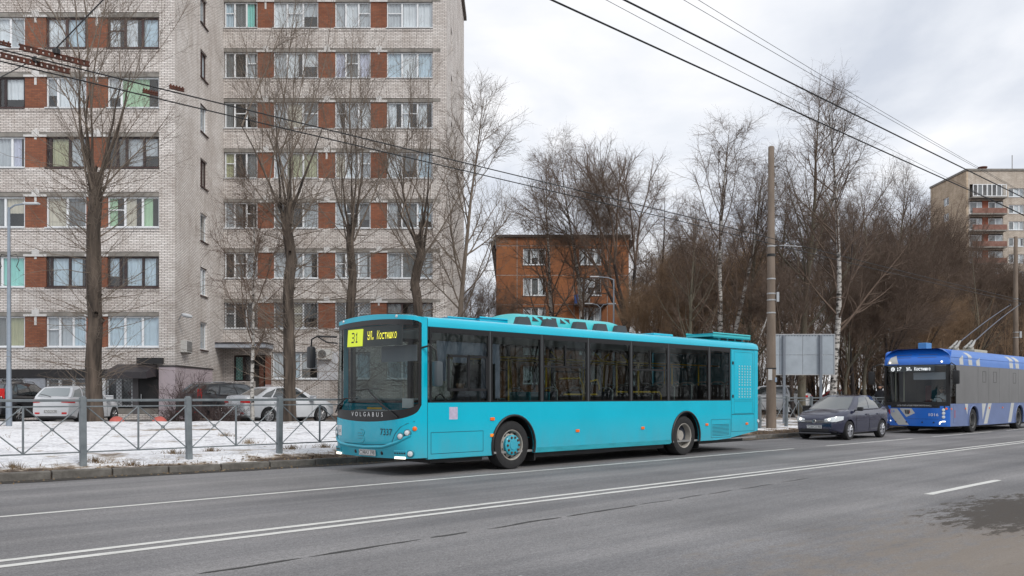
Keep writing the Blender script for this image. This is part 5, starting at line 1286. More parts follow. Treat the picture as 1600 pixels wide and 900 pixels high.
    patch('destination_box', mat('display_case', (.03, .034, .034), .35), -1.08, .72, 2.42, 2.62, -.03, 20, 2)
    # white corners and stripes
    def poly(nm, pts, mm=STRI, off=.006):
        m = MB(); ctr = (sum(p[0] for p in pts)/len(pts), sum(p[1] for p in pts)/len(pts)); n_ = 8
        for (p, q) in zip(pts, pts[1:]+pts[:1]):
            for k in range(n_):
                a = (p[0]+(q[0]-p[0])*k/n_, p[1]+(q[1]-p[1])*k/n_); b = (p[0]+(q[0]-p[0])*(k+1)/n_, p[1]+(q[1]-p[1])*(k+1)/n_)
                for r0, r1 in ((0, .5), (.5, 1)):
                    P = [(ctr[0]+(c_[0]-ctr[0])*r_, ctr[1]+(c_[1]-ctr[1])*r_) for c_, r_ in ((a, r0), (b, r0), (b, r1), (a, r1))]
                    if r0 == 0: i = len(m.v); m.v += [(FX(*P[0])+off, *P[0]), (FX(*P[2])+off, *P[2]), (FX(*P[3])+off, *P[3])]; m.f.append((i, i+1, i+2))
                    else: m.quad(*[(FX(*c_)+off, *c_) for c_ in P])
        return m.build(nm, mm, T)
    poly('white_stripe', [(-1.14, .97), (-.66, .97), (-.20, .33), (-.62, .33)]); poly('white_stripe', [(-.56, .98), (-.10, .98), (.03, .80), (-.30, .64)])
    poly('white_stripe', [(-1.10, 2.72), (-.62, 2.72), (-.80, 3.06), (-1.0, 2.98)], off=.01)
    def fm(y, z, off): 
        dy = .05; tg = Vector((FX(y+dy, z)-FX(y-dy, z), 2*dy, 0)); return facing((FX(y, z)+off, y, z), tg, (0, 0, 1))
    e_ = MB()
    for k in range(3): e_.prism([(-.10+k*.075, .09), (-.05+k*.075, .09), (-.02+k*.05, -.09), (-.06+k*.05, -.07)], 0, .003, 'z')
    o = e_.build('operator_emblem', INK, T); o.matrix_local = fm(-.27, .84, .009)
    MB().prism([(.09, .06), (.13, .0), (.07, -.08), (.06, -.04), (.10, 0)], 0, .003, 'z').build('emblem_accent', mat('emblem_bright', (.5, .06, .05), .5), o)
    for k, y in enumerate((-.92, -.80)): q = MB().lathe([(.045, 0), (.045, .003)], (0, 0, 0), 14, ax='z').build('round_sticker', mat('sticker_blue', (.22, .30, .55), .6), T); q.matrix_local = fm(y, .86, .010)
    text('fleet_number', '1016', .16, WHITE, T, fm(.70, .74, .010), .001, width=.34)
    text('operator_name', 'СПб ГУП «ГОРЭЛЕКТРОТРАНС»', .075, WHITE, T, fm(.0, 1.09, .012), .0006, width=1.3)
    LED = mat('white_led', (.85, .88, .90), .5, emit=.95)
    o = dots('17', .016, 1.25, .1).build('route_number', LED, T); o.matrix_local = fm(-.60, 2.515, .004)
    o = dots('ул. Костюшко', .0128, 1.5, .1).build('display_text', LED, T); o.matrix_local = fm(.14, 2.515, .004)
    o = MB().tube([(.07*math.cos(k*math.pi/10), .07*math.sin(k*math.pi/10), 0) for k in range(21)], .008, 5, cap=False); o.tube([(-.03, .0, 0), (-.01, .04, 0), (.03, .02, 0), (.02, -.03, 0), (-.03, -.02, 0)], .008, 5); o = o.build('display_symbol', LED, T); o.matrix_local = fm(-.86, 2.52, .004)
    for s in (1, -1):
        for z, r_, mm in ((.93, .05, LIT if s > 9 else LAMPW), (.80, .05, LAMPW), (.66, .05, LAMPW)):
            o = MB().lathe([(r_*1.2, -.01), (r_*1.2, .008), (r_, .02), (.001, .026)], (0, 0, 0), 14, ax='z', close=False).build('headlamp', mm, T, 40); o.matrix_local = fm(s*1.05, z, .008)
        o = MB().lathe([(.04, -.01), (.04, .02), (.001, .024)], (0, 0, 0), 12, ax='z', close=False).build('turn_lamp', ORANGE, T); o.matrix_local = fm(s*1.14, .98, .008)
        o = MB().tube([(-.10, -.06, 0), (-.09, .02, 0), (.0, .05, 0), (.10, .05, 0)], .022, 8).build('daytime_lamp', LIT, T, 60); o.matrix_local = fm(s*1.02, .44, .012)
        o = MB().lathe([(.035, -.01), (.035, .02), (.001, .026)], (0, 0, 0), 12, ax='z', close=False).build('cap_lamp', LIT, T); o.matrix_local = fm(s*.98, 2.78, .012)
        for y in (.3, .72): o = MB().lathe([(.03, -.01), (.03, .004)], (0, 0, 0), 10, ax='z').build('bolt_cover', BLACK, T); o.matrix_local = fm(s*y, .45, .006)
        m = MB(); m.tube([(FX(s*.62, 1.1)+.03, s*.85, 1.08), (FX(s*.3, 1.2)+.05, s*.35, 1.22)], .012, 5); m.tube([(FX(0, 1.2)+.02, s*.02, 1.24), (FX(s*.6, 1.24)+.03, s*.62, 1.20)], .010, 5); m.build('wiper', BLACK, T)
    patch('bumper_seam', BLACK, -1.0, 1.0, .575, .583, .005, 20, 1)
    # mirrors
    for s, (mx_, my_, mz) in ((1, (xs+.12, 1.50, 2.44)), (-1, (xs+.35, -1.62, 2.44))):
        o = MB().rbox(mx_-.07, mx_+.07, my_-.12, my_+.12, mz-.52, mz, .05).build('mirror', BLACK, T, 50)
        MB().tube([(xs, s*1.22, 2.66), (xs+.22, s*1.36, 2.72), (mx_, my_-s*.02, 2.62), (mx_, my_, mz-.03)], .02, 7).build('mirror_arm', BLACK, o, 60)
    # roof gear: box, pole bases, poles
    MB().rbox(xs-.95, xs-.40, -.1, .22, 3.30, 3.56, .02).build('roof_box', mat('roof_box_blue', (.06, .22, .48), .5), T)
    xb = -2.55
    MB().rbox(xb-.75, xb+.85, -.75, .75, 3.30, 3.42, .02).build('pole_platform', mat('cream_metal', (.42, .40, .32), .6, var=.15), T)
    STEEL = mat('pole_steel', (.11, .125, .16), .5, metal=.3, var=.15)
    for y in (-.30, .30):
        MB().lathe([(.16, 0), (.14, .12), (.08, .18), (.08, .26)], (xb, y, 3.42), 12, ax='z').build('pole_base', mat('base_grey', (.28, .27, .25), .6, var=.25, vs=10), T, 40)
        for dy in (-.1, .1): MB().tube([(xb+.45, y+dy, 3.5), (xb+.05, y+dy, 3.62), (xb-.4, y+dy*.6, 3.86)], [.055, .06, .04], 8).build('spring', mat('spring_white', (.30, .30, .29), .5, var=.2), T, 60)
        p0 = Vector((xb-.15, y, 3.70)); p1 = Vector((xb-6.6, y*.7+.15, 5.86)); pts = [p0.lerp(p1, k/10)+Vector((0, 0, (.07*math.sin(math.pi*k/10)))) for k in range(11)]
        o = MB().tube(pts, [.026-.0009*k for k in range(11)], 8).build('trolley_pole', STEEL, T, 60); MB().rbox(p1.x-.12, p1.x+.08, p1.y-.03, p1.y+.03, p1.z-.03, p1.z+.06, .01).build('current_collector', BLACK, o)
    # cabin
    m = MB(); m.prism([(xs+.12, .75), (xs+.14, 1.12), (xs-.3, 1.18), (xs-.35, .75)], -1.1, 1.1, 'y'); m.build('dashboard', DARKIN, T)
    MB().rbox(xs-1.2, xs-.7, .35, .9, .75, .9, .05).build('driver_seat', DARKIN, T); MB().rbox(xs-1.25, xs-1.1, .35, .9, .9, 1.7, .05).build('driver_seat_back', DARKIN, T)
    MB().box(xs-1.7, xs-1.66, -.05, 1.15, .38, 2.4).build('cab_partition', mat('partition_dark', (.045, .045, .048), .7), T)
    MB().grid(lambda u, v: (xs-.08, -.15+1.2*u, 2.10+.28*v), 6, 2).build('sun_blind', mat('blind_grey', (.30, .31, .34), .8), T)
    for y in (-.95, -.62): MB().tube([(xs-.35, y, .4), (xs-.35, y, 2.6)], .02, 8).build('handrail', mat('cream_rail', (.45, .42, .30), .5), T)
    MB().rbox(xs-2.6, xs-2.2, -.5, .1, .5, 1.9, .04).build('passenger_seat', mat('red_seat', (.25, .03, .03), .7), T)
    MB().tube([(xs-.42+.06*math.cos(k*math.pi/8), .62+.23*math.cos(k*math.pi/8), 1.24+.18*math.sin(k*math.pi/8)) for k in range(17)], .016, 6, cap=False).build('steering_wheel', BLACK, T, 60)
    return T, xs
def ry(z):    # half width of the roof fairing at height z
    if z <= 2.94: return 1.25-.02*S((z-2.66)/.28)
    if z <= 2.958: return 1.222
    return 1.236-.30*S((z-2.96)/.34)**1.4
TRO, TXS = build_trolley()
bpy.context.view_layer.update()
seated_driver('person', 'trolleybus driver in white shirt behind the windscreen of the blue trolleybus', veh(TRO, TXS-.92, .62, .90), VEHROT, mat('shirt_white', (.60, .61, .62), .8, var=.05))
def pedestrian():
    p = rd(apx(1376, 18.3), 18.3); z = gh(p.x, p.y); t = thing('person', 'person in dark coat walking on the path beside the trolleybus', 'person', (p.x, p.y, z), VEHROT)
    J = [((0, 0, .92), .15), ((0, 0, 1.12), .15), ((.02, 0, 1.34), .165), ((.02, 0, 1.46), .08), ((.03, 0, 1.52), .055), ((.02, .19, 1.38), .075), ((-.06, .25, 1.10), .058), ((.05, .26, .86), .042), ((.02, -.19, 1.38), .075), ((.06, -.25, 1.10), .058), ((.20, -.25, .90), .042),
         ((0, .10, .84), .10), ((.14, .10, .48), .07), ((.10, .10, .08), .048), ((.24, .10, .035), .035), ((0, -.10, .84), .10), ((-.04, -.10, .48), .07), ((-.24, -.10, .10), .048), ((-.12, -.10, .035), .035)]
    E_ = [(0, 1), (1, 2), (2, 3), (3, 4), (2, 5), (5, 6), (6, 7), (2, 8), (8, 9), (9, 10), (0, 11), (11, 12), (12, 13), (13, 14), (0, 15), (15, 16), (16, 17), (17, 18)]
    skin_body('body', J, E_, mat('coat_black', (.014, .015, .02), .9, var=.2), t); head(t, (.05, 0, 1.64), (1, 0, 0), 1.0, (.02, .016, .014))
    hand(t, (.05, .26, .85), (.1, 0, -1), (0, 1, 0), 1, 1); hand(t, (.20, -.25, .89), (.15, 0, -1), (0, -1, 0), 1, -1)
pedestrian()
# ================================================================== far buildings
def panel_house():
    Y = 82.0; x0, x1 = wx(775, Y), wx(983, Y); top = wz(371, Y); g0 = .35
    H = thing('panel_house', 'orange five storey panel house seen end on behind the birches', 'building', ((x0+x1)/2, Y+20, g0))
    H.location = (0, 0, 0)
    OR = mat('orange_tiles', (.33, .125, .045), .85, c2=(.22, .085, .038), vs=.5, bump=.3, bs=20); SEAM = mat('panel_seam', (.34, .33, .32), .9, var=.2)
    fl = [wz(y, Y) for y in (616, 570, 522, 475, 430, 384)]
    f = lambda u, t, z: Vector((u, Y+t, z))
    wins = []
    for zt_, zb_ in ((388, 414), (434, 462), (480, 508), (526, 554), (572, 600)):
        for p0, p1 in ((817, 853), (905, 940)): wins.append((wx(p0, Y), wx(p1, Y), wz(zb_, Y), wz(zt_, Y)))
    xm = [x0, wx(808, Y), wx(897, Y), wx(949, Y), x1]; zz_ = [g0]+[wz(y, Y) for y in (567, 521, 476, 430, 384)]+[top]
    for i in range(4):
        for j in range(6):
            a, b, c_, d = xm[i]+.03, xm[i+1]-.03, zz_[j]+.03, zz_[j+1]-.03
            hs = [h for h in wins if a < (h[0]+h[1])/2 < b and c_ < (h[2]+h[3])/2 < d]
            wall_open(a, b, c_, d, hs, .25, f).build('wall_panel', OR, H)
    MB().box(x0+.02, x1-.02, Y+.03, Y+.9, g0, top-.02).build('panel_joints', SEAM, H) if False else None
    m = MB()
    for x in xm[1:-1]: m.box(x-.045, x+.045, Y+.02, Y+.24, g0, top-.03)
    m.build('panel_joint', SEAM, H); m = MB()
    for z in zz_[1:-1]: m.box(x0+.03, x1-.03, Y+.015, Y+.235, z-.05, z+.05)
    m.build('panel_joint', SEAM, H)
    for i, h in enumerate(wins): window(H, f, h[0]+.02, h[1]-.02, h[2]+.02, h[3]-.02, (.36, .68), FRW, ['white', 'dim', 'white'] if i % 3 else ['grey', 'white', None], fw=.08)
    MB().box(x0+.1, x1-.1, Y+.5, Y+40, g0, top-.1).build('interior', ROOM, H)
    for x, s in ((x0, 1), (x1, -1)): MB().box(x, x+s*.09, Y+.26, Y+40, g0, top-.05).build('long_wall', OR, H)
    FE = mat('roof_edge', (.045, .035, .035), .8)
    MB().box(x0-.1, x1+.1, Y-.25, Y+40.3, top, top+.22).build('roof', FE, H)
    for x, s in ((x0, -1), (x1, 1)): MB().prism([(x+s*.11, top-.02), (x+s*.11, top-1.0), (x+s*.5, top-.65), (x+s*.5, top-.3)], Y+.6, Y+40, 'y').build('eaves', FE, H)
    # balcony with a blue box on it
    bx0, bx1, bz = wx(896, Y), wx(948, Y), wz(476, Y)
    MB().box(bx0, bx1, Y-1.0, Y-.002, bz-.12, bz).build('balcony_slab', FE, H); m = MB()
    for k in range(24): m.box(bx0+(bx1-bx0)*k/23-.012, bx0+(bx1-bx0)*k/23+.012, Y-1.0, Y-.97, bz, bz+.95)
    m.box(bx0, bx1, Y-1.01, Y-.96, bz+.95, bz+1.0); m.build('balcony_railing', FE, H)
    MB().rbox(wx(897, Y), wx(907, Y), Y-.9, Y-.3, bz+.01, bz+.85, .03).build('blue_box', mat('blue_tarp', (.03, .12, .45), .6), H)
    MB().box(wx(907.5, Y), wx(921, Y), Y-.955, Y-.93, bz+.0, bz+.9).build('balcony_sheet', SEAM, H)
    rebase(H, ((x0+x1)/2, Y+20, g0))
panel_house()
def tower():
    Y = 148.7; xc = wx(1510, Y); top = wz(267, Y); g0 = .4; W_ = 26; dep = 12.5
    T = thing('beige_tower_block', 'beige brick tower block with brown balconies rising behind the wood', 'building', (0, 0, 0))
    BT = brick('beige_brick', (.66, .60, .53), (.56, .50, .43), (.32, .28, .24), 'x', .5, .15, .02); BS = brick('beige_brick_side', (.68, .56, .43), (.58, .46, .33), (.32, .26, .2), 'y', .5, .15, .02)
    f = lambda u, t, z: Vector((u, Y+t, z)); fs = lambda u, t, z: Vector((xc+t, u, z))
    cols = [(wx(1515, Y), wx(1567.5, Y)), (wx(1576, Y), wx(1600, Y)), (wx(1606, Y), wx(1632, Y)), (wx(1640, Y), wx(1690, Y))]
    fl = [wz(308, Y)-2.8*i for i in range(14)]
    holes = []
    for z in fl:
        if z < 1: continue
        for a, b in cols: holes.append((a, b, z, z+(1.5 if b-a < 5 else 2.2)))
    wall_open(xc+.3, xc+W_, g0, top, holes, .3, f).build('front_wall', BT, T)
    sh = [(Y+6.0, Y+8.0, z, z+1.45) for z in fl if z > 1]
    wall_open(Y, Y+dep, g0, top, sh, .3, fs).build('side_wall', BS, T)
    BR = mat('balcony_panel', (.17, .075, .055), .8, c2=(.27, .15, .12), vs=1.5); RED = mat('balcony_red', (.30, .09, .05), .8)
    for i, z in enumerate(fl):
        if z < 8: continue
        for k, (a, b) in enumerate(cols):
            if b-a > 5 or k in (0, 3):
                MB().box(a-.1, b+.1, Y-1.1, Y+.28, z-.35, z-.12).build('balcony_slab', CONC, T)
                if i == 0:
                    window(T, lambda u, t, zz: Vector((u, Y-1.1+t, zz)), a, b, z-.1, z+1.95, (.14, .28, .42, .56, .7, .85), FRW, [None, 'dim'], sill=False, fw=.12, depth=.0)
                else:
                    MB().box(a-.05, b+.05, Y-1.1, Y-1.02, z-.11, z+.75).build('balcony_front', BR, T)
                    window(T, f, a+.05, a+(b-a)*.38, z+.02, z+2.0, (.6,), FRW, ['dim', 'white'], sill=False, fw=.12); MB().box(a+(b-a)*.39, a+(b-a)*.56, Y+.05, Y+.29, z, z+2.19).build('red_pier', RED, T)
                    window(T, f, a+(b-a)*.57, b-.05, z+.02, z+2.0, (.5,), FRW, ['dim', 'grey'], sill=False, fw=.12)
            else: window(T, f, a+.02, b-.02, z+.02, z+1.48, (.35, .7), FRW, ['dim', 'white', 'grey'], fw=.12)
    for h in sh:
        if h[2] > 8: window(T, fs, h[0]+.02, h[1]-.02, h[2]+.02, h[3]-.02, (.5,), FRW, ['dim', 'white'], sill=False, fw=.12)
    MB().box(xc+.4, xc+W_-.1, Y+.9, Y+dep-.1, g0, top-.1).build('interior', ROOM, T)
    MB().box(xc, xc+W_, Y+dep, Y+dep+.3, g0, top).build('back_wall', BT, T); MB().box(xc+W_, xc+W_+.3, Y, Y+dep+.3, g0, top).build('side_wall', BS, T)
    MB().box(xc-.15, xc+W_+.4, Y-.15, Y+dep+.4, top+.002, top+.35).build('roof', CONC, T)
    RU = mat('rusty_vent', (.10, .035, .02), .85, var=.3)
    for px, w_, h in ((1545, 1.3, 1.0), (1574, 1.4, .5)): MB().lathe([(w_*.5, .3), (w_*.5, h), (w_*.6, h), (w_*.6, h+.15)], (wx(px, Y), Y+2, top), 10, ax='z').build('roof_vent', RU, T)
    MB().tube([(wx(1592, Y), Y+2, top), (wx(1592, Y), Y+2, top+3.2)], .06, 6).build('roof_mast', CONC, T)
    rebase(T, (xc+W_/2, Y+dep/2, g0))
tower()

# ================================================================== bare trees
def bark(name, c, c2, vs=6, stretch=(1, 1, .25), bump=.8): return mat(name, c, .95, c2=c2, vs=vs, stretch=stretch, bump=bump, bs=14)
BK_POP = bark('poplar_bark', (.012, .009, .007), (.12, .092, .072), vs=5, stretch=(1, 1, .12), bump=1.0); BK_SHOOT = bark('shoot_bark', (.12, .094, .074), (.21, .17, .135))
BK_DARK = bark('dark_bark', (.022, .018, .017), (.055, .045, .042)); BK_TW = bark('twig_bark', (.105, .074, .056), (.17, .122, .093), bump=0)
BK_BROWN = bark('brown_twigs', (.19, .122, .072), (.31, .21, .13), bump=0); BK_PALE = bark('pale_bark', (.10, .092, .065), (.19, .17, .13))
def birch_bark():
    m = bpy.data.materials.new('birch_bark'); m.use_nodes = True; t = m.node_tree; b = t.nodes['Principled BSDF']; b.inputs['Roughness'].default_value = .8
    tc_ = t.nodes.new('ShaderNodeTexCoord'); mp_ = t.nodes.new('ShaderNodeMapping'); mp_.inputs['Scale'].default_value = (2.2, 2.2, 5.5); t.links.new(tc_.outputs['Object'], mp_.inputs[0])
    n = t.nodes.new('ShaderNodeTexNoise'); n.inputs['Scale'].default_value = 1.3; n.inputs['Detail'].default_value = 5; n.inputs['Roughness'].default_value = .7; t.links.new(mp_.outputs[0], n.inputs['Vector'])
    r = t.nodes.new('ShaderNodeValToRGB'); r.color_ramp.elements[0].position = .43; r.color_ramp.elements[0].color = (.025, .022, .02, 1); r.color_ramp.elements[1].position = .52; r.color_ramp.elements[1].color = (.50, .48, .45, 1)
    t.links.new(n.outputs[0], r.inputs[0]); t.links.new(r.outputs[0], b.inputs['Base Color']); return m
BK_BIRCH = birch_bark()
class Tree:
    def __init__(s, seed): s.g = random.Random(seed); s.tr = MB(); s.cr = MB(); s.cnt = 0
    def branch(s, p, d, ln, r0, r1, seg, wander, trop, target, sides):
        """one tapering limb; trop: pull towards +z (>0) or droop (<0); returns its points"""
        g = s.g; p = Vector(p); d = Vector(d).normalized(); pts = [p.copy()]; rad = [r0]
        for k in range(seg):
            d = (d+Vector((g.gauss(0, wander), g.gauss(0, wander), g.gauss(0, wander)+trop))).normalized()
            p = p+d*(ln/seg); pts.append(p.copy()); rad.append(r0+(r1-r0)*(k+1)/seg)
        target.tube(pts, rad, sides, cap=False); s.cnt += 1
        return pts, rad
    def along(s, pts, rad, t):
        f = t*(len(pts)-1); i = min(len(pts)-2, int(f)); q = f-i; return pts[i].lerp(pts[i+1], q), (pts[i+1]-pts[i]).normalized(), rad[i]+(rad[i+1]-rad[i])*q
    def side_dir(s, d, ang):
        a = d.orthogonal().normalized(); b = d.cross(a); th = s.g.uniform(0, 6.283)
        return (d*math.cos(ang)+(a*math.cos(th)+b*math.sin(th))*math.sin(ang)).normalized()
    def twigs(s, pts, rad, n, ln, ang, trop, t0=.2, r=.006, wander=.12, seg=3, sub=0, subl=.4):
        g = s.g
        for k in range(n):
            p, d, rr = s.along(pts, rad, g.uniform(t0, 1)); l_ = ln*g.uniform(.5, 1.2)
            q, qr = s.branch(p, s.side_dir(d, R(g.uniform(*ang))), l_, min(r, rr*.7), r*.4, seg, wander, trop, s.cr, 3)
            if sub: s.twigs(q, qr, sub, l_*subl, ang, trop, .15, r*.65, wander, 2)
    def finish(s, name, tm, cm):
        a = bpy.data.meshes.new(name+'_trunk'); a.from_pydata(s.tr.v, [], s.tr.f); a.materials.append(tm); a.shade_smooth()
        b = bpy.data.meshes.new(name+'_crown'); b.from_pydata(s.cr.v, [], s.cr.f); b.materials.append(cm); b.shade_smooth()
        return a, b
def poplar_mesh(seed, H, r, top_sh=16, side_sh=60, shl=5.5):
    """lopped street poplar: a stout stem, a broom of long shoots at the cut and whips all along"""
    T = Tree(seed); g = T.g
    pts = [Vector((0, 0, -.3))]; rad = [r*1.35]
    for k in range(1, 13):
        z = H*k/12; pts.append(Vector((.10*mnoise.noise(Vector((k*.5, seed, 0)))*k/4, .08*mnoise.noise(Vector((k*.5, 0, seed)))*k/4, z))); rad.append(r*(1.08-.28*k/12)*(1+.07*mnoise.noise(Vector((k*1.7, seed, 3))))*(1.0 if k < 12 else 1.06))
    pts.append(pts[-1]+Vector((.02, 0, .12))); rad.append(r*.55)
    fine = [T.along(pts, rad, k/56) for k in range(57)]; i0 = len(T.tr.v); T.tr.tube([q[0] for q in fine], [q[2] for q in fine], 26)
    for k, q in enumerate(fine):        # furrowed bark
        for j in range(26):
            i = i0+k*26+j; v = Vector(T.tr.v[i])-q[0]; an = 2*math.pi*j/26
            f = 1+.13*mnoise.noise(Vector((math.cos(an)*1.6, math.sin(an)*1.6, q[0].z*.7+seed)))+.10*mnoise.noise(Vector((math.cos(an)*5, math.sin(an)*5, q[0].z*1.6+seed)))
            T.tr.v[i] = tuple(q[0]+v*f)
    for k in range(8):      # burls and stubs
        p, d, rr = T.along(pts, rad, g.uniform(.3, .98)); a = g.uniform(0, 6.28); T.branch(p, (math.cos(a), math.sin(a), .6), rr*1.6, rr*.45, rr*.28, 2, .1, .1, T.tr, 7)
    boughs = []
    for k in range(6):      # stout boughs left by the lopping
        a = k*1.05+g.uniform(-.4, .4); sp = g.uniform(.15, .55); q = T.branch(pts[-3].lerp(pts[-2], g.random())+Vector((math.cos(a), math.sin(a), 0))*r*.4, (math.cos(a)*sp, math.sin(a)*sp, 1), g.uniform(2.2, 4.6), r*g.uniform(.20, .32), .014, 7, .06, .05, T.tr, 7)
        boughs.append(q)
    for k in range(top_sh):
        a = g.uniform(0, 6.28); sp = g.uniform(.08, 1.0); z = H-g.uniform(0, 1.2); p = Vector((pts[-2].x+math.cos(a)*r*.6, pts[-2].y+math.sin(a)*r*.6, z))
        if k % 3: bq = g.choice(boughs); p, bd_, br_ = T.along(bq[0], bq[1], g.uniform(.3, 1.0))
        q, qr = T.branch(p, (math.cos(a)*sp, math.sin(a)*sp, 1), shl*g.uniform(.6, 1.25), g.uniform(.015, .040), .005, 8, .055, .06, T.cr, 5)
        for j in range(g.randint(5, 9)):
            pp, d, rr = T.along(q, qr, g.uniform(.15, .85)); w_, wr = T.branch(pp, T.side_dir(d, R(g.uniform(22, 42))), shl*g.uniform(.18, .5), rr*.55, .005, 5, .06, .06, T.cr, 4)
            T.twigs(w_, wr, 7, .75, (25, 55), .05, .1, .007, .1, 3, 2, .5)
        T.twigs(q, qr, 16, .7, (30, 60), .04, .25, .008, .1, 3, 2, .5)
    for k in range(side_sh):
        t = g.uniform(.06, .97)**.8; p, d, rr = T.along(pts, rad, t); a = g.uniform(0, 6.28); p = p+Vector((math.cos(a), math.sin(a), 0))*rr*.8
        q, qr = T.branch(p, (math.cos(a), math.sin(a), g.uniform(-.1, .9)), g.uniform(.8, 3.6), g.uniform(.008, .020), .004, 6, .10, .05, T.cr, 4)
        T.twigs(q, qr, g.randint(5, 11), .6, (25, 60), .03, .15, .006, .12, 3, 1, .6)
    return T.finish('poplar', BK_POP, BK_SHOOT)
def birch_mesh(seed, H, r, limbs=26, droop=-.10, lean=(0, 0), tm=None, cm=None, fork=False, up=.05, tw=22, bare=.25):
    T = Tree(seed); g = T.g; stems = [(Vector((lean[0], lean[1], 1)), 1.0)]
    if fork: stems.append((Vector((lean[0]+.22, lean[1]+.05, 1)), .9))
    for d0, sc in stems:
        pts, rad = T.branch((0, 0, -.25), d0, H*sc+.25, r*1.15*sc, r*.07, 16, .022, .01, T.tr, 9)
        for k in range(limbs):
            t = bare+(1-bare)*(k+g.random())/limbs*.97; p, d, rr = T.along(pts, rad, t); ln = H*(.36*(1-t)**.7+.07)*g.uniform(.7, 1.15)
            q, qr = T.branch(p, T.side_dir(d, R(g.uniform(28, 55))), ln, rr*g.uniform(.35, .55), .010, 8, .07, up, T.tr if (tm is not None and rr*.5 > .05) else T.cr, 5)
            for j in range(int(5+ln*1.5)):
                pp, dd, r3 = T.along(q, qr, g.uniform(.2, .98)); l2 = ln*g.uniform(.18, .42)
                w_, wr = T.branch(pp, T.side_dir(dd, R(g.uniform(25, 60))), l2, r3*.55, .006, 5, .11, up*.3, T.cr, 4)
                T.twigs(w_, wr, tw//3, .75, (20, 65), droop, .1, .007, .12, 3, 2, .55)
            T.twigs(q, qr, tw//2, .8, (25, 60), droop, .4, .008, .12, 3, 2, .5)
    return T.finish('birch', tm or BK_BIRCH, cm or BK_TW)
def spread_mesh(seed, H, r, cm=None, tm=None, forks=5, lean=(0, 0)):
    """broad deciduous tree, forking"""
    T = Tree(seed); g = T.g
    def rec(p, d, ln, rr, lv):
        q, qr = T.branch(p, d, ln, rr, rr*.62, 6, .06, .03, T.tr if lv < 2 else T.cr, 8 if lv == 0 else (6 if lv == 1 else 4))
        if lv >= 4: T.twigs(q, qr, 11, .8, (25, 65), .01, .1, .007, .12, 3, 3, .55); return
        n = 3 if lv else forks
        for k in range(n): rec(q[-1] if k else q[-1], T.side_dir((q[-1]-q[-2]).normalized(), R(g.uniform(12, 38))), ln*g.uniform(.62, .85), rr*.62*g.uniform(.7, 1), lv+1)
        for k in range(2+lv): pp, dd, r3 = T.along(q, qr, g.uniform(.35, .95)); rec(pp, T.side_dir(dd, R(g.uniform(35, 60))), ln*g.uniform(.4, .65), r3*.4, max(lv+1, 3))
    rec(Vector((0, 0, -.25)), Vector((lean[0], lean[1], 1)), H*.30, r, 0)
    return T.finish('tree', tm or BK_DARK, cm or BK_TW)
def bush_mesh(seed, H, W_, stems=26, cm=None, tw=10, r=.035):
    """many stemmed leafless shrub or willow"""
    T = Tree(seed); g = T.g
    for k in range(stems):
        a = g.uniform(0, 6.28); rr = g.uniform(0, .25)*W_; sp = g.uniform(.05, .6)*W_/H
        q, qr = T.branch((math.cos(a)*rr*.5, math.sin(a)*rr*.5, -.1), (math.cos(a)*sp, math.sin(a)*sp, 1), H*g.uniform(.55, 1.0), r*g.uniform(.5, 1.2), .008, 8, .07, .02, T.tr if k % 2 == 0 else T.cr, 4)
        for j in range(8):
            pp, d, r3 = T.along(q, qr, g.uniform(.15, .95)); w_, wr = T.branch(pp, T.side_dir(d, R(g.uniform(20, 55))), H*g.uniform(.12, .32), r3*.6, .005, 5, .10, .03, T.cr, 3)
            T.twigs(w_, wr, tw, H*.075+.15, (20, 60), .01, .1, .005, .12, 3, 2, .6)
    return T.finish('bush', BK_DARK if H > 4 else (cm or BK_TW), cm or BK_TW)
def plant(name, meshes, loc, label, cat, rz=0.0, sc=1.0, group=None, parts=('trunk', 'crown')):
    t = thing(name, label, cat, loc, rz, group); t.scale = (sc, sc, sc)
    for nm, me in zip(parts, meshes):
        if len(me.vertices): obj(nm, me, t)
    return t
def at_tree(px, Y): X = wx(px, Y); return (X, Y, gh(X, Y)-.02)
POP = [poplar_mesh(1, 9.0, .265, 22, 150, 6.2), poplar_mesh(2, 8.0, .21, 20, 130, 6.2), poplar_mesh(3, 8.0, .19, 16, 80, 5.6), poplar_mesh(4, 7.8, .22, 18, 80, 6.2)]
plant('poplar_tree', POP[0], at_tree(147, 31.6), 'bare lopped poplar with thick dark trunk beside the white hatchback', 'tree')
plant('poplar_tree', POP[1], at_tree(452, 31.8), 'bare lopped poplar with dark trunk in front of the parked white sedan', 'tree', 1.0)
plant('poplar_tree', POP[2], at_tree(549, 36.0), 'slender bare lopped poplar rising behind the front of the turquoise bus', 'tree', 2.0)
plant('poplar_tree', POP[3], at_tree(652, 37.0), 'bare lopped poplar before the right corner of the brick block', 'tree', .4)
BIR = [birch_mesh(11, 17.5, .17, 26, -.16), birch_mesh(12, 18.0, .19, 28, -.08, up=.03), birch_mesh(13, 16, .17, 24, -.12, fork=True, lean=(.10, 0)), birch_mesh(14, 9, .075, 22, -.03, up=.03)]
SPR = [spread_mesh(21, 17, .24, forks=4), spread_mesh(22, 16, .20, tm=BK_PALE, forks=4), spread_mesh(23, 15, .20, cm=BK_BROWN, forks=4)]
POPW = birch_mesh(31, 18, .21, 34, .04, tm=BK_PALE, up=.10, tw=18, bare=.2)
WIL = [bush_mesh(41, 8.5, 6, 24, BK_BROWN, 8, .065), bush_mesh(42, 7.5, 5, 22, BK_TW, 8, .06), bush_mesh(43, 9.5, 5, 22, BK_BROWN, 8, .065)]
BSH = [bush_mesh(51, 2.3, 3.6, 22, bark('bush_bark', (.05, .034, .034), (.10, .07, .065), bump=0), 4, .016), bush_mesh(52, 1.2, 3.0, 26, MATS['bush_bark'], 4, .012)]
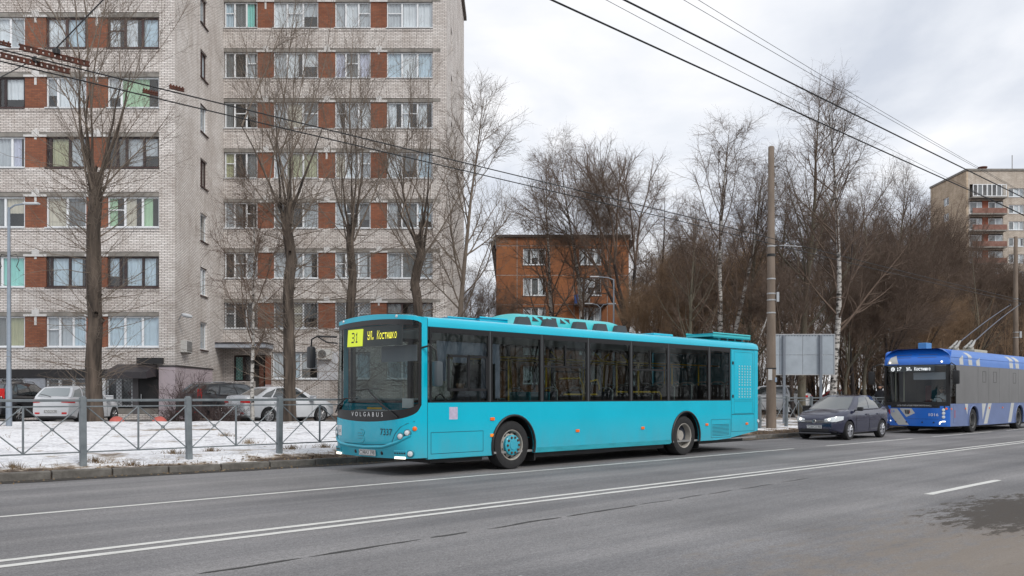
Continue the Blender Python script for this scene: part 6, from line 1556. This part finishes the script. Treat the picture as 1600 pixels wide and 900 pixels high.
plant('birch_tree', BIR[3], at_tree(394, 32.6), 'thin young birch with white trunk before the brick block entrance', 'tree', .5)
plant('spreading_tree', birch_mesh(32, 15.5, .15, 26, .02, lean=(.03, 0), tm=BK_SHOOT, cm=BK_SHOOT, up=.08, bare=.3), at_tree(705, 41.5), 'bare thin limbed tree spreading past the right corner of the brick block', 'tree')
plant('leafless_bush', BSH[0], at_tree(300, 33.4), 'tangled leafless bush in front of the pink rendered wall', 'bush', parts=('stems', 'twigs'))
plant('leafless_bush', BSH[1], at_tree(345, 31.9), 'low dark leafless hedge bush behind the fence by the black parked car', 'bush', 1.0, 1.0, parts=('stems', 'twigs'))
plant('leafless_bush', BSH[1], at_tree(275, 33.0), 'small leafless bush below the pink rendered wall', 'bush', 2.2, .8, parts=('stems', 'twigs'))
plant('birch_tree', BIR[0], at_tree(866, 64), 'white birch with drooping twigs in front of the orange house', 'tree', 0, 1.08)
plant('birch_tree', BIR[1], at_tree(917, 60), 'tall white birch before the balcony of the orange house', 'tree', 1.4, 1.02)
plant('spreading_tree', SPR[0], at_tree(985, 57), 'dark forked tree leaning at the right edge of the orange house', 'tree', 2.5, 1.08)
plant('birch_tree', BIR[2], at_tree(1118, 47), 'twin stemmed white birch in the wood beside the concrete pole', 'tree', .1, 1.0)
lean = birch_mesh(15, 7.5, .085, 9, -.02, lean=(.55, 0), tw=12)
plant('birch_tree', lean, at_tree(1128, 45), 'thin birch leaning over towards the concrete pole', 'tree')
plant('poplar_tree', POPW, at_tree(1252, 48), 'tall pale stemmed bare tree rising above the back of the billboard', 'tree', 0, .98)
plant('birch_tree', BIR[1], at_tree(1300, 46), 'white trunked birch beside the billboard at the edge of the wood', 'tree', 3.0, .92)
def retrunk(ms, m): a = ms[0].copy(); a.materials.clear(); a.materials.append(m); return (a, ms[1])
BIRW = [retrunk(BIR[0], BK_PALE), retrunk(BIR[1], BK_DARK), BIR[2], retrunk(BIR[2], BK_TW)]
WG = 'bare trees of the wood behind the fence'
g = random.Random(99)
names = {'b': ('slender_tree', 'bare fine twigged tree standing in the wood'), 's': ('spreading_tree', 'bare dark forked tree standing in the wood'), 'w': ('willow_bush', 'brown leafless willow bush'), 'p': ('poplar_tree', 'bare upright pale tree standing in the wood')}
ZONES = [(765, 'at the left of the orange house'), (1000, 'before the orange house'), (1056, 'just right of the orange house'), (1108, 'above the middle of the turquoise bus'), (1165, 'around the twin stemmed birch'), (1218, 'behind the concrete pole'), (1290, 'behind the billboard'), (1345, 'behind the blue sedan'), (1400, 'at the front of the trolleybus'), (1465, 'behind the roof of the trolleybus'), (1540, 'below the beige tower block'), (9999, 'behind the raised trolley poles')]
def wood(k, px, Y, sc, i=None):
    pool = {'b': BIRW, 's': SPR, 'w': WIL, 'p': [POPW]}[k]; nm, lb = names[k]
    z_ = [q for q in ZONES if q[0] > px][0][1]; lb = ('tall ' if sc > .9 else '')+lb.replace('standing ', '').replace('growing ', '')+' '+z_
    plant(nm, pool[i if i is not None else g.randrange(len(pool))], at_tree(px, Y), lb, 'bush' if k == 'w' else 'tree', g.uniform(0, 6.28), sc, WG+' ('+nm.replace('_', ' ')+')', ('stems', 'twigs') if k == 'w' else ('trunk', 'crown'))
# willows and scrub in front, taller trees behind
for px, Y, sc in ((1020, 58, .95), (1062, 54, 1.0), (1100, 60, .9), (1150, 52, .85), (1232, 52, .85), (1275, 56, .95), (1330, 54, .95), (1372, 58, 1.0), (1415, 55, .95), (1455, 62, 1.1), (1500, 58, .9), (1545, 66, 1.0), (1590, 60, .95), (1632, 64, 1.0), (745, 74, .9), (758, 62, .7), (1000, 68, .9), (1185, 58, .9)): wood('w', px, Y, sc)
for px, Y, sc in ((1040, 75, .95), (1075, 66, .98), (1190, 60, .92), (1340, 62, .95), (1385, 70, 1.0), (1440, 76, .95), (1490, 80, .80), (1530, 78, .75), (1580, 74, .72), (1010, 85, .95), (1160, 72, 1.0), (1225, 68, .95), (745, 80, .85), (1620, 70, .75), (1410, 64, .85)): wood('s', px, Y, sc)
for px, Y, sc, kk in ((1412, 66, .88, 'b'), (1440, 68, .9, 's'), (1468, 70, .85, 'b'), (1498, 72, .86, 's'), (1522, 70, .74, 'b'), (1548, 74, .8, 's'), (1585, 72, .75, 'b'), (1392, 62, .9, 'p'), (1020, 64, .85, 'b')): wood(kk, px, Y, sc)
for px, Y, sc in ((1050, 62, .75), (1095, 72, .9), (1335, 50, .65), (1360, 66, .85), (1270, 70, .95), (1400, 80, .95), (835, 70, .55), (812, 72, .6), (1140, 64, .85), (1470, 70, .65), (1560, 84, .7), (1085, 50, .55), (735, 66, .75)): wood('b', px, Y, sc)
for px, Y, sc in ((1322, 49, .6), (1352, 51, .7), (1386, 50, .62), (1075, 47, .6), (1165, 49, .7), (1240, 45, .5), (1430, 54, .6), (1478, 56, .62), (1535, 58, .6), (1040, 50, .62)): wood('sp'[int(px) % 2], px, Y, sc)
for px, Y, sc in ((1375, 60, .85), (1210, 64, .9), (1030, 66, .72), (1430, 66, .7), (1520, 70, .62)): wood('p', px, Y, sc)
# far wood behind, read as one mass
def far_wood(near=False):
    gg = random.Random(7); mb = MB()
    for k in range(240 if near else 130):
        Y = gg.uniform(86, 128); px = gg.uniform(985, 1750) if k % 9 else gg.uniform(690, 775); X = wx(px, Y); H = gg.uniform(7, 15)*(1 if px < 1440 else .72); z0 = gh(X, Y)-.1
        if near:
            p = rd(gg.uniform(-25, 190), gg.uniform(-34, -17)); X, Y, z0, H = p.x, p.y, -.1, gg.uniform(6, 11)
        T = Tree(1000+k); T.g = gg
        pts, rad = T.branch((X, Y, z0), (gg.uniform(-.12, .12), gg.uniform(-.1, .1), 1), H, gg.uniform(.08, .16), .015, 6, .04, .01, mb, 5)
        for j in range(20):
            p, d, rr = T.along(pts, rad, gg.uniform(.12, .97)); q, qr = T.branch(p, T.side_dir(d, R(gg.uniform(25, 60))), H*gg.uniform(.10, .28), rr*.5, .012, 4, .1, .05, mb, 3)
            for i in range(7): p2, d2, r2_ = T.along(q, qr, gg.uniform(.2, 1)); T.branch(p2, T.side_dir(d2, R(gg.uniform(20, 60))), gg.uniform(.5, 1.6), .012, .006, 3, .1, .02, mb, 3)
    me = bpy.data.meshes.new('far_wood'); me.from_pydata(mb.v, [], mb.f); me.materials.append(bark('far_wood_bark', (.065, .046, .036), (.23, .165, .12), vs=.35, stretch=None, bump=0)); me.shade_smooth()
    o = obj('roadside_wood' if near else 'far_wood', me, kind='stuff'); o['label'] = 'leafless wood on the opposite side of the road, mirrored in the bus windows' if near else 'dense brown leafless wood filling the background'; o['category'] = 'wood'
far_wood(); far_wood(True)

# ================================================================== poles, lamps, hoarding
PC = mat('pole_concrete', (.135, .105, .082), .95, c2=(.22, .175, .14), vs=2.5, bump=.5, bs=30, stretch=(1, 1, .3)); BAND = mat('steel_band', (.42, .43, .44), .4, metal=.5)
def pole(px, D, label, top, full=True):
    p = rd(apx(px, D), D); z = gh(p.x, p.y); t = thing('trolley_wire_pole', label, 'pole', (p.x, p.y, z)); H = top-z
    rr = lambda h: .192-.082*h/H
    MB().lathe([(rr(0), -.6), (rr(0), 0), (rr(H*.5), H*.5), (rr(H), H), (rr(H)*.7, H+.03)], (0, 0, 0), 16, ax='z').build('shaft', PC, t, 50)
    def band(h, w_=.05, m=BAND): MB().lathe([(rr(h)+.0, 0), (rr(h)+.012, .004), (rr(h)+.012, w_), (rr(h), w_+.004)], (0, 0, h), 16, ax='z', close=False).build('band', m, t, 40)
    Y = p.y; hz = lambda py: wz(py, Y)-z
    if full:
        for py in (386, 437, 460, 470, 490): band(hz(py))
        band(hz(401), .10, BLACK); band(hz(577), .05, BLACK)
        MB().tube([(0, -.1, hz(386)+.03), (.4, -.1, hz(386)+.05), (1.15, -.05, hz(387)+.03)], .012, 6).build('cable_arm', BAND, t)
        MB().rbox(.16, .26, -.16, -.14, hz(472), hz(457), .004).build('number_tag', mat('tag_grey', (.36, .38, .40), .5), t)
        MB().rbox(-.17, -.02, -.20, -.185, hz(594), hz(577), .004).build('paper_notice', mat('notice', (.55, .54, .52), .8, c2=(.35, .36, .38), vs=40), t)
        MB().rbox(.10, .17, -.165, -.15, hz(597), hz(590), .003).build('paper_notice', mat('notice_blue', (.25, .32, .42), .8), t)
        m = MB(); ln = [(.0, -.11, hz(366)), (6, 3, hz(362))]; 
    else:
        for py in (468, 520, 528): band(hz(py))
        MB().rbox(.16, .30, -.15, -.13, hz(528), hz(518), .004).build('number_tag', mat('tag_grey', (.36, .38, .40), .5), t)
pole(1205, 17.0, 'tall tapering concrete pole behind the rear of the turquoise bus', 10.96)
pole(1587, 17.0, 'tall concrete pole behind the blue trolleybus', 11.3, False)
def hoarding():
    Y0 = 38.0; xa, xb = wx(1203, Y0), wx(1303, Y0); z0, z1 = wz(585, Y0), wz(523, Y0); xc = (xa+xb)/2; g0 = gh(xc, Y0)
    t = thing('billboard', 'grey sheet metal back of a billboard on two posts beside the concrete pole', 'billboard', (xc, Y0, g0), R(-2))
    SH = mat('sheet_metal', (.33, .37, .41), .5, metal=.2, var=.12, vs=1.6); W_ = xb-xa; zb_, zt_ = z0-g0, z1-g0
    n = 3; e = [-W_/2, -W_/2+W_*.15, wx(1254, Y0)-xc, W_/2]
    for i in range(3):
        for j in range(2):
            MB().rbox(e[i]+.006, e[i+1]-.006, -.02, .02, zb_+(zt_-zb_)*(j*.49)+.006, zb_+(zt_-zb_)*(.49 if j == 0 else 1)-.006, .006).build('sheet', SH, t)
    m = MB()
    for q in ((-W_/2-.02, W_/2+.02, zt_-.01, zt_+.03), (-W_/2-.02, W_/2+.02, zb_-.03, zb_+.01)): m.box(q[0], q[1], -.045, .045, q[2], q[3])
    for x in (-W_/2-.02, W_/2-.02): m.box(x, x+.04, -.044, .044, zb_, zt_)
    m.build('frame', BAND, t)
    for k in range(22): MB().box(-W_/2+W_*(k+.5)/22-.015, -W_/2+W_*(k+.5)/22+.015, -.03, -.021, zt_-.06, zt_-.035).build('rivet', BLACK, t)
    for px in (1224.5, 1281): x = wx(px, Y0)-xc; MB().rbox(x-.055, x+.055, -.15, -.05, -.4, zt_-.02, .01).build('post', mat('post_paint', (.16, .18, .21), .5, var=.1), t)
hoarding()
def street_lamp(px, Y, ztop, arms, label, r=.10, z=None):
    X = wx(px, Y); g0 = gh(X, Y); t = thing('street_lamp', label, 'street lamp', (X, Y, g0)); H = ztop-g0
    GM = mat('lamp_post_grey', (.24, .28, .33), .45, metal=.35, var=.12, vs=3)
    MB().lathe([(r, -.3), (r, 1.3), (r*.8, 1.4), (r*.45, H)], (0, 0, 0), 12, ax='z').build('post', GM, t, 40)
    for dx, dy, dz in arms:
        o = MB().tube([(0, 0, H-.05), (dx*.4, dy*.4, H+dz*.7), (dx, dy, H+dz)], .028, 7).build('arm', GM, t, 60)
        h = MB(); L_ = math.copysign(.5, dx); h.rbox(min(dx, dx+L_), max(dx, dx+L_), dy-.09, dy+.09, H+dz-.02, H+dz+.04, .018); h.build('lamp_head', mat('lamp_grey', (.50, .52, .54), .4), t, 50)
    return t, H
t, H = street_lamp(14, 29.0, 7.7, [(.55, -.1, .10)], 'slim grey street lamp with one arm beside the black parked car', .095)
m = MB()
for s in (-1, 1): m.tube([(0, 0, H-1.6), (s*.25, 0, H-1.55), (s*.33, 0, H-1.75), (s*.25, 0, H-1.95), (s*.36, 0, H-2.1)], .014, 5)
m.build('bracket', BLACK, t)
street_lamp(959, 50, wz(436, 50), [(-.85, 0, .12)], 'grey street lamp with single arm before the orange house', .09)
street_lamp(938, 56, wz(480, 56), [(-.5, 0, .22), (.5, 0, .22)], 'grey street lamp with two short arms before the orange house', .08)
# painted half-globes at the drive
for px in (182.5, 249): 
    Y = 31.0; X = wx(px, Y); t = thing('concrete_hemisphere', 'red painted concrete half globe at the edge of the driveway', 'bollard', (X, Y, gh(X, Y)-.09), 0, 'red half globe bollards')
    MB().lathe([(.26, -.05)]+[(.26*math.cos(k*math.pi/16), .02+.25*math.sin(k*math.pi/16)) for k in range(8)]+[(.001, .27)], (0, 0, 0), 20, ax='z').build('dome', mat('red_concrete', (.42, .10, .08), .8, var=.15, vs=5), t, 50)

# ================================================================== overhead wires
WIRE = mat('wire', (.012, .012, .013), .6, var=.2); RUST = mat('rusty_fitting', (.12, .034, .017), .85, c2=(.045, .018, .012), vs=9)
def wire(name, label, a0, a1, D, h, sag=.0, r=.011, dD=0.0, dh=0.0, n=60, span=30.0, m=WIRE):
    pts = []
    for k in range(n+1):
        q = k/n; a = a0+(a1-a0)*q; f = ((a-a0) % span)/span; pts.append(rd(a, D+dD*q, h+dh*q-sag*4*f*(1-f)))
    o = MB().tube(pts, r, 6).build(name, m); tag(o, label, 'wire'); return o
wire('contact_wire', 'thick black trolley wire over the bus lane, the one nearer the flats', -12, 130, 12.95, 5.92, .05, .010)
wire('contact_wire', 'thick black trolley wire over the bus lane, the one nearer the road centre', -12, 130, 12.45, 5.90, .05, .010)
wire('contact_wire', 'thick black trolley wire crossing the sky over the near lanes, lower one', -8, 130, 6.66, 5.88, .04, .011, -.2, .15)
wire('contact_wire', 'thick black trolley wire crossing the sky over the near lanes, upper one', -8, 130, 6.12, 5.88, .04, .011, -.25, .25)
for lb, D, h, sg, r_ in (('thin feeder cable above the lower near trolley wire', 6.6, 6.25, .34, .0032), ('thin feeder cable above the upper near trolley wire', 5.9, 6.2, .30, .0032), ('thin high cable running above all the trolley wires', 6.0, 6.45, .45, .0032)):
    wire('feeder_cable', lb, 4, 124, D, h, sg, r_, span=40)
def fitting(a, D, h, ln, label, teeth):
    t = thing('section_insulator', label, 'wire fitting', rd(a, D, h), ROADROT)
    h_ = .045 if ln > .5 else .02
    for z in (-.012, h_): MB().box(-ln/2, ln/2, -.018, .018, z, z+.016).build('bar', RUST, t)
    for k in range(teeth):
        x = -ln/2+ln*(k+.5)/teeth; MB().box(x-ln/teeth*.3, x+ln/teeth*.3, -.016, .016, .004, h_).build('tooth', RUST, t)
        if ln < .5: MB().box(x-.008, x+.008, -.01, .01, h_+.016, h_+.036).build('stud', RUST, t)
    return t
aL = apx(92, 12.95); aL2 = apx(57, 12.45)
Fa = fitting(apx(56, 12.95), 12.95, 5.93, .86, 'rusty slotted bar on the trolley wire nearer the flats', 12)
Fb = fitting(apx(86, 12.45), 12.45, 5.92, .86, 'rusty slotted bar on the trolley wire nearer the road centre', 12)
fitting(apx(2, 12.45), 12.45, 5.92, .22, 'short rusty clamp on the trolley wire close before the slotted bar nearer the road centre', 4); fitting(apx(276, 12.45), 12.45, 5.90, .22, 'short rusty clamp on the trolley wire nearer the road centre, before the brick side wall', 5); fitting(apx(235, 12.95), 12.95, 5.92, .22, 'short rusty clamp on the trolley wire nearer the flats, before the green curtains', 6)
pa = rd(apx(88, 12.45), 12.45, 6.0); pb = rd(apx(56, 12.95), 12.95, 6.0)
ins = thing('spacer_insulator', 'white porcelain spacer between the two rusty bars on the trolley wires', 'insulator', tuple((pa+pb)/2)); c_ = (pa+pb)/2
MB().tube([pb-c_, (pb-c_)*.5, (pa-c_)*.5, pa-c_], [.02, .035, .035, .02], 10).build('rod', mat('porcelain', (.55, .50, .42), .35), ins, 60)
for p in (pa, pb): MB().lathe([(.02, -.03), (.05, -.03), (.05, .03), (.02, .05)], p-c_, 10, ax='z').build('clamp', BLACK, ins, 40)
o = MB().tube([pa+Vector((0, 0, .05)), rd(apx(88, 12.45), 5.0, 6.45), rd(apx(88, 12.45), -3.0, 6.95)], .009, 6).build('span_wire', WIRE); tag(o, 'span wire rising from the rusty trolley wire fitting across the road', 'wire')
q0 = pb; q1 = rd(apx(56, 12.95)-.3, 18.5, 6.5)
o = MB().tube([q0+Vector((0, 0, .02)), q0.lerp(q1, .5)+Vector((0, 0, -.05)), q1], .008, 6).build('span_wire', WIRE); tag(o, 'span wire running from the rusty trolley wire fitting towards the flats', 'wire')
